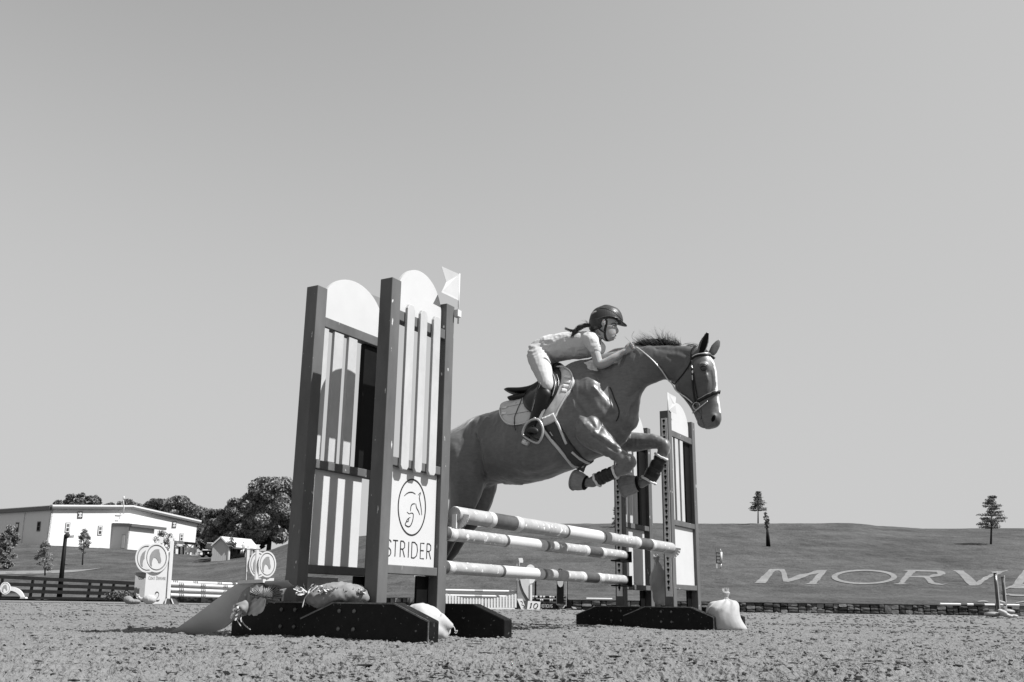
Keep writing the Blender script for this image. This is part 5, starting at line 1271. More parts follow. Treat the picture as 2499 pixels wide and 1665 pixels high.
def e4(pts): return [(1780+a*S_, 1160+b*S_) for a, b in pts]
word = thing('painted_word', G(2100, 1410), 'pale serif capitals MORVE painted on the grass slope above the stone wall', 'painted lettering')
hill_shape('letter_m', e4([(203, 864), (330, 752), (440, 752), (470, 830), (700, 762), (782, 760), (695, 868), (720, 872), (600, 872), (640, 862), (715, 785), (560, 832), (470, 856), (430, 852), (415, 780), (400, 764), (365, 766), (290, 862), (300, 866)]), word)
def ring_px(cx, cy, rx, ry, rx2, ry2, a0, a1, n=40, sk=0):
    o = [(cx+rx*cos(t)-sk*sin(t)*ry, cy-ry*sin(t)) for t in [a0+(a1-a0)*k/n for k in range(n+1)]]
    i = [(cx+rx2*cos(t)-sk*sin(t)*ry2, cy-ry2*sin(t)) for t in [a0+(a1-a0)*k/n for k in range(n+1)]]
    return o, i
def ribbon_px(name, outer, inner, parent):
    m = MB()
    for i in range(len(outer)): 
        for q in (outer[i], inner[i]):
            p = on_lawn(*q); m.v.append((p.x, p.y, lawn_z(p.x, p.y)+.035))
    for i in range(len(outer)-1): m.f.append((2*i, 2*i+2, 2*i+3, 2*i+1)); m.m.append(0)
    return m.build(name, M_lime, parent)
o_, i_ = ring_px(1078, 816, 262, 59, 215, 47, 0, 2*pi); ribbon_px('letter_o', e4(o_), e4([(a-6 if 0 else a, b) for a, b in i_]), word)
hill_shape('letter_r', e4([(1330, 868), (1355, 864), (1425, 768), (1355, 762), (1640, 762), (1715, 772), (1728, 786), (1690, 806), (1600, 820), (1640, 860), (1700, 872), (1755, 868), (1700, 880), (1640, 876), (1590, 862), (1555, 820), (1430, 818), (1440, 808), (1600, 806), (1665, 790), (1655, 776), (1490, 770), (1395, 866), (1440, 874), (1305, 874)]), word)
hill_shape('letter_v', e4([(1775, 760), (1810, 762), (1870, 764), (1880, 775), (1975, 856), (2110, 786), (2090, 775), (2230, 758), (2180, 780), (2060, 835), (1985, 884), (1920, 884), (1850, 810), (1805, 770)]), word)
hill_shape('letter_e', [(2472, 1428), (2499, 1392), (2560, 1392), (2555, 1400), (2520, 1401), (2508, 1412), (2540, 1412), (2535, 1419), (2500, 1420), (2494, 1429), (2540, 1430), (2530, 1438), (2462, 1436)], word)
def pxstroke(name, pts, w, parent):
    sp = spline([Vector(p) for p in pts], 6); L = []; R = []
    for i in range(len(sp)):
        ww = w[0]+(w[1]-w[0])*sin(pi*i/(len(sp)-1)); L.append((sp[i][0], sp[i][1]-ww/2)); R.append((sp[i][0], sp[i][1]+ww/2))
    ribbon_px(name, L, R, parent)
sw = thing('painted_swash', G(2480, 1450), 'pale painted curl on the grass beneath the lettering at the right edge', 'painted lettering')
pxstroke('curl', [(2560, 1420), (2499, 1428), (2465, 1434), (2446, 1443), (2450, 1450), (2475, 1454), (2520, 1455), (2570, 1452)], (2, 5), sw)
pxstroke('curl', [(2480, 1473), (2499, 1470), (2540, 1468)], (2, 3), sw); pxstroke('curl', [(2386, 1470), (2400, 1468.5), (2412, 1470.5)], (1.5, 3.5), sw)
# ---- trees
M_bark = mat('bark', .045, .9, .2, .3, 12, .5, 30, dist=.02)
def leafmat(n, lo, hi):
    m = bpy.data.materials.new(n); m.use_nodes = True; N, L = m.node_tree.nodes, m.node_tree.links; B = N['Principled BSDF']; B.inputs['Roughness'].default_value = .6; B.inputs['Specular IOR Level'].default_value = .25
    at = N.new('ShaderNodeAttribute'); at.attribute_name = 'tone'; r = N.new('ShaderNodeMapRange'); r.inputs[3].default_value = lo; r.inputs[4].default_value = hi; L.new(at.outputs['Fac'], r.inputs[0])
    c = N.new('ShaderNodeCombineColor'); [L.new(r.outputs[0], c.inputs[i]) for i in range(3)]; L.new(c.outputs[0], B.inputs['Base Color']); return m
M_leaf = leafmat('foliage', .06, .30); M_leafd = leafmat('foliage_dark', .04, .16); M_leafs = leafmat('sapling_foliage', .08, .26)
def leaves(name, centres, size, mtl, parent, rs, flat=.0):
    """centres: list of (Vector, radius, count): leaf-sized faces spread in clumps"""
    P = []; T = []
    for c, r, n in centres:
        d = rs.normal(size=(n, 3)); d /= np.linalg.norm(d, axis=1)[:, None]; rad = r*(.25+1.0*rs.random(n)**.7)[:, None]
        P.append(np.array(c)[None]+d*rad*np.array([1, 1, .8 if not flat else flat])); T.append(np.full(n, rs.random()))
    P = np.concatenate(P); T = np.concatenate(T); n = len(P)
    a = rs.normal(size=(n, 3)); a /= np.linalg.norm(a, axis=1)[:, None]; b = np.cross(a, rs.normal(size=(n, 3))); b /= np.linalg.norm(b, axis=1)[:, None]
    s = size*(.6+.8*rs.random(n))[:, None]
    V = np.stack([P-a*s, P+b*s*.6, P+a*s, P-b*s*.6], 1).reshape(-1, 3)
    me = bpy.data.meshes.new(name); me.vertices.add(4*n); me.vertices.foreach_set('co', V.astype(np.float32).ravel())
    me.loops.add(4*n); me.loops.foreach_set('vertex_index', np.arange(4*n, dtype=np.int32)); me.polygons.add(n)
    me.polygons.foreach_set('loop_start', np.arange(0, 4*n, 4, dtype=np.int32)); me.polygons.foreach_set('loop_total', np.full(n, 4, np.int32)); me.update(calc_edges=True)
    at = me.attributes.new('tone', 'FLOAT', 'POINT'); at.data.foreach_set('value', np.repeat(np.clip(T*.7+rs.random(n)*.3, 0, 1), 4).astype(np.float32))
    me.materials.append(mtl); o = bpy.data.objects.new(name, me); COL.objects.link(o); attach(o, parent); return o
def big_tree(label, px, ytop, ybase, halfw, Y, n=26, mtl=None, dens=900, group='trees beyond the barn', lobes=None, seed=1):
    """px: centre column; ytop/ybase in photo pixels; halfw in pixels; Y distance"""
    rs = np.random.default_rng(seed); base = onY(px, ybase, Y); gz = terz(base.x, base.y); top = onY(px, ytop, Y); W = halfw*Y/FPX; H = top.z-gz
    root = thing('broadleaf_tree', (base.x, base.y, gz), label, 'tree', group)
    tr = MB(); tr.tube([(base.x, base.y, gz-.5), (base.x+.1, base.y, gz+H*.3), (base.x-.1, base.y, gz+H*.6), (base.x, base.y, gz+H*.85)], [H*.035, H*.028, H*.016, H*.005], 8)
    for k in range(7):
        a = rs.uniform(0, 2*pi); z = gz+H*rs.uniform(.25, .6); tr.tube([(base.x, base.y, z), (base.x+cos(a)*W*.4, base.y+sin(a)*W*.4, z+H*.14), (base.x+cos(a)*W*.7, base.y+sin(a)*W*.7, z+H*.22)], [H*.012, H*.008, H*.003], 6)
    tr.build('trunk', M_bark, root, True)
    cs = []
    n = int(n*2.2); dens = int(dens*1.25)
    for i in range(n):
        f = rs.random()**.7; zz = gz+H*(.16+.80*f); ww = W*sqrt(max(.05, 1-((f-.45)/.62)**4)); a = rs.uniform(0, 2*pi); q = rs.random()**.4
        r = W*rs.uniform(.15, .27); cs.append((Vector((base.x+cos(a)*ww*q*.86, base.y+sin(a)*ww*q*.86, min(zz, gz+H-r*.75))), r, int(dens*(r/W/.23)**2)))
    cs.append((Vector((base.x, base.y, gz+H-W*.2)), W*.22, dens//2))
    leaves('crown', cs, .24*Y/150, mtl or M_leaf, root, rs); return root
bt = [('tall pale-leaved tree behind the left end of the barn roof, leftmost of its clump', 136, 1222, 1300, 17, 208), ('spiky-topped tree behind the barn, second from the left', 166, 1207, 1300, 20, 206), ('spiky-topped tree behind the barn with the highest tip of the left clump', 190, 1204, 1300, 20, 210), ('rounded tree closing the right side of the left clump behind the barn', 222, 1211, 1300, 19, 208),
      ('low tree just left of the weather vane above the barn roof', 262, 1228, 1300, 17, 214), ('low dark tree right behind the weather vane', 298, 1219, 1300, 24, 212), ('low tree right of the weather vane where the roof bends', 325, 1229, 1300, 16, 216),
      ('broad tree rising over the sloping barn roof, left half of the big clump', 372, 1219, 1330, 34, 200), ('tallest broad tree over the sloping barn roof', 428, 1211, 1340, 36, 198), ('tree filling the gap at the low right corner of the barn', 470, 1236, 1352, 26, 194),
      ('mid-sized tree behind the small white shed', 528, 1246, 1352, 36, 168), ('dark tree rising right behind the ridge of the white shed', 585, 1212, 1350, 42, 166)]
for i, (lb, px, yt, yb, hw, Y) in enumerate(bt): big_tree(lb, px, yt, yb, hw, Y, n=34 if hw > 24 else 22, dens=620 if hw > 24 else 420, seed=100+i)
for i, (lb, px, yt, hw, Y) in enumerate([('low pale-topped tree between the two left tips of the barn clump', 151, 1216, 16, 215), ('tree crown in the middle of the left clump behind the barn', 205, 1212, 18, 215), ('lowest bush-like crown at the gap right of the left clump', 243, 1233, 16, 215), ('low crown between the gap and the weather vane', 279, 1226, 18, 216),
    ('low crown under the left shoulder of the big barn clump', 348, 1226, 20, 205), ('crown filling the saddle of the big clump over the barn roof', 401, 1217, 26, 205), ('crown sloping down at the right of the big barn clump', 450, 1226, 24, 204), ('crown directly left of the shed tree', 503, 1242, 24, 200), ('crown joining the shed tree and the dark tree', 556, 1236, 28, 200)]): big_tree(lb, px, yt, 1340, hw, Y, n=22, dens=420, seed=300+i)
big_tree('largest dark tree, half hidden by the left-most jump standard', 655, 1171, 1345, 68, 158, n=70, mtl=M_leaf, dens=620, seed=150)
big_tree('bushy dark tree low behind the shed\'s open side', 618, 1278, 1352, 34, 160, n=26, mtl=M_leafd, dens=520, seed=151)
big_tree('dark tree in the far gap between the shed and barn', 506, 1290, 1356, 17, 184, n=20, mtl=M_leafd, dens=420, seed=152)
def sapling(label, px, ytop, ybase, halfw, trunk_frac, seed, Y=None, kind='round', lean=0, stuff=240, mtl=None, group='saplings on the lawns', name='young_tree'):
    rs = np.random.default_rng(seed); base = G(px, ybase) if Y is None else onY(px, ybase, Y); Yb = base.y; top = onY(px+lean, ytop, Yb); W = halfw*Yb/FPX; H = top.z-base.z; dx = top.x-base.x
    root = thing(name, base, label, 'tree', group); tr = MB()
    ax = lambda f: Vector((base.x+dx*f, base.y, base.z-.05+H*f))
    tr.tube([ax(0), ax(.4), ax(.8), ax(.98)], [H*.018+.02, H*.013+.012, H*.007, .01], 7)
    cs = []
    z0 = trunk_frac
    if kind == 'tier':
        n = 11
        for i in range(n):
            f = z0+(1-z0)*i/n; w = W*(1-(i/n)**1.3*.9)*rs.uniform(.6, 1.1)
            for k in range(5):
                a = rs.uniform(0, 2*pi); e = ax(f)+Vector((cos(a)*w, sin(a)*w, H*.01)); tr.tube([ax(f-.02), e], [.03, .008], 5)
                for q in (.45, .75, 1): cs.append((ax(f).lerp(e, q), W*.13+.05, int(stuff/14)))
        leaves('crown', [(c_, r_*1.3, int(n_*.75)) for c_, r_, n_ in cs], .042*Yb/70, mtl or M_leafs, root, rs, flat=.4)
    else:
        n = 30
        for i in range(n):
            f = z0+(1-z0)*rs.random(); pr = sin(pi*min(1, max(.05, (f-z0)/(1-z0)*.85+.12)))**.8; a = rs.uniform(0, 2*pi); w = W*pr*rs.random()**.5
            c = ax(f)+Vector((cos(a)*w, sin(a)*w, 0)); tr.tube([ax(max(z0*.8, f-.12)), c], [.02, .006], 4); cs.append((c, W*.24, stuff//10))
        leaves('crown', [(c_, r_*1.25, int(n_*2.2)) for c_, r_, n_ in cs], .048*Yb/70, mtl or M_leafs, root, rs)
    tr.build('trunk', M_bark, root, True); return root
sapling('small tiered tree standing on the crest of the hill, right of the far standards', 1850, 1197, 1276.5, 19, .40, 1, Y=124, kind='tier', stuff=520)
sapling('thin sapling with a dark sleeve round its foot on the slope below the crest', 1873, 1244, 1333, 6, .48, 2, kind='round', stuff=130, lean=-4)
p = G(1875, 1333); m = MB(); m.tube([p-UP*.3, p+UP*.9, p+UP*1.9], [.24, .18, .06], 8); tag(m.build('tree_sleeve', M_black, None, True), 'dark sleeve wrapped round the foot of the thin sapling on the slope', 'tree guard')
sapling('larger tiered tree with a bent top near the right edge', 2418, 1206, 1332, 34, .36, 3, kind='tier', stuff=900, lean=4)
sapling('sparse sapling peeping over the crest left of the far keyhole post', 1503, 1235, 1320, 11, .02, 4, Y=118, stuff=150)
sapling('young tree with a narrow crown left of the white barn annexe', 201, 1293, 1382, 15, .38, 5, kind='round', stuff=300, lean=5)
sapling('leafy young tree by the path, left of the lamp post', 110, 1322, 1407, 19, .22, 6, kind='round', stuff=420)
sapling('wispy young tree in front of the barn\'s right half, behind the numbered jump', 400, 1297, 1362, 26, .2, 7, Y=118, stuff=420)
sapling('light leafy sprig in front of the white shed roof', 566, 1313, 1350, 12, .35, 8, Y=120, stuff=120)
sb_ = thing('shrub', G(18, 1389), 'dense rounded shrub cut by the left edge', 'shrub'); rs = np.random.default_rng(9); b0 = G(18, 1389); Wd = 25*b0.y/FPX
cs = []
for i in range(60):
    f = rs.random(); a = rs.uniform(0, 2*pi); w = Wd*sin(pi*min(.95, .18+f*.75))*rs.random()**.5; cs.append((b0+Vector((cos(a)*w-.35, sin(a)*w, .3+f*98*b0.y/FPX*.93)), Wd*.22, 240))
leaves('crown', cs, .075*b0.y/70, M_leafs, sb_, rs)
MB().tube([b0, b0+UP*1.6], [.16, .05], 6).build('trunk', M_bark, sb_, True)
# ---- the path
pm = thing('garden_path', G(100, 1398), 'pale path curving across the lawn on the left', 'path'); bpy.data.objects.remove(pm)
M_path = ground_mat('path_gravel', .3, .11, .22, [(2, (1, .3, 1), .5)], (.3, .05, 6))
L = [(-160, 1398), (-60, 1396), (0, 1395), (60, 1394), (130, 1393), (180, 1391.5), (215, 1390), (245, 1387)]; R = [(-160, 1412), (-60, 1407), (0, 1403), (60, 1402), (130, 1400), (180, 1397), (215, 1392.5), (245, 1387.6)]
m = MB()
for a, b in zip(spline([Vector(p) for p in L], 6), spline([Vector(p) for p in R], 6)):
    for q in (a, b): p = G(q[0], q[1]); p = on_lawn(q[0], q[1]); m.v.append((p.x, p.y, lawn_z(p.x, p.y)+.04))
n = len(m.v)//2
for i in range(n-1): m.f.append((2*i, 2*i+2, 2*i+3, 2*i+1)); m.m.append(0)
tag(m.build('path', M_path), kind='structure')
# ---- rail fence along the far left
M_fence = mat('fence_black', .022, .7, .3, .3, 6, .3, 30, dist=.01)
fc = thing('rail_fence', onY(160, 1460, 58.5), 'dark three-rail wooden fence along the left back of the arena', 'fence')
def fp(x, y): return onY(x, y, 58.6)
for k, (ya, yb) in enumerate(((1408, 1424), (1425, 1437), (1441.5, 1450.5))):
    for xa, xb in ((-200, 5), (5, 78), (78, 218), (218, 330), (330, 420)):
        f = lambda x: ya+(yb-ya)*x/330
        MB().bar(fp(xa, f(xa)), fp(xb, f(xb)), .05, .20, up=UP).build('rail', M_fence, fc)
for x in (-140, -70, 2, 76, 106, 216, 244, 274, 308, 372): 
    z0 = fp(x-4, 1462).z; t_ = fp(x+3, 1407+16*x/330)
    MB().bar(Vector((fp(x-4, 1450).x, 58.72, -.05)), Vector((t_.x, 58.72, t_.z+.05)), .14, .14, up=Vector((0, 1, 0))).build('post', M_fence, fc, bevel=.01)
MB().bar(fp(-200, 1456), fp(420, 1463.5), .12, .14).build('ground_board', M_fence, fc)
# low dark plants behind the numbered jump
rs = np.random.default_rng(44); bs = thing('low_shrub', onY(288, 1461, 57), 'low dark clipped bushes at the fence foot left of the numbered jump', 'shrub')
leaves('crown', [(onY(x, 1457-4*rs.random(), 57.4), .28, 160) for x in np.linspace(268, 312, 12)], .06, M_leafd, bs, rs)
# ---- lamp or sign post
pl = thing('banner_post', fp(146, 1460), 'tall dark post with a small flag hanging from its top behind the fence', 'post')
b0, t0 = onY(145, 1460, 59.6), onY(160.5, 1305, 59.6); MB().tube([Vector((b0.x, 59.6, -.1)), Vector((t0.x*.5+b0.x*.5, 59.6, t0.z/2)), t0], [.17, .13, .10], 10).build('post', M_black, pl, True)
MB().ell(t0+Vector((.10, 0, -.05)), Vector((.16, 0, 0)), Vector((0, .14, 0)), UP*.17).build('cap', M_fence, pl, True)
bp0 = onY(167, 1308, 59.6); MB().prism([bp0+Vector((0, .02*sin(i), 0)) for i in [0]]+[onY(181, 1306, 59.65), onY(179, 1313, 59.6), onY(167, 1313, 59.55)], Vector((0, .02, 0))).build('flag', mat('faded_flag', .22, .8, .2, .5, 6), pl)
# ---- the white barn
def wallmat(n, v):
    m = mat(n, v, .55, .3, .03, 1); N, L = m.node_tree.nodes, m.node_tree.links; B = N['Principled BSDF']
    tc = N.new('ShaderNodeTexCoord'); w = N.new('ShaderNodeTexWave'); w.wave_type = 'BANDS'; w.bands_direction = 'X'; w.inputs['Scale'].default_value = 1.1; L.new(tc.outputs['Object'], w.inputs[0])
    bp = N.new('ShaderNodeBump'); bp.inputs['Strength'].default_value = .12; bp.inputs['Distance'].default_value = .03; L.new(w.outputs[0], bp.inputs['Height']); L.new(bp.outputs[0], B.inputs['Normal']); return m
M_barn = wallmat('white_metal_siding', .60); M_trim = mat('roof_trim', .10, .5, .4); M_roofpale = mat('pale_roof_sheet', .55, .4, .4, .05, 2)
M_glass = mat('window_glass', .04, .1, .6); M_glasspale = mat('pale_blind', .4, .5, .3)
M_door = wallmat('grey_siding', .40)
YB = 150.
# two walls meeting at the near corner: the gable side (white, sunlit) runs right and away
c0 = onY(117.5, 1325.5, YB); c0t = onY(127, 1240, YB)
e1 = onY(474.5, 1355, 174.); e1t = onY(481, 1277, 174.)
l1 = onY(-60, 1318, 176.)
barn = thing('barn', c0, 'long white metal barn with small windows on the rise at left', 'barn')
H1 = c0t.z-c0.z
def up_at(p, x_img_top, y_img_top):    # point above p seen at that image height
    return Vector((p.x, p.y, onY(x_img_top, y_img_top, p.y).z))
cA = Vector((c0t.x, c0.y, 0)); cB = Vector((e1t.x, e1.y, 0)); dW = (cB-cA); nW = Vector((dW.y, -dW.x, 0)).normalized()
if nW.y > 0: nW = -nW
def wx(f): return cA+dW*f
def wall_pt(x, y):                  # photo pixel -> point on the sunlit wall plane
    d = ray(x, y); k = (cA-CAM).dot(nW)/d.dot(nW); return CAM+d*k
ridge = wall_pt(320, 1240.5); zl_ = c0t.z; zr_ = e1t.z
def V3(p, z): return Vector((p.x, p.y, z))
zb = min(c0.z, e1.z)-2.5
outline = [V3(cA, zb), V3(cB, zb), V3(cB, wall_pt(481, 1277).z), V3(ridge, wall_pt(320, 1241.5).z), V3(cA, wall_pt(127, 1241).z)]
MB().prism(outline, -nW*.3).build('gable_wall', M_barn, barn)
# the shaded side wall going left
sw0 = Vector((cA.x, cA.y, 0)); d2 = (-nW).normalized(); nS = Vector((d2.y, -d2.x, 0)).normalized()
if nS.y > 0: nS = -nS
def side_pt(x, y): d = ray(x, y); k = (sw0-CAM).dot(nS)/d.dot(nS); return CAM+d*k
q0 = side_pt(-40, 1249); ztl = side_pt(-40, 1252).z
MB().prism([V3(sw0, zb), V3(sw0, outline[4].z), V3(q0, side_pt(-40, 1251.5).z), V3(q0, zb)], -nS*.3).build('side_wall', M_barn, barn)
rb = MB(); rb.bar(V3(sw0, outline[4].z)+nS*.2, V3(q0, side_pt(-40, 1251.5).z)+nS*.2, .5, .55); rb.build('eave_trim', M_trim, barn)
for k, (a, b) in enumerate(((outline[4], outline[3]), (outline[3], outline[2]))):
    d = (b-a).normalized(); a2 = a-d*(.3 if k == 0 else 0); b2 = b+d*(.5 if k else 0)
    MB().bar(a2+nW*.25+UP*.12, b2+nW*.25+UP*.12, .6, .32).build('gutter', M_trim, barn); MB().bar(a2+nW*.2+UP*.42, b2+nW*.2+UP*.42, .7, .26).build('roof_edge', M_roofpale, barn)
back = -nW*30
rf = MB(); rf.prism([outline[4]+UP*.4, outline[3]+UP*.4, outline[3]+back+UP*.4, outline[4]+back+UP*.4], UP*.1); rf.prism([outline[3]+UP*.4, outline[2]+UP*.4, outline[2]+back+UP*.4, outline[3]+back+UP*.4], UP*.1); rf.build('roof', M_roofpale, barn)
seam = MB(); seam.bar(side_pt(62, 1250)+nS*.03, side_pt(53, 1325)+nS*.03, .25, .06); seam.build('wall_joint', M_roofpale, barn)
def window(parent, fn, nrm, x0, y0, x1, y1, kind='sash', slant=0):
    a, b, c, d = fn(x0+slant, y0), fn(x1+slant, y0), fn(x1, y1), fn(x0, y1)
    f = MB().prism([a, b, c, d], nrm*.08).build('window', M_trim if kind != 'dark' else M_trim, parent)
    def lerp2(u, v): return (a*(1-u)+b*u)*(1-v)+(d*(1-u)+c*u)*v
    if kind == 'sash':
        MB().prism([lerp2(.1, .05), lerp2(.9, .05), lerp2(.9, .95), lerp2(.1, .95)], nrm*.10).build('frame', M_roofpale, f)
        for v0, v1 in ((.14, .44), (.55, .86)): MB().prism([lerp2(.24, v0), lerp2(.76, v0), lerp2(.76, v1), lerp2(.24, v1)], nrm*.12).build('pane', M_glass if v0 > .3 else M_door2, f)
    elif kind == 'dark':
        MB().prism([lerp2(.15, .1), lerp2(.85, .1), lerp2(.85, .9), lerp2(.15, .9)], nrm*.10).build('pane', M_black, f); MB().prism([lerp2(.15, .48), lerp2(.85, .48), lerp2(.85, .53), lerp2(.15, .53)], nrm*.12).build('frame', M_trim, f)
    elif kind == 'blind':
        MB().prism([lerp2(.15, .08), lerp2(.85, .08), lerp2(.85, .92), lerp2(.15, .92)], nrm*.10).build('pane', M_black, f); MB().prism([lerp2(.2, .17), lerp2(.85, .17), lerp2(.85, .52), lerp2(.2, .52)], nrm*.12).build('blind', M_roofpale, f)
    else:
        MB().prism([lerp2(.1, .1), lerp2(.9, .1), lerp2(.9, .9), lerp2(.1, .9)], nrm*.10).build('pane', M_glass, f)
        for (u0, v0), (u1, v1) in (((.15, .2), (.8, .75)), ((.8, .2), (.2, .8)), ((.5, .15), (.5, .85))):
            MB().bar(lerp2(u0, v0)+nrm*.13, lerp2(u1, v1)+nrm*.13, .14, .03, up=nrm).build('blade', M_roofpale, f)
    return f
M_door2 = mat('dull_pane', .12, .3, .5)
A1 = lambda x: x*260/2354; B1 = lambda y: 1190+y*170/1539; A2 = lambda x: 240+x*260/2354
window(barn, wall_pt, nW, A1(1700), B1(530), A1(1815), B1(685), 'fan', 1)
window(barn, wall_pt, nW, A1(1425), B1(775), A1(1530), B1(995), 'sash', 2.6)
window(barn, wall_pt, nW, A1(2145), B1(845), A1(2245), B1(1055), 'sash', 2.4)
window(barn, wall_pt, nW, A2(1615), B1(750), A2(1710), B1(893), 'fan', 1.6)
window(barn, wall_pt, nW, A2(1783), B1(1015), A2(1865), B1(1190), 'sash', 1.6)
window(barn, side_pt, nS, A1(812), B1(750), A1(885), B1(968), 'dark', 2.6); window(barn, side_pt, nS, A1(335), B1(770), A1(403), B1(985), 'blind', 2.8)
# annexe: projects from the wall
an = thing('barn_annexe', wall_pt(300, 1335), 'white lean-to annexe with grey end wall and door on the barn front', 'annexe')
def off(x, y, d): p = ray(x, y); k = ((cA-CAM).dot(nW)+d)/p.dot(nW); return CAM+p*k
PJ = 3.0
fl0 = off(309, 1339, PJ); fr0 = off(371, 1346, PJ); ft0 = off(313.5, 1283, PJ); ft1 = off(380, 1291, PJ)
w0 = Vector((wall_pt(268, 1337).x, wall_pt(268, 1337).y, 0)); w0t = wall_pt(275, 1282)
zA = zb
MB().prism([V3(fl0, zA), V3(fr0, zA), V3(fr0, ft1.z), V3(fl0, ft0.z)], -nW*.2).build('front_wall', M_barn, an)
MB().prism([V3(w0, zA), V3(fl0, zA), V3(fl0, ft0.z), V3(w0, w0t.z)], d2*.0+dW.normalized()*.2).build('end_wall', M_door, an)
m = MB(); m.bar(w0t+UP*.1-dW.normalized()*.1, V3(fl0, ft0.z)+UP*.1+nW*.3, .3, .45); m.bar(V3(fl0, ft0.z)+UP*.1+nW*.3, V3(fr0, ft1.z)+UP*.1+nW*.3+dW.normalized()*2.0, .5, .45); m.build('eave_trim', M_trim, an)
m = MB(); m.prism([w0t+UP*.3, V3(fl0, ft0.z)+UP*.3, V3(fr0, ft1.z)+UP*.3, V3(fr0, ft1.z)-nW*PJ*.98+UP*.3], UP*.1); m.build('roof', M_roofpale, an)
nE = ((V3(fl0, 0)-V3(w0, 0)).cross(UP)).normalized()
if nE.x > 0: nE = -nE
def end_pt(x, y): p = ray(x, y); k = (V3(fl0, CAMH)-CAM).dot(nE)/p.dot(nE); return CAM+p*k
dr = MB().prism([end_pt(298.5, 1305), end_pt(307, 1305), end_pt(304, 1338.5), end_pt(295, 1338)], nE*.08).build('door', M_trim, an)
MB().prism([end_pt(299.2, 1306), end_pt(306.2, 1306), end_pt(303.4, 1338), end_pt(296.0, 1337.6)], nE*.12).build('panel', M_door, dr)
# weather vane
wv = thing('antenna_mast', wall_pt(295, 1258), 'thin white mast with a round tip fixed to the barn gable', 'mast')
m = MB(); m.tube([wall_pt(295, 1255)+nW*.6, wall_pt(297, 1240)+nW*.6, off(301.5, 1218, .6)], [.07, .07, .05], 6); m.build('mast', M_roofpale, wv, True)
MB().ell(off(302, 1215.5, .6), Vector((.17, 0, 0)), Vector((0, .17, 0)), UP*.32).build('tip', M_white, wv, True)
for (xa, ya, xb, yb) in ((289, 1246.5, 300, 1247.5), (288.5, 1259, 298, 1259.5)): MB().bar(off(xa, ya, .6), off(xb, yb, .6), .12, .1).build('crossbar', M_trim, wv)
# porch at the right end of the barn
po_ = thing('porch', wall_pt(450, 1352), 'small pale porch with posts and a dark doorway at the barn\'s right corner', 'porch')
MB().bar(off(423, 1322.5, 2.6), off(476, 1327.5, 2.6), .35, .4).build('beam', M_trim, po_)
MB().prism([off(424, 1331, 2.4), off(432, 1325, 2.4), off(457, 1333, 2.4), off(450, 1334, 2.6), off(424, 1331.5, 2.6)], nW*.3).build('canopy', mat('canopy_pale', .34, .6, .3), po_)
MB().prism([wall_pt(424, 1331), wall_pt(462, 1334), wall_pt(461, 1353), wall_pt(423, 1352)], nW*.4).build('front', M_door, po_)
for xa, xb in ((425, 428.5), (434.5, 441.5), (446.5, 451)): MB().prism([off(xa, 1334, .5), off(xb, 1334, .5), off(xb-.4, 1352.5, .5), off(xa-.5, 1352.5, .5)], nW*.1).build('doorway', M_black, po_)
for x in (430, 432.5, 444, 453, 475): MB().bar(off(x, 1328, 2.4), off(x-1, 1354, 2.4), .28, .28).build('post', M_roofpale, po_)
for a, b in (((455, 1328), (463, 1337)), ((463, 1337), (472, 1328)), ((463, 1342), (469, 1341)), ((461, 1344), (467, 1347))): MB().bar(off(*a, 1.5), off(*b, 1.5), .14, .14).build('brace', M_trim, po_)
for i, x in enumerate((456, 466, 473)):
    p = off(x, 1354, 4.5); q = thing('garden_chair', p, ['pale garden seat left of the barn porch post', 'pale garden seat under the porch brace', 'pale garden seat at the barn corner'][i], 'garden seat', 'seats by the barn porch')
    m = MB(); m.box(p+UP*.45, Vector((.35, 0, 0)), Vector((0, .3, 0)), UP*.04); m.build('seat', M_roofpale, q)
    m = MB(); m.box(p+UP*.85+Vector((0, .3, 0)), Vector((.35, 0, 0)), Vector((0, .03, 0)), UP*.38); m.build('backrest', M_roofpale, q)
    for sx in (-.3, .3):
        for sy in (-.25, .25): MB().box(p+Vector((sx, sy, .2)), Vector((.03, 0, 0)), Vector((0, .03, 0)), UP*.25).build('leg', M_roofpale, q)
# ---- white shed with gable, open on its right side
A3 = lambda x: 480+x*220/1916; B3 = lambda y: 1260+y*180/1568
YS = 128.
def sp_(x, y, Y=YS): return onY(A3(x), B3(y), Y)
sd_ = thing('shed', sp_(500, 850), 'small white-roofed shed with grey gable wall beside the trees', 'shed')
zc = sp_(680, 860).z-1.2
g = [sp_(310, 830), sp_(680, 862), sp_(690, 628), sp_(535, 462), sp_(335, 640)]; g = [V3(g[0], zc), V3(g[1], zc)]+g[2:]
MB().prism(g, Vector((.1, .3, 0))).build('gable_wall', M_door, sd_)
r0, r1 = sp_(525, 452), onY(A3(1160), B3(512), YS+9); e0, e1_ = sp_(700, 665, YS-.2), onY(A3(1330), B3(715), YS+6)
MB().prism([r0, r1, e1_, e0], UP*.14).build('roof_slope', M_roofpale, sd_)
MB().prism([r0, r1, r1+Vector((-6, 4, -2.6)), sp_(320, 630)+Vector((0, 0, .1))], UP*.12).build('roof_slope', M_roofpale, sd_)
for a, b in ((sp_(320, 635), r0), (r0, sp_(700, 640))): MB().bar(a+Vector((0, -.15, .05)), b+Vector((0, -.15, .05)), .3, .16).build('verge_board', M_roofpale, sd_)
MB().bar(e0+UP*.0, e1_, .25, .2).build('eave_beam', M_trim, sd_)
for x, y, y2, Y in ((685, 665, 860, YS), (1050, 700, 800, YS+3.5), (1180, 710, 790, YS+4.5)): MB().bar(V3(sp_(x, y2, Y), zc), sp_(x, y, Y), .16, .16).build('post', M_roofpale, sd_)
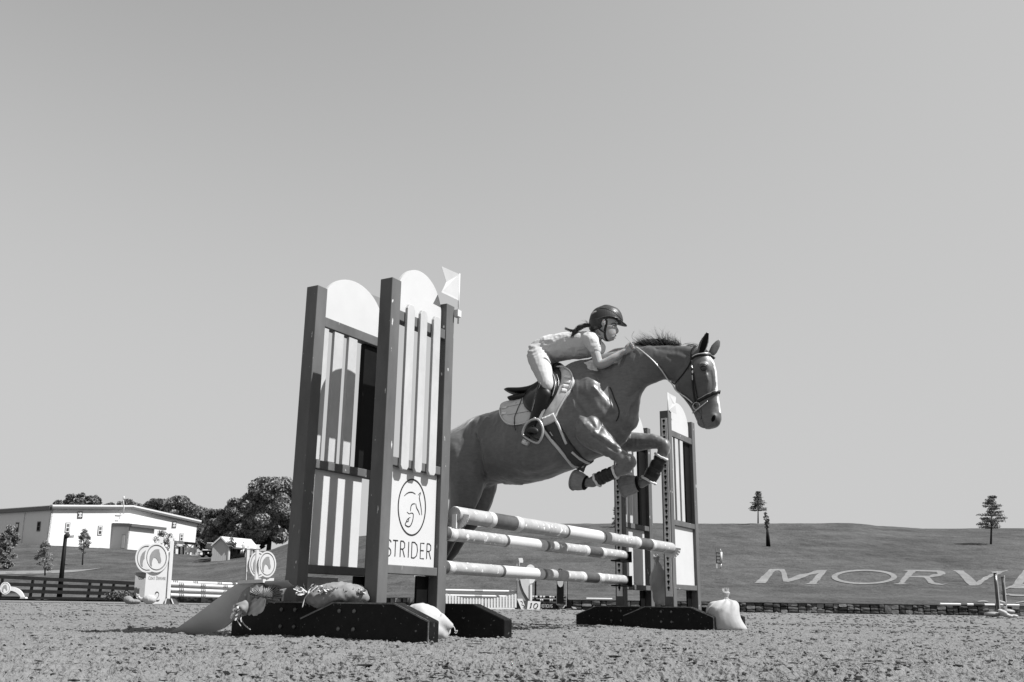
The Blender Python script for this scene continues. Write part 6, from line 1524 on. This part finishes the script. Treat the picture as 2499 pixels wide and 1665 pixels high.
MB().prism([V3(onY(A3(700), B3(850), YS+5), zc), V3(onY(A3(1180), B3(790), YS+9), zc), onY(A3(1180), B3(705), YS+9), onY(A3(700), B3(660), YS+5)], Vector((0, .2, 0))).build('back_wall', mat('shed_inside', .16, .8, .2), sd_)
# people and things in the shed's shade
def small_person(label, x, y, h, m1, m2, seated=False):
    p = onY(x, y, YS+2.5); r = thing('person', p, label, 'person', 'people resting under the shed'); s = h/1.75
    b = MB(); Xv = Vector((1, 0, 0))
    b.loft([(p+UP*.45*s, Vector((.20*s, 0, 0)), Vector((0, .16*s, 0))), (p+UP*.8*s, Vector((.19*s, 0, 0)), Vector((0, .14*s, 0))), (p+UP*1.2*s, Vector((.23*s, 0, 0)), Vector((0, .14*s, 0))), (p+UP*1.42*s, Vector((.10*s, 0, 0)), Vector((0, .09*s, 0)))], 12, 3)
    b.ell(p+UP*1.62*s, Vector((.10*s, 0, 0)), Vector((0, .11*s, 0)), UP*.14*s, 12, 8)
    for q in (-1, 1):
        b.tube([p+UP*1.36*s+Xv*q*.2*s, p+UP*1.05*s+Xv*q*.3*s, p+UP*.85*s+Xv*q*.12*s-Vector((0, .2*s, 0))], [.06*s, .05*s, .04*s], 8)
        b.tube([p+UP*.5*s+Xv*q*.1*s, p+UP*.48*s+Xv*q*.14*s-Vector((0, .4*s, 0)), p+UP*.02+Xv*q*.14*s-Vector((0, .42*s, 0))] if seated else [p+UP*.8*s+Xv*q*.1*s, p+UP*.4*s+Xv*q*.11*s, p+UP*.02+Xv*q*.12*s], [.09*s, .07*s, .05*s], 8)
    o = b.build('body', m1, r, True); return r
small_person('standing person in dark clothes at the shed\'s left post', 563, 1357, 1.65, M_black, M_black)
small_person('seated person in dark clothes with folded arms under the shed roof', 571, 1356, 1.9, M_girth, M_black, True)
small_person('small dark figure low on the ground at the middle of the shed', 581.5, 1355, .9, M_black, M_black, True)
small_person('figure in a bright white top under the right of the shed', 592, 1353, 1.7, M_white, M_white, True)
# dark utility cart and boxes between barn and shed
ct = thing('utility_cart', sp_(200, 828), 'black utility vehicle with a pale roof parked left of the shed', 'vehicle')
def bx(x0, y0, x1, y1, Y, d, m, par, nm):
    a, b = onY(A3(x0), B3(y0), Y), onY(A3(x1), B3(y1), Y); return MB().box(Vector(((a.x+b.x)/2, Y+d/2, (a.z+b.z)/2)), Vector((abs(b.x-a.x)/2, 0, 0)), Vector((0, d/2, 0)), UP*abs(a.z-b.z)/2).build(nm, m, par, bevel=.06)
bx(100, 770, 300, 822, YS, 2.6, M_black, ct, 'body'); bx(118, 705, 300, 738, YS+.2, 2.2, M_roofpale, ct, 'roof'); bx(125, 738, 290, 770, YS+.5, 1.8, M_hole, ct, 'cab')
for x in (125, 275): 
    c = onY(A3(x), B3(820), YS-.05); MB().tube([c, c+Vector((0, .25, 0))], .33, 14).build('wheel', M_hole, ct, True)
for x in (112, 243): c = onY(A3(x), B3(785), YS-.03); MB().ell(c, Vector((.12, 0, 0)), Vector((0, .05, 0)), UP*.12).build('headlight', M_white, ct, True)
tr_ = thing('storage_box', sp_(260, 690), 'grey boxy shelter with a pale lid between the barn and the shed', 'shelter'); bx(200, 600, 335, 700, YS+6, 3, mat('dull_box', .10, .7, .3), tr_, 'body'); bx(215, 562, 360, 585, YS+6, 3.2, M_roofpale, tr_, 'lid')
for i, (x, l) in enumerate(((30, 'first pale bin left of the black cart'), (70, 'second pale bin right beside the black cart'))):
    b_ = thing('bin', sp_(x, 828), l, 'bin', 'bins beside the cart'); bx(x-14, 770, x+14, 828, YS-1, .8, M_roofpale if i else M_track, b_, 'body'); bx(x-16, 760, x+16, 770, YS-1.02, .9, M_girth, b_, 'lid')
# ================================================================ the other jumps of the course
class PL:      # upright plane that faces towards the right: depth Y0 at column x0, slope m
    def __init__(s, Y0, x0, m): s.Y0, s.x0, s.m = Y0, x0, m
    def __add__(s, d): return PL(s.Y0+d, s.x0, s.m)
    def __sub__(s, d): return PL(s.Y0-d, s.x0, s.m)
    def __mul__(s, k): return s.Y0*k
def Q(x, y, Y):
    if not isinstance(Y, PL): return onY(x, y, Y)
    r0 = ray(Y.x0, 1470); X0 = r0.x/r0.y*Y.Y0; d = ray(x, y); return CAM+d*((Y.Y0-Y.m*X0)/(d.y-Y.m*d.x))
def plate(px, Y, d, m, par, nm, bevel=0):
    return MB().prism([Q(a, b, Y) for a, b in px], Vector((0, d, 0))).build(nm, m, par, bevel=bevel)
def disc(cx, cy, rx, ry, Y, d, m, par, nm, a0=0, a1=2*pi, inner=None, n=36):
    mb = MB()
    o = [Q(cx+rx*cos(t), cy-ry*sin(t), Y) for t in [a0+(a1-a0)*k/n for k in range(n+1)]]
    if inner is None: mb.prism(o[:-1] if abs(a1-a0) > 6.2 else o, Vector((0, d, 0)))
    else:
        i = [Q(cx+inner*rx*cos(t), cy-inner*ry*sin(t), Y) for t in [a0+(a1-a0)*k/n for k in range(n+1)]]
        D = Vector((0, d, 0)); N = n+1
        mb.v = [tuple(p) for p in o]+[tuple(p) for p in i]+[tuple(p+D) for p in o]+[tuple(p+D) for p in i]
        for k in range(n):
            mb.f += [(k, k+1, N+k+1, N+k), (2*N+k, 3*N+k, 3*N+k+1, 2*N+k+1), (k, 2*N+k, 2*N+k+1, k+1), (N+k, N+k+1, 3*N+k+1, 3*N+k)]; mb.m += [0]*4
    return mb.build(nm, m, par)
def hpole(a, b, r, segs, par_label, cat='jump pole', group=None, mats=None):
    """round pole from a to b, painted in bands [(f0,f1,mat index)]"""
    a = Vector(a); b = Vector(b); root = None; m = MB(); cuts = sorted(set([0, 1]+[s[0] for s in segs]+[s[1] for s in segs])); d = (b-a); dn = d.normalized(); x = dn.cross(UP).normalized(); y = x.cross(dn); n = 14
    for q in cuts:
        for k in range(n): m.v.append(tuple(a+d*q+x*cos(2*pi*k/n)*r+y*sin(2*pi*k/n)*r))
    for i in range(len(cuts)-1):
        c = (cuts[i]+cuts[i+1])/2; mi = 0
        for s in segs:
            if s[0] <= c <= s[1]: mi = s[2]
        for k in range(n): m.f.append((i*n+k, i*n+(k+1) % n, (i+1)*n+(k+1) % n, (i+1)*n+k)); m.m.append(mi)
    m.f.append(tuple(range(n))); m.m.append(0); m.f.append(tuple((len(cuts)-1)*n+k for k in range(n))); m.m.append(0)
    o = m.build('jump_pole', mats or [M_polewhite, M_polegrey, M_poledark, M_tape], None, True); o.modifiers.new('e', 'EDGE_SPLIT').split_angle = radians(40)
    return tag(o, par_label, cat, group)
def swallow(px, Y, par, nm='flag'): return plate(px, Y, .01, M_white, par, nm)
M_horsegrey = mat('emblem_grey', .20, .5, .3, .08, 5)
def horse_disc(cx, cy, rx, ry, Y, par, flip=False):
    f = disc(cx, cy, rx, ry, Y, .05, M_white, par, 'ring', inner=.885)
    disc(cx, cy, rx*.90, ry*.90, Y+.02, .05, M_horsegrey, par, 'ring_groove', inner=.72)
    disc(cx, cy, rx*.79, ry*.79, Y+.005, .05, M_white, par, 'emblem_disc')
    # horse's head and arched neck
    pts = [(-.66, -.55), (-.70, -.2), (-.64, .2), (-.45, .5), (-.15, .70), (.15, .74), (.34, .70), (.30, .58), (.40, .35), (.42, .12), (.50, -.15), (.52, -.30), (.42, -.48), (.34, -.40), (.26, -.46), (.20, -.26), (.02, -.05), (-.14, .03), (-.30, -.02), (-.42, -.2), (-.48, -.45), (-.46, -.72), (-.58, -.66)]
    plate([(cx+rx*.80*a, cy-ry*.80*b) for a, b in pts], Y-.004, .008, M_horsegrey, par, 'horse_head_emblem')
# ---- numbered jump, left
YJ = PL(28.0, 385, .8)
n2 = thing('jump_standard', Q(385, 1474, YJ), 'white sign standard lettered COAT DEFENSE above a 2, with a horse-head ring on top', 'jump standard')
plate([(357, 1397), (352.5, 1452), (358, 1460), (369, 1474), (400, 1474), (404.5, 1457), (412.5, 1348), (404, 1348), (400, 1380), (385, 1397)], YJ, .05, M_white, n2, 'panel')
horse_disc(381.5, 1361.4, 28.7, 36, YJ-.06, n2)
plate([(415.5, 1320), (422.5, 1320), (412.5, 1461.5), (406.8, 1461.5)], YJ-.02, .09, M_white, n2, 'post')
plate([(414.5, 1345), (415.6, 1345), (407.8, 1458), (406.5, 1458)], YJ-.03, .02, M_track, n2, 'track')
plate([(405, 1461), (418, 1461), (422.5, 1474), (402.5, 1474)], YJ-.03, .5, M_girth, n2, 'foot')
for a, b, c, d in (((404.5, 1461), (406.5, 1461), (403.5, 1474), (401.5, 1474)), ((416.5, 1461), (418.5, 1461), (423.5, 1474), (421.5, 1474))): plate([a, b, c, d], YJ-.06, .03, M_white, n2, 'foot_edge')
swallow([(411, 1313), (423, 1312), (421.5, 1326), (411, 1325), (414, 1319)], YJ, n2)
def px_write(par, txt, x0, y0, x1, hpx, Y, w, wide=1., m=M_ink, small=None, gap=.16, nm='lettering', slant=0):
    p0 = Q(x0, y0, Y); ux = (Q(x1, y0+(x1-x0)*.0139, Y)-p0); L = ux.length; ux.normalize(); uz = (Q(x0, y0-hpx, Y)-p0); h = uz.length; uz.normalize(); nrm = uz.cross(ux).normalized()
    if nrm.y > 0: nrm = -nrm
    tot = sum((GL[c][0]*wide+gap)*h*(small if (small and i in SMALLSET) else 1) for i, c in enumerate(txt)); k = L/tot
    m_ = MB(); write(m_, txt, p0, ux*k, uz, h, w, nrm, gap=gap, wide=wide, small=small, slant=slant); o = m_.build(nm, m, par); return o
M_inkgrey = mat('grey_ink', .22, .6, .2)
SMALLSET.update([1, 2, 3, 6, 7, 8, 9, 10, 11]); px_write(n2, 'COAT DEFENSE', 363, 1414.6, 405.5, 8.0, YJ-.004, .010, m=M_inkgrey, small=.8, gap=.18); 
def two(par, x, y, s, Y, m, w=.022):
    mb = MB(); pts = spline([Vector(p) for p in [(.05, .72), (.12, .92), (.34, 1.0), (.58, .88), (.60, .66), (.45, .42), (.08, .04)]], 5); P = [Q(x+a*s*.72, y-b*s, Y) for a, b in pts]; n = len(P)
    stroke(mb, P, [w*(.35+.65*sin(pi*min(1, i/(n*.55)))**2+.0) for i in range(n)], Vector((0, -1, 0)), .004); stroke(mb, [Q(x+.04*s, y-.05*s, Y), Q(x+.40*s, y-.05*s, Y), Q(x+.54*s, y-.16*s, Y)], [w*1.1, w*1.1, w*.4], Vector((0, -1, 0)), .004); return mb.build('number', m, par)
two(n2, 378, 1467.2, 22.0, YJ-.004, M_ink, .034)
n2b = thing('jump_standard', Q(345, 1470, YJ+.9), 'matching horse-head sign standard, half hidden behind the one numbered 2', 'jump standard')
plate([(331, 1397), (357, 1397), (360, 1468), (326.5, 1452)], YJ+.9, .05, M_stripe, n2b, 'panel')
horse_disc(359, 1363, 29, 35, YJ+.8, n2b)
px_write(n2b, 'COA', 339, 1413.8, 352, 7.5, YJ+.896, .012, m=M_ink, small=.8)
swallow([(386, 1313), (398.5, 1312.5), (397.5, 1326.5), (386, 1325), (389.5, 1319)], YJ+.9, n2b)
plate([(396, 1325), (398.5, 1325), (396, 1460), (393.5, 1460)], YJ+.9, .06, M_white, n2b, 'post')
SMALLSET.clear()
YF = PL(31.3, 640, .8)
n2c = thing('jump_standard', Q(640, 1470, YF), 'white standard with a horse-head ring, seen above the leaning board', 'jump standard')
plate([(626, 1342), (631.5, 1342), (630, 1412), (668, 1411), (667.5, 1417.5), (640, 1418.5), (640, 1470), (618.5, 1470), (622, 1400)], YF, .05, M_white, n2c, 'panel')
plate([(623.5, 1342), (626, 1342), (621, 1470), (618.5, 1470)], YF-.02, .05, M_stripe, n2c, 'track')
horse_disc(652, 1377.5, 21.2, 32, YF-.06, n2c)
swallow([(625, 1329), (635.5, 1329.5), (632.5, 1334.5), (635.5, 1340), (625, 1340)], YF, n2c)
n2d = thing('jump_standard', Q(610, 1470, YF+.9), 'pale standard with a shaded ring just left of the far horse-head ring', 'jump standard')
plate([(602, 1342), (608.5, 1342), (607, 1390), (601, 1398), (600, 1470), (596, 1470)], YF+.9, .05, M_white, n2d, 'panel')
plate([(600.5, 1342), (602.5, 1342), (598, 1470), (595.5, 1470)], YF+.88, .05, M_girth, n2d, 'track')
horse_disc(630, 1378, 22, 32, YF+.84, n2d)
swallow([(602, 1331), (610.5, 1331), (608, 1336), (611, 1340), (602.5, 1340.5)], YF+.9, n2d)
def tri(fs, w=.013, g=.021):
    s = []
    for f in fs:
        for k in range(3): s.append((f+k*g, f+k*g+w, 1))
    return s
Mt = [M_polewhite, mat('band_grey', .08, .5, .3), M_poledark, M_tape]
for i, (ya, yb, yl) in enumerate(((1425.2, 1431.3, 'uppermost'), (1438.6, 1443, 'middle'), (1452, 1455.5, 'lowest'))):
    hpole(Q(414.5, ya, 28.3), Q(604, yb+3, 31), .046, tri([.10, .37, .66, .88]), '%s pole with triple grey bands on the near side of the numbered jump' % yl, group='banded poles of the numbered jump', mats=Mt)
hpole(Q(416, 1420.5, 29.2), Q(610, 1427, 32), .046, tri([.02, .26, .56, .83]), 'back pole with triple grey bands, just above the other poles of the numbered jump', group='banded poles of the numbered jump', mats=Mt)
for xx, w in ((431, 5), (477, 5), (524, 4)):
    pass
p = Q(366, 1473, 27.2); sandbag('pale round sandbag against the foot of the panel numbered 2', (p.x, p.y, p.z), [((-.03, 0, .11), (.19, 0, -.02), (0, .14, 0), (0.02, 0, .125)), ((-.17, 0, .11), (.12, 0, .02), (0, .08, 0), (0, 0, .055))], ([(-.15, 0, .11), (-.28, 0, .13), (-.34, 0, .17)], [.06, .03, .045]), seed=31, group='sandbags of the numbered jump', vox=.014, frill=[((-.33, 0, .16), (-.6, 0, .7), 26, .10, .04)])
p = Q(312, 1473, 27.6); sandbag('grey sandbag lying left of the panel numbered 2, left-most of all sandbags', (p.x, p.y, p.z), [((0, 0, .10), (.13, 0, -.03), (0, .12, 0), (.02, 0, .10)), ((.15, 0, .05), (.20, 0, 0), (0, .12, 0), (0, 0, .07))], None, m=M_sackshade, seed=32, group='sandbags of the numbered jump', vox=.014)
# ---- wing with curved arm at the left edge
YL = PL(40., 20, .7)
le = thing('jump_wing', Q(20, 1459, 40), 'small pale horse-head ring with a curved arm at the left edge', 'jump wing')
horse_disc(12.7, 1435.8, 12.3, 15.2, YL-.2, le)
up_ = spline([Vector(p) for p in [(-20, 1440), (10, 1432), (30, 1432.5), (44, 1437.5), (54, 1447), (59.5, 1459.5)]], 5); lo_ = spline([Vector(p) for p in [(-22, 1452), (8, 1443), (26, 1442), (38, 1445.5), (47, 1452.5), (51.5, 1459.5)]], 5)
m = MB(); D = Vector((0, .08, 0)); n = len(up_)
for a, b in zip(up_, lo_):
    for q in (Q(a[0], a[1], YL), Q(b[0], b[1], YL)): m.v += [tuple(q), tuple(q+D)]
for i in range(n-1):
    a = 4*i; m.f += [(a, a+4, a+6, a+2), (a+1, a+3, a+7, a+5), (a, a+1, a+5, a+4), (a+2, a+6, a+7, a+3)]; m.m += [0]*4
m.build('curved_arm', M_white, le); plate([(50, 1457), (61, 1457), (62, 1461), (48, 1461)], 39.9, .2, M_white, le, 'foot')
plate([(-30, 1455.5), (47, 1456.5), (47, 1459), (-30, 1458)], 40.3, .2, M_black, le, 'base')  # plain black bar along the bottom of the wing
# ---- white picket gate and its striped poles
YG = PL(33., 1262, .5)
A7 = lambda x: 1060+x*270/2354; B7 = lambda y: 1420+y*80/697
gt = thing('picket_gate', Q(1170, 1486, YG), 'low white picket gate with a dipped top under striped poles', 'gate')
tops = np.interp(range(24), [0, 2, 6, 9, 15, 18, 21, 23], [252, 285, 345, 345, 352, 318, 280, 256])
pm_ = None
for i in range(24):
    xc = 265+i*63.2+(8 if i > 12 else 0); yt = B7(tops[i]); w = 2.6; xt = A7(xc)
    pts = [(xt-w, 1483), (xt-w, yt+2.2), (xt-w*.7, yt+.7), (xt, yt), (xt+w*.7, yt+.7), (xt+w, yt+2.2), (xt+w, 1483)]
    plate(pts, YG, .025, M_white, gt, 'picket')
plate([(1086, 1482.5), (1256, 1483.5), (1256, 1487.5), (1086, 1486.5)], YG-.02, .06, M_white, gt, 'base_board'); plate([(1086, 1464.5), (1257, 1465.5), (1257, 1468), (1086, 1467)], YG+.03, .03, M_white, gt, 'cross_rail')
Mg = [M_polewhite, M_white, M_stripe, M_tape]
hpole(Q(1080, 1440.5, 32.4), Q(1262, 1444, 33.3), .040, [(.42, .53, 2)], 'upper white pole with one grey band over the picket gate', group='poles over the picket gate', mats=Mg)
hpole(Q(1080, 1453.3, 32.7), Q(1262, 1457, 33.6), .040, [(.42, .52, 2)], 'lower white pole with one grey band right behind the picket tops', group='poles over the picket gate', mats=Mg)
A6 = lambda x: 1230+x*200/1960; B6 = lambda y: 1340+y*160/1568
def p6(pts): return [(A6(a), B6(b)) for a, b in pts]
ws = thing('jump_standard', Q(1285, 1486, YG), 'white fan-shaped wing standard with a round top, right of the picket gate', 'jump standard')
plate(p6([(318, 730), (600, 730), (605, 1240), (318, 1235)]), YG+.05, .03, mat('mid_grey_panel', .16, .5, .3, .15, 8), ws, 'back_panel')
plate(p6([(385, 720), (400, 800), (430, 910), (480, 1030), (540, 1130), (600, 1222), (612, 1222), (612, 720)]), YG, .03, M_sack, ws, 'fan_panel')
disc(A6(632), B6(600), 14.2, 23.5, YG+.01, .03, M_white, ws, 'round_top')
plate(p6([(612, 850), (672, 850), (672, 1240), (612, 1240)]), YG-.02, .06, M_white, ws, 'post'); plate(p6([(612, 850), (632, 850), (632, 1240), (612, 1240)]), YG-.03, .02, M_stripe, ws, 'track')
plate(p6([(302, 350), (320, 350), (322, 1290), (304, 1290)]), YG+.1, .05, M_stripe, ws, 'side_post')
plate(p6([(305, 1230), (610, 1250), (612, 1430), (300, 1430)]), YG+.3, .05, M_girth, ws, 'base')
swallow(p6([(345, 215), (440, 215), (460, 275), (455, 330), (370, 325)]), YG+.1, ws); plate(p6([(362, 320), (372, 320), (372, 410), (362, 410)]), YG+.1, .02, M_white, ws, 'flagstick')
w2 = thing('jump_standard', Q(1025, 1482, YG+1), 'white standard with a round top seen under the STRIDER panel between the posts', 'jump standard')
disc(1024, 1400, 13.5, 17, YG+1, .03, M_white, w2, 'round_top'); plate([(1025.5, 1410), (1035, 1410), (1034, 1471), (1024, 1471)], YG+1, .06, M_white, w2, 'post'); plate([(1026, 1452), (1034, 1450), (1033, 1466), (1024, 1468)], YG+.98, .02, M_black, w2, 'dark_patch')
# ---- number boards
nb = thing('number_board', Q(1303, 1488, YG-1.2), 'white board with a black 10 in front of the wing standard', 'number board')
plate(p6([(575, 1240), (875, 1262), (852, 1450), (550, 1450)]), YG-1.2, .02, M_white, nb, 'board')
def num(par, glyphs, Y, w):
    mb = MB()
    for pts, sc in glyphs:
        P = [Q(A6(a), B6(b), Y) for a, b in spline([Vector(p) for p in pts], 5)] if len(pts) > 2 else [Q(A6(a), B6(b), Y) for a, b in pts]; n = len(P)
        stroke(mb, P, [w*(sc if len(pts) < 3 else .35+.75*abs(sin(2*pi*i/(n-1)+.6))) for i in range(n)], Vector((0, -1, 0)), .004)
    return mb.build('number', M_ink, par)
num(nb, [([(660, 1290), (632, 1408)], 1.2), ([(632, 1312), (662, 1292)], .5), ([(612, 1410), (652, 1410)], .5), ([(775, 1300), (725, 1330), (712, 1400), (745, 1425), (790, 1395), (808, 1330), (775, 1300)], 1)], YG-1.205, .034)
nb3 = thing('number_board', Q(1275, 1488, YG-1.1), 'white board with a black 3 leaning to the left beside the board numbered 10', 'number board')
plate(p6([(310, 1190), (440, 1190), (530, 1445), (415, 1447)]), YG-1.1, .02, M_white, nb3, 'board')
num(nb3, [([(395, 1250), (430, 1262), (440, 1300), (425, 1335), (470, 1350), (482, 1390), (462, 1412), (450, 1400)], 1)], YG-1.105, .022)
# ---- black jump
YK = 36.
bs_ = thing('jump_standard', Q(1367, 1484, YK), 'tall black standard with a white half-oval near its top, in front of the stone wall', 'jump standard')
plate(p6([(1268, 620), (1280, 520), (1310, 478), (1345, 470), (1380, 480), (1405, 520), (1430, 620), (1432, 1310), (1265, 1310)]), YK, .05, M_black, bs_, 'panel')
plate(p6([(1273, 768), (1423, 768), (1415, 840), (1390, 895), (1350, 916), (1312, 895), (1282, 840)]), YK-.02, .02, M_white, bs_, 'half_oval'); disc(A6(1347), B6(510), 2.6, 1.4, YK-.02, .02, M_white, bs_, 'white_spot')
for x in (1250, 1480, 1512): plate(p6([(x, 700), (x+12, 700), (x+14, 1370), (x+2, 1370)]), YK+.1, .04, M_track if x != 1512 else M_black, bs_, 'post')
plate(p6([(1512, 1150), (1560, 1250), (1720, 1420), (1400, 1425), (1490, 1340)]), YK+.15, .1, M_black, bs_, 'foot'); plate(p6([(1460, 1335), (1480, 1345), (1420, 1420), (1395, 1418)]), YK-.1, .03, M_white, bs_, 'foot_trim')
plate(p6([(1615, 1378), (1700, 1390), (1745, 1435), (1650, 1425)]), YK-.1, .1, M_white, bs_, 'foot_cap'); plate(p6([(1230, 1300), (1330, 1420), (1225, 1420)]), YK+.05, .1, M_black, bs_, 'foot')
bs2 = thing('jump_standard', Q(1307, 1484, YK+1), 'narrow black standard behind the white fan-shaped wing', 'jump standard')
plate(p6([(738, 780), (775, 760), (775, 1260), (735, 1200), (690, 1230), (725, 1160)]), YK+1, .06, M_black, bs2, 'post')
Mk = [M_black, M_white, M_black, M_black]
def tw(a): return [(a, a+.06, 1), (a+.09, a+.15, 1)]
hpole(Q(A6(680), B6(1145), YK+.4), Q(A6(1500), B6(1160), YK+.2), .042, tw(.22)+tw(.50)+tw(.78)+tw(.0), 'upper black pole with paired white bands', group='black poles with white bands', mats=Mk)
hpole(Q(A6(770), B6(1225), YK+.5), Q(A6(1245), B6(1232), YK+.5), .042, tw(.20)+tw(.68), 'lower black pole with paired white bands', group='black poles with white bands', mats=Mk)
ng = thing('sign_board', Q(1337, 1485, YK-.3), 'low black board lettered NOTICING in white', 'sign board')
plate(p6([(868, 1285), (1225, 1300), (1225, 1425), (868, 1425)]), YK-.3, .04, M_black, ng, 'board')
px_write(ng, 'NOTICING', A6(876), B6(1400), A6(1172), 8.2, YK-.304, .014, m=M_white, gap=.22, wide=.8)
# ---- white device on the hill
pz = G(1757, 1388); dv = thing('sensor_mast', pz, 'white upright cylinder and thin rod standing on the hillside right of the far standards', 'mast')
Yd = pz.y; MB().tube([Q(1759.5, 1375, Yd), Q(1759.8, 1347.5, Yd)], 3.0*Yd/FPX, 12).build('cylinder', M_white, dv, True); MB().tube([Q(1760, 1348, Yd), Q(1758, 1340, Yd)], .03, 6).build('tip', M_white, dv, True)
MB().tube([Q(1749, 1389, Yd), Q(1747.8, 1338, Yd)], .035, 6).build('rod', M_girth, dv, True); MB().tube([Q(1760, 1375, Yd), Q(1758, 1389, Yd)], .06, 6).build('foot_rod', M_track, dv, True)
for y in (1349, 1358, 1366, 1374): MB().bar(Q(1748.5, y, Yd), Q(1757, y+1, Yd), .08, .08).build('arm', M_girth, dv)
MB().bar(Q(1749, 1376, Yd), Q(1749.5, 1388, Yd-.05), .11, .1).build('pale_sleeve', M_white, dv)
# ---- training standards at the right edge
YR = 27.5; A8 = lambda x: 2300+x*199/1734; B8 = lambda y: 1360+y*180/1568
def p8(pts): return [(A8(a), B8(b)) for a, b in pts]
M_tubegrey = mat('dark_tube', .06, .22, .6, .1, 10, metal=.5)
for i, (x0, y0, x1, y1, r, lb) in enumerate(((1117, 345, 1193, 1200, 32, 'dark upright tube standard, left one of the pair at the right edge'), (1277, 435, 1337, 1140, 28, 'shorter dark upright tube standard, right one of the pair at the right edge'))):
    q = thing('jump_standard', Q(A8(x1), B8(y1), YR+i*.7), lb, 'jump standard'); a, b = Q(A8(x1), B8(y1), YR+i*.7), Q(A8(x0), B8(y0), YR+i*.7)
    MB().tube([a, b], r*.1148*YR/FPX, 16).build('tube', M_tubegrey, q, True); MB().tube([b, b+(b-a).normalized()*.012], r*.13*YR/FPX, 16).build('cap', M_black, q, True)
    MB().bar(a+Vector((r*.00095, -.035, 0)), b+Vector((r*.00095, -.035, 0)), .022, .02, up=Vector((0, 1, 0))).build('track', M_white, q)  # white bar painted in as the highlight down the tube
    MB().ell(a+Vector((-.12 if i == 0 else .08, .1, -.02)), Vector((.22, 0, 0)), Vector((0, .25, 0)), UP*.075, 16, 8).build('base', M_stripe, q, True)
    MB().tube([b+Vector((.07, 0, -.08)), b+Vector((.06, 0, .06))], .006, 5).build('pin', M_white, q, True)
for i, (y, l) in enumerate(((975, 'pale pole end between the tube standards, uppermost of three'), (1060, 'pale pole end between the tube standards, middle of three'), (1125, 'pale pole end between the tube standards, lowest of three'))):
    hpole(Q(A8(1225), B8(y-25), YR+.3), Q(A8(1345), B8(y+12), YR-.1), .040, [], l, group='pole ends between the tube standards')
p = Q(A8(1400), B8(1278), YR-.2)
sandbag('pale long sandbag draped over the base of the tube standards at the right edge', tuple(p), [((-.13, 0, .12), (.14, 0, -.07), (0, .1, 0), (.03, 0, .06)), ((-.02, 0, .05), (.16, 0, -.03), (0, .1, 0), (0, 0, .055)), ((.16, 0, .035), (.12, 0, 0), (0, .09, 0), (0, 0, .04))], None, seed=40, group='sandbags of the tube standards', vox=.012)
YW = 41.6
hpole(Q(2294, 1474.5, YW), Q(2487, 1477.5, YW), .05, [(.26, .34, 2), (.42, .56, 2), (.69, .74, 2)], 'long white pole with dark bands lying on the stone wall near the right edge', group='poles lying on the wall', mats=[M_polewhite, M_white, M_grass, M_tape])
hpole(Q(1431, 1461.5, YW), Q(1494, 1462.5, YW), .045, [], 'short white pole lying on the stone wall left of the far standards', group='poles lying on the wall')
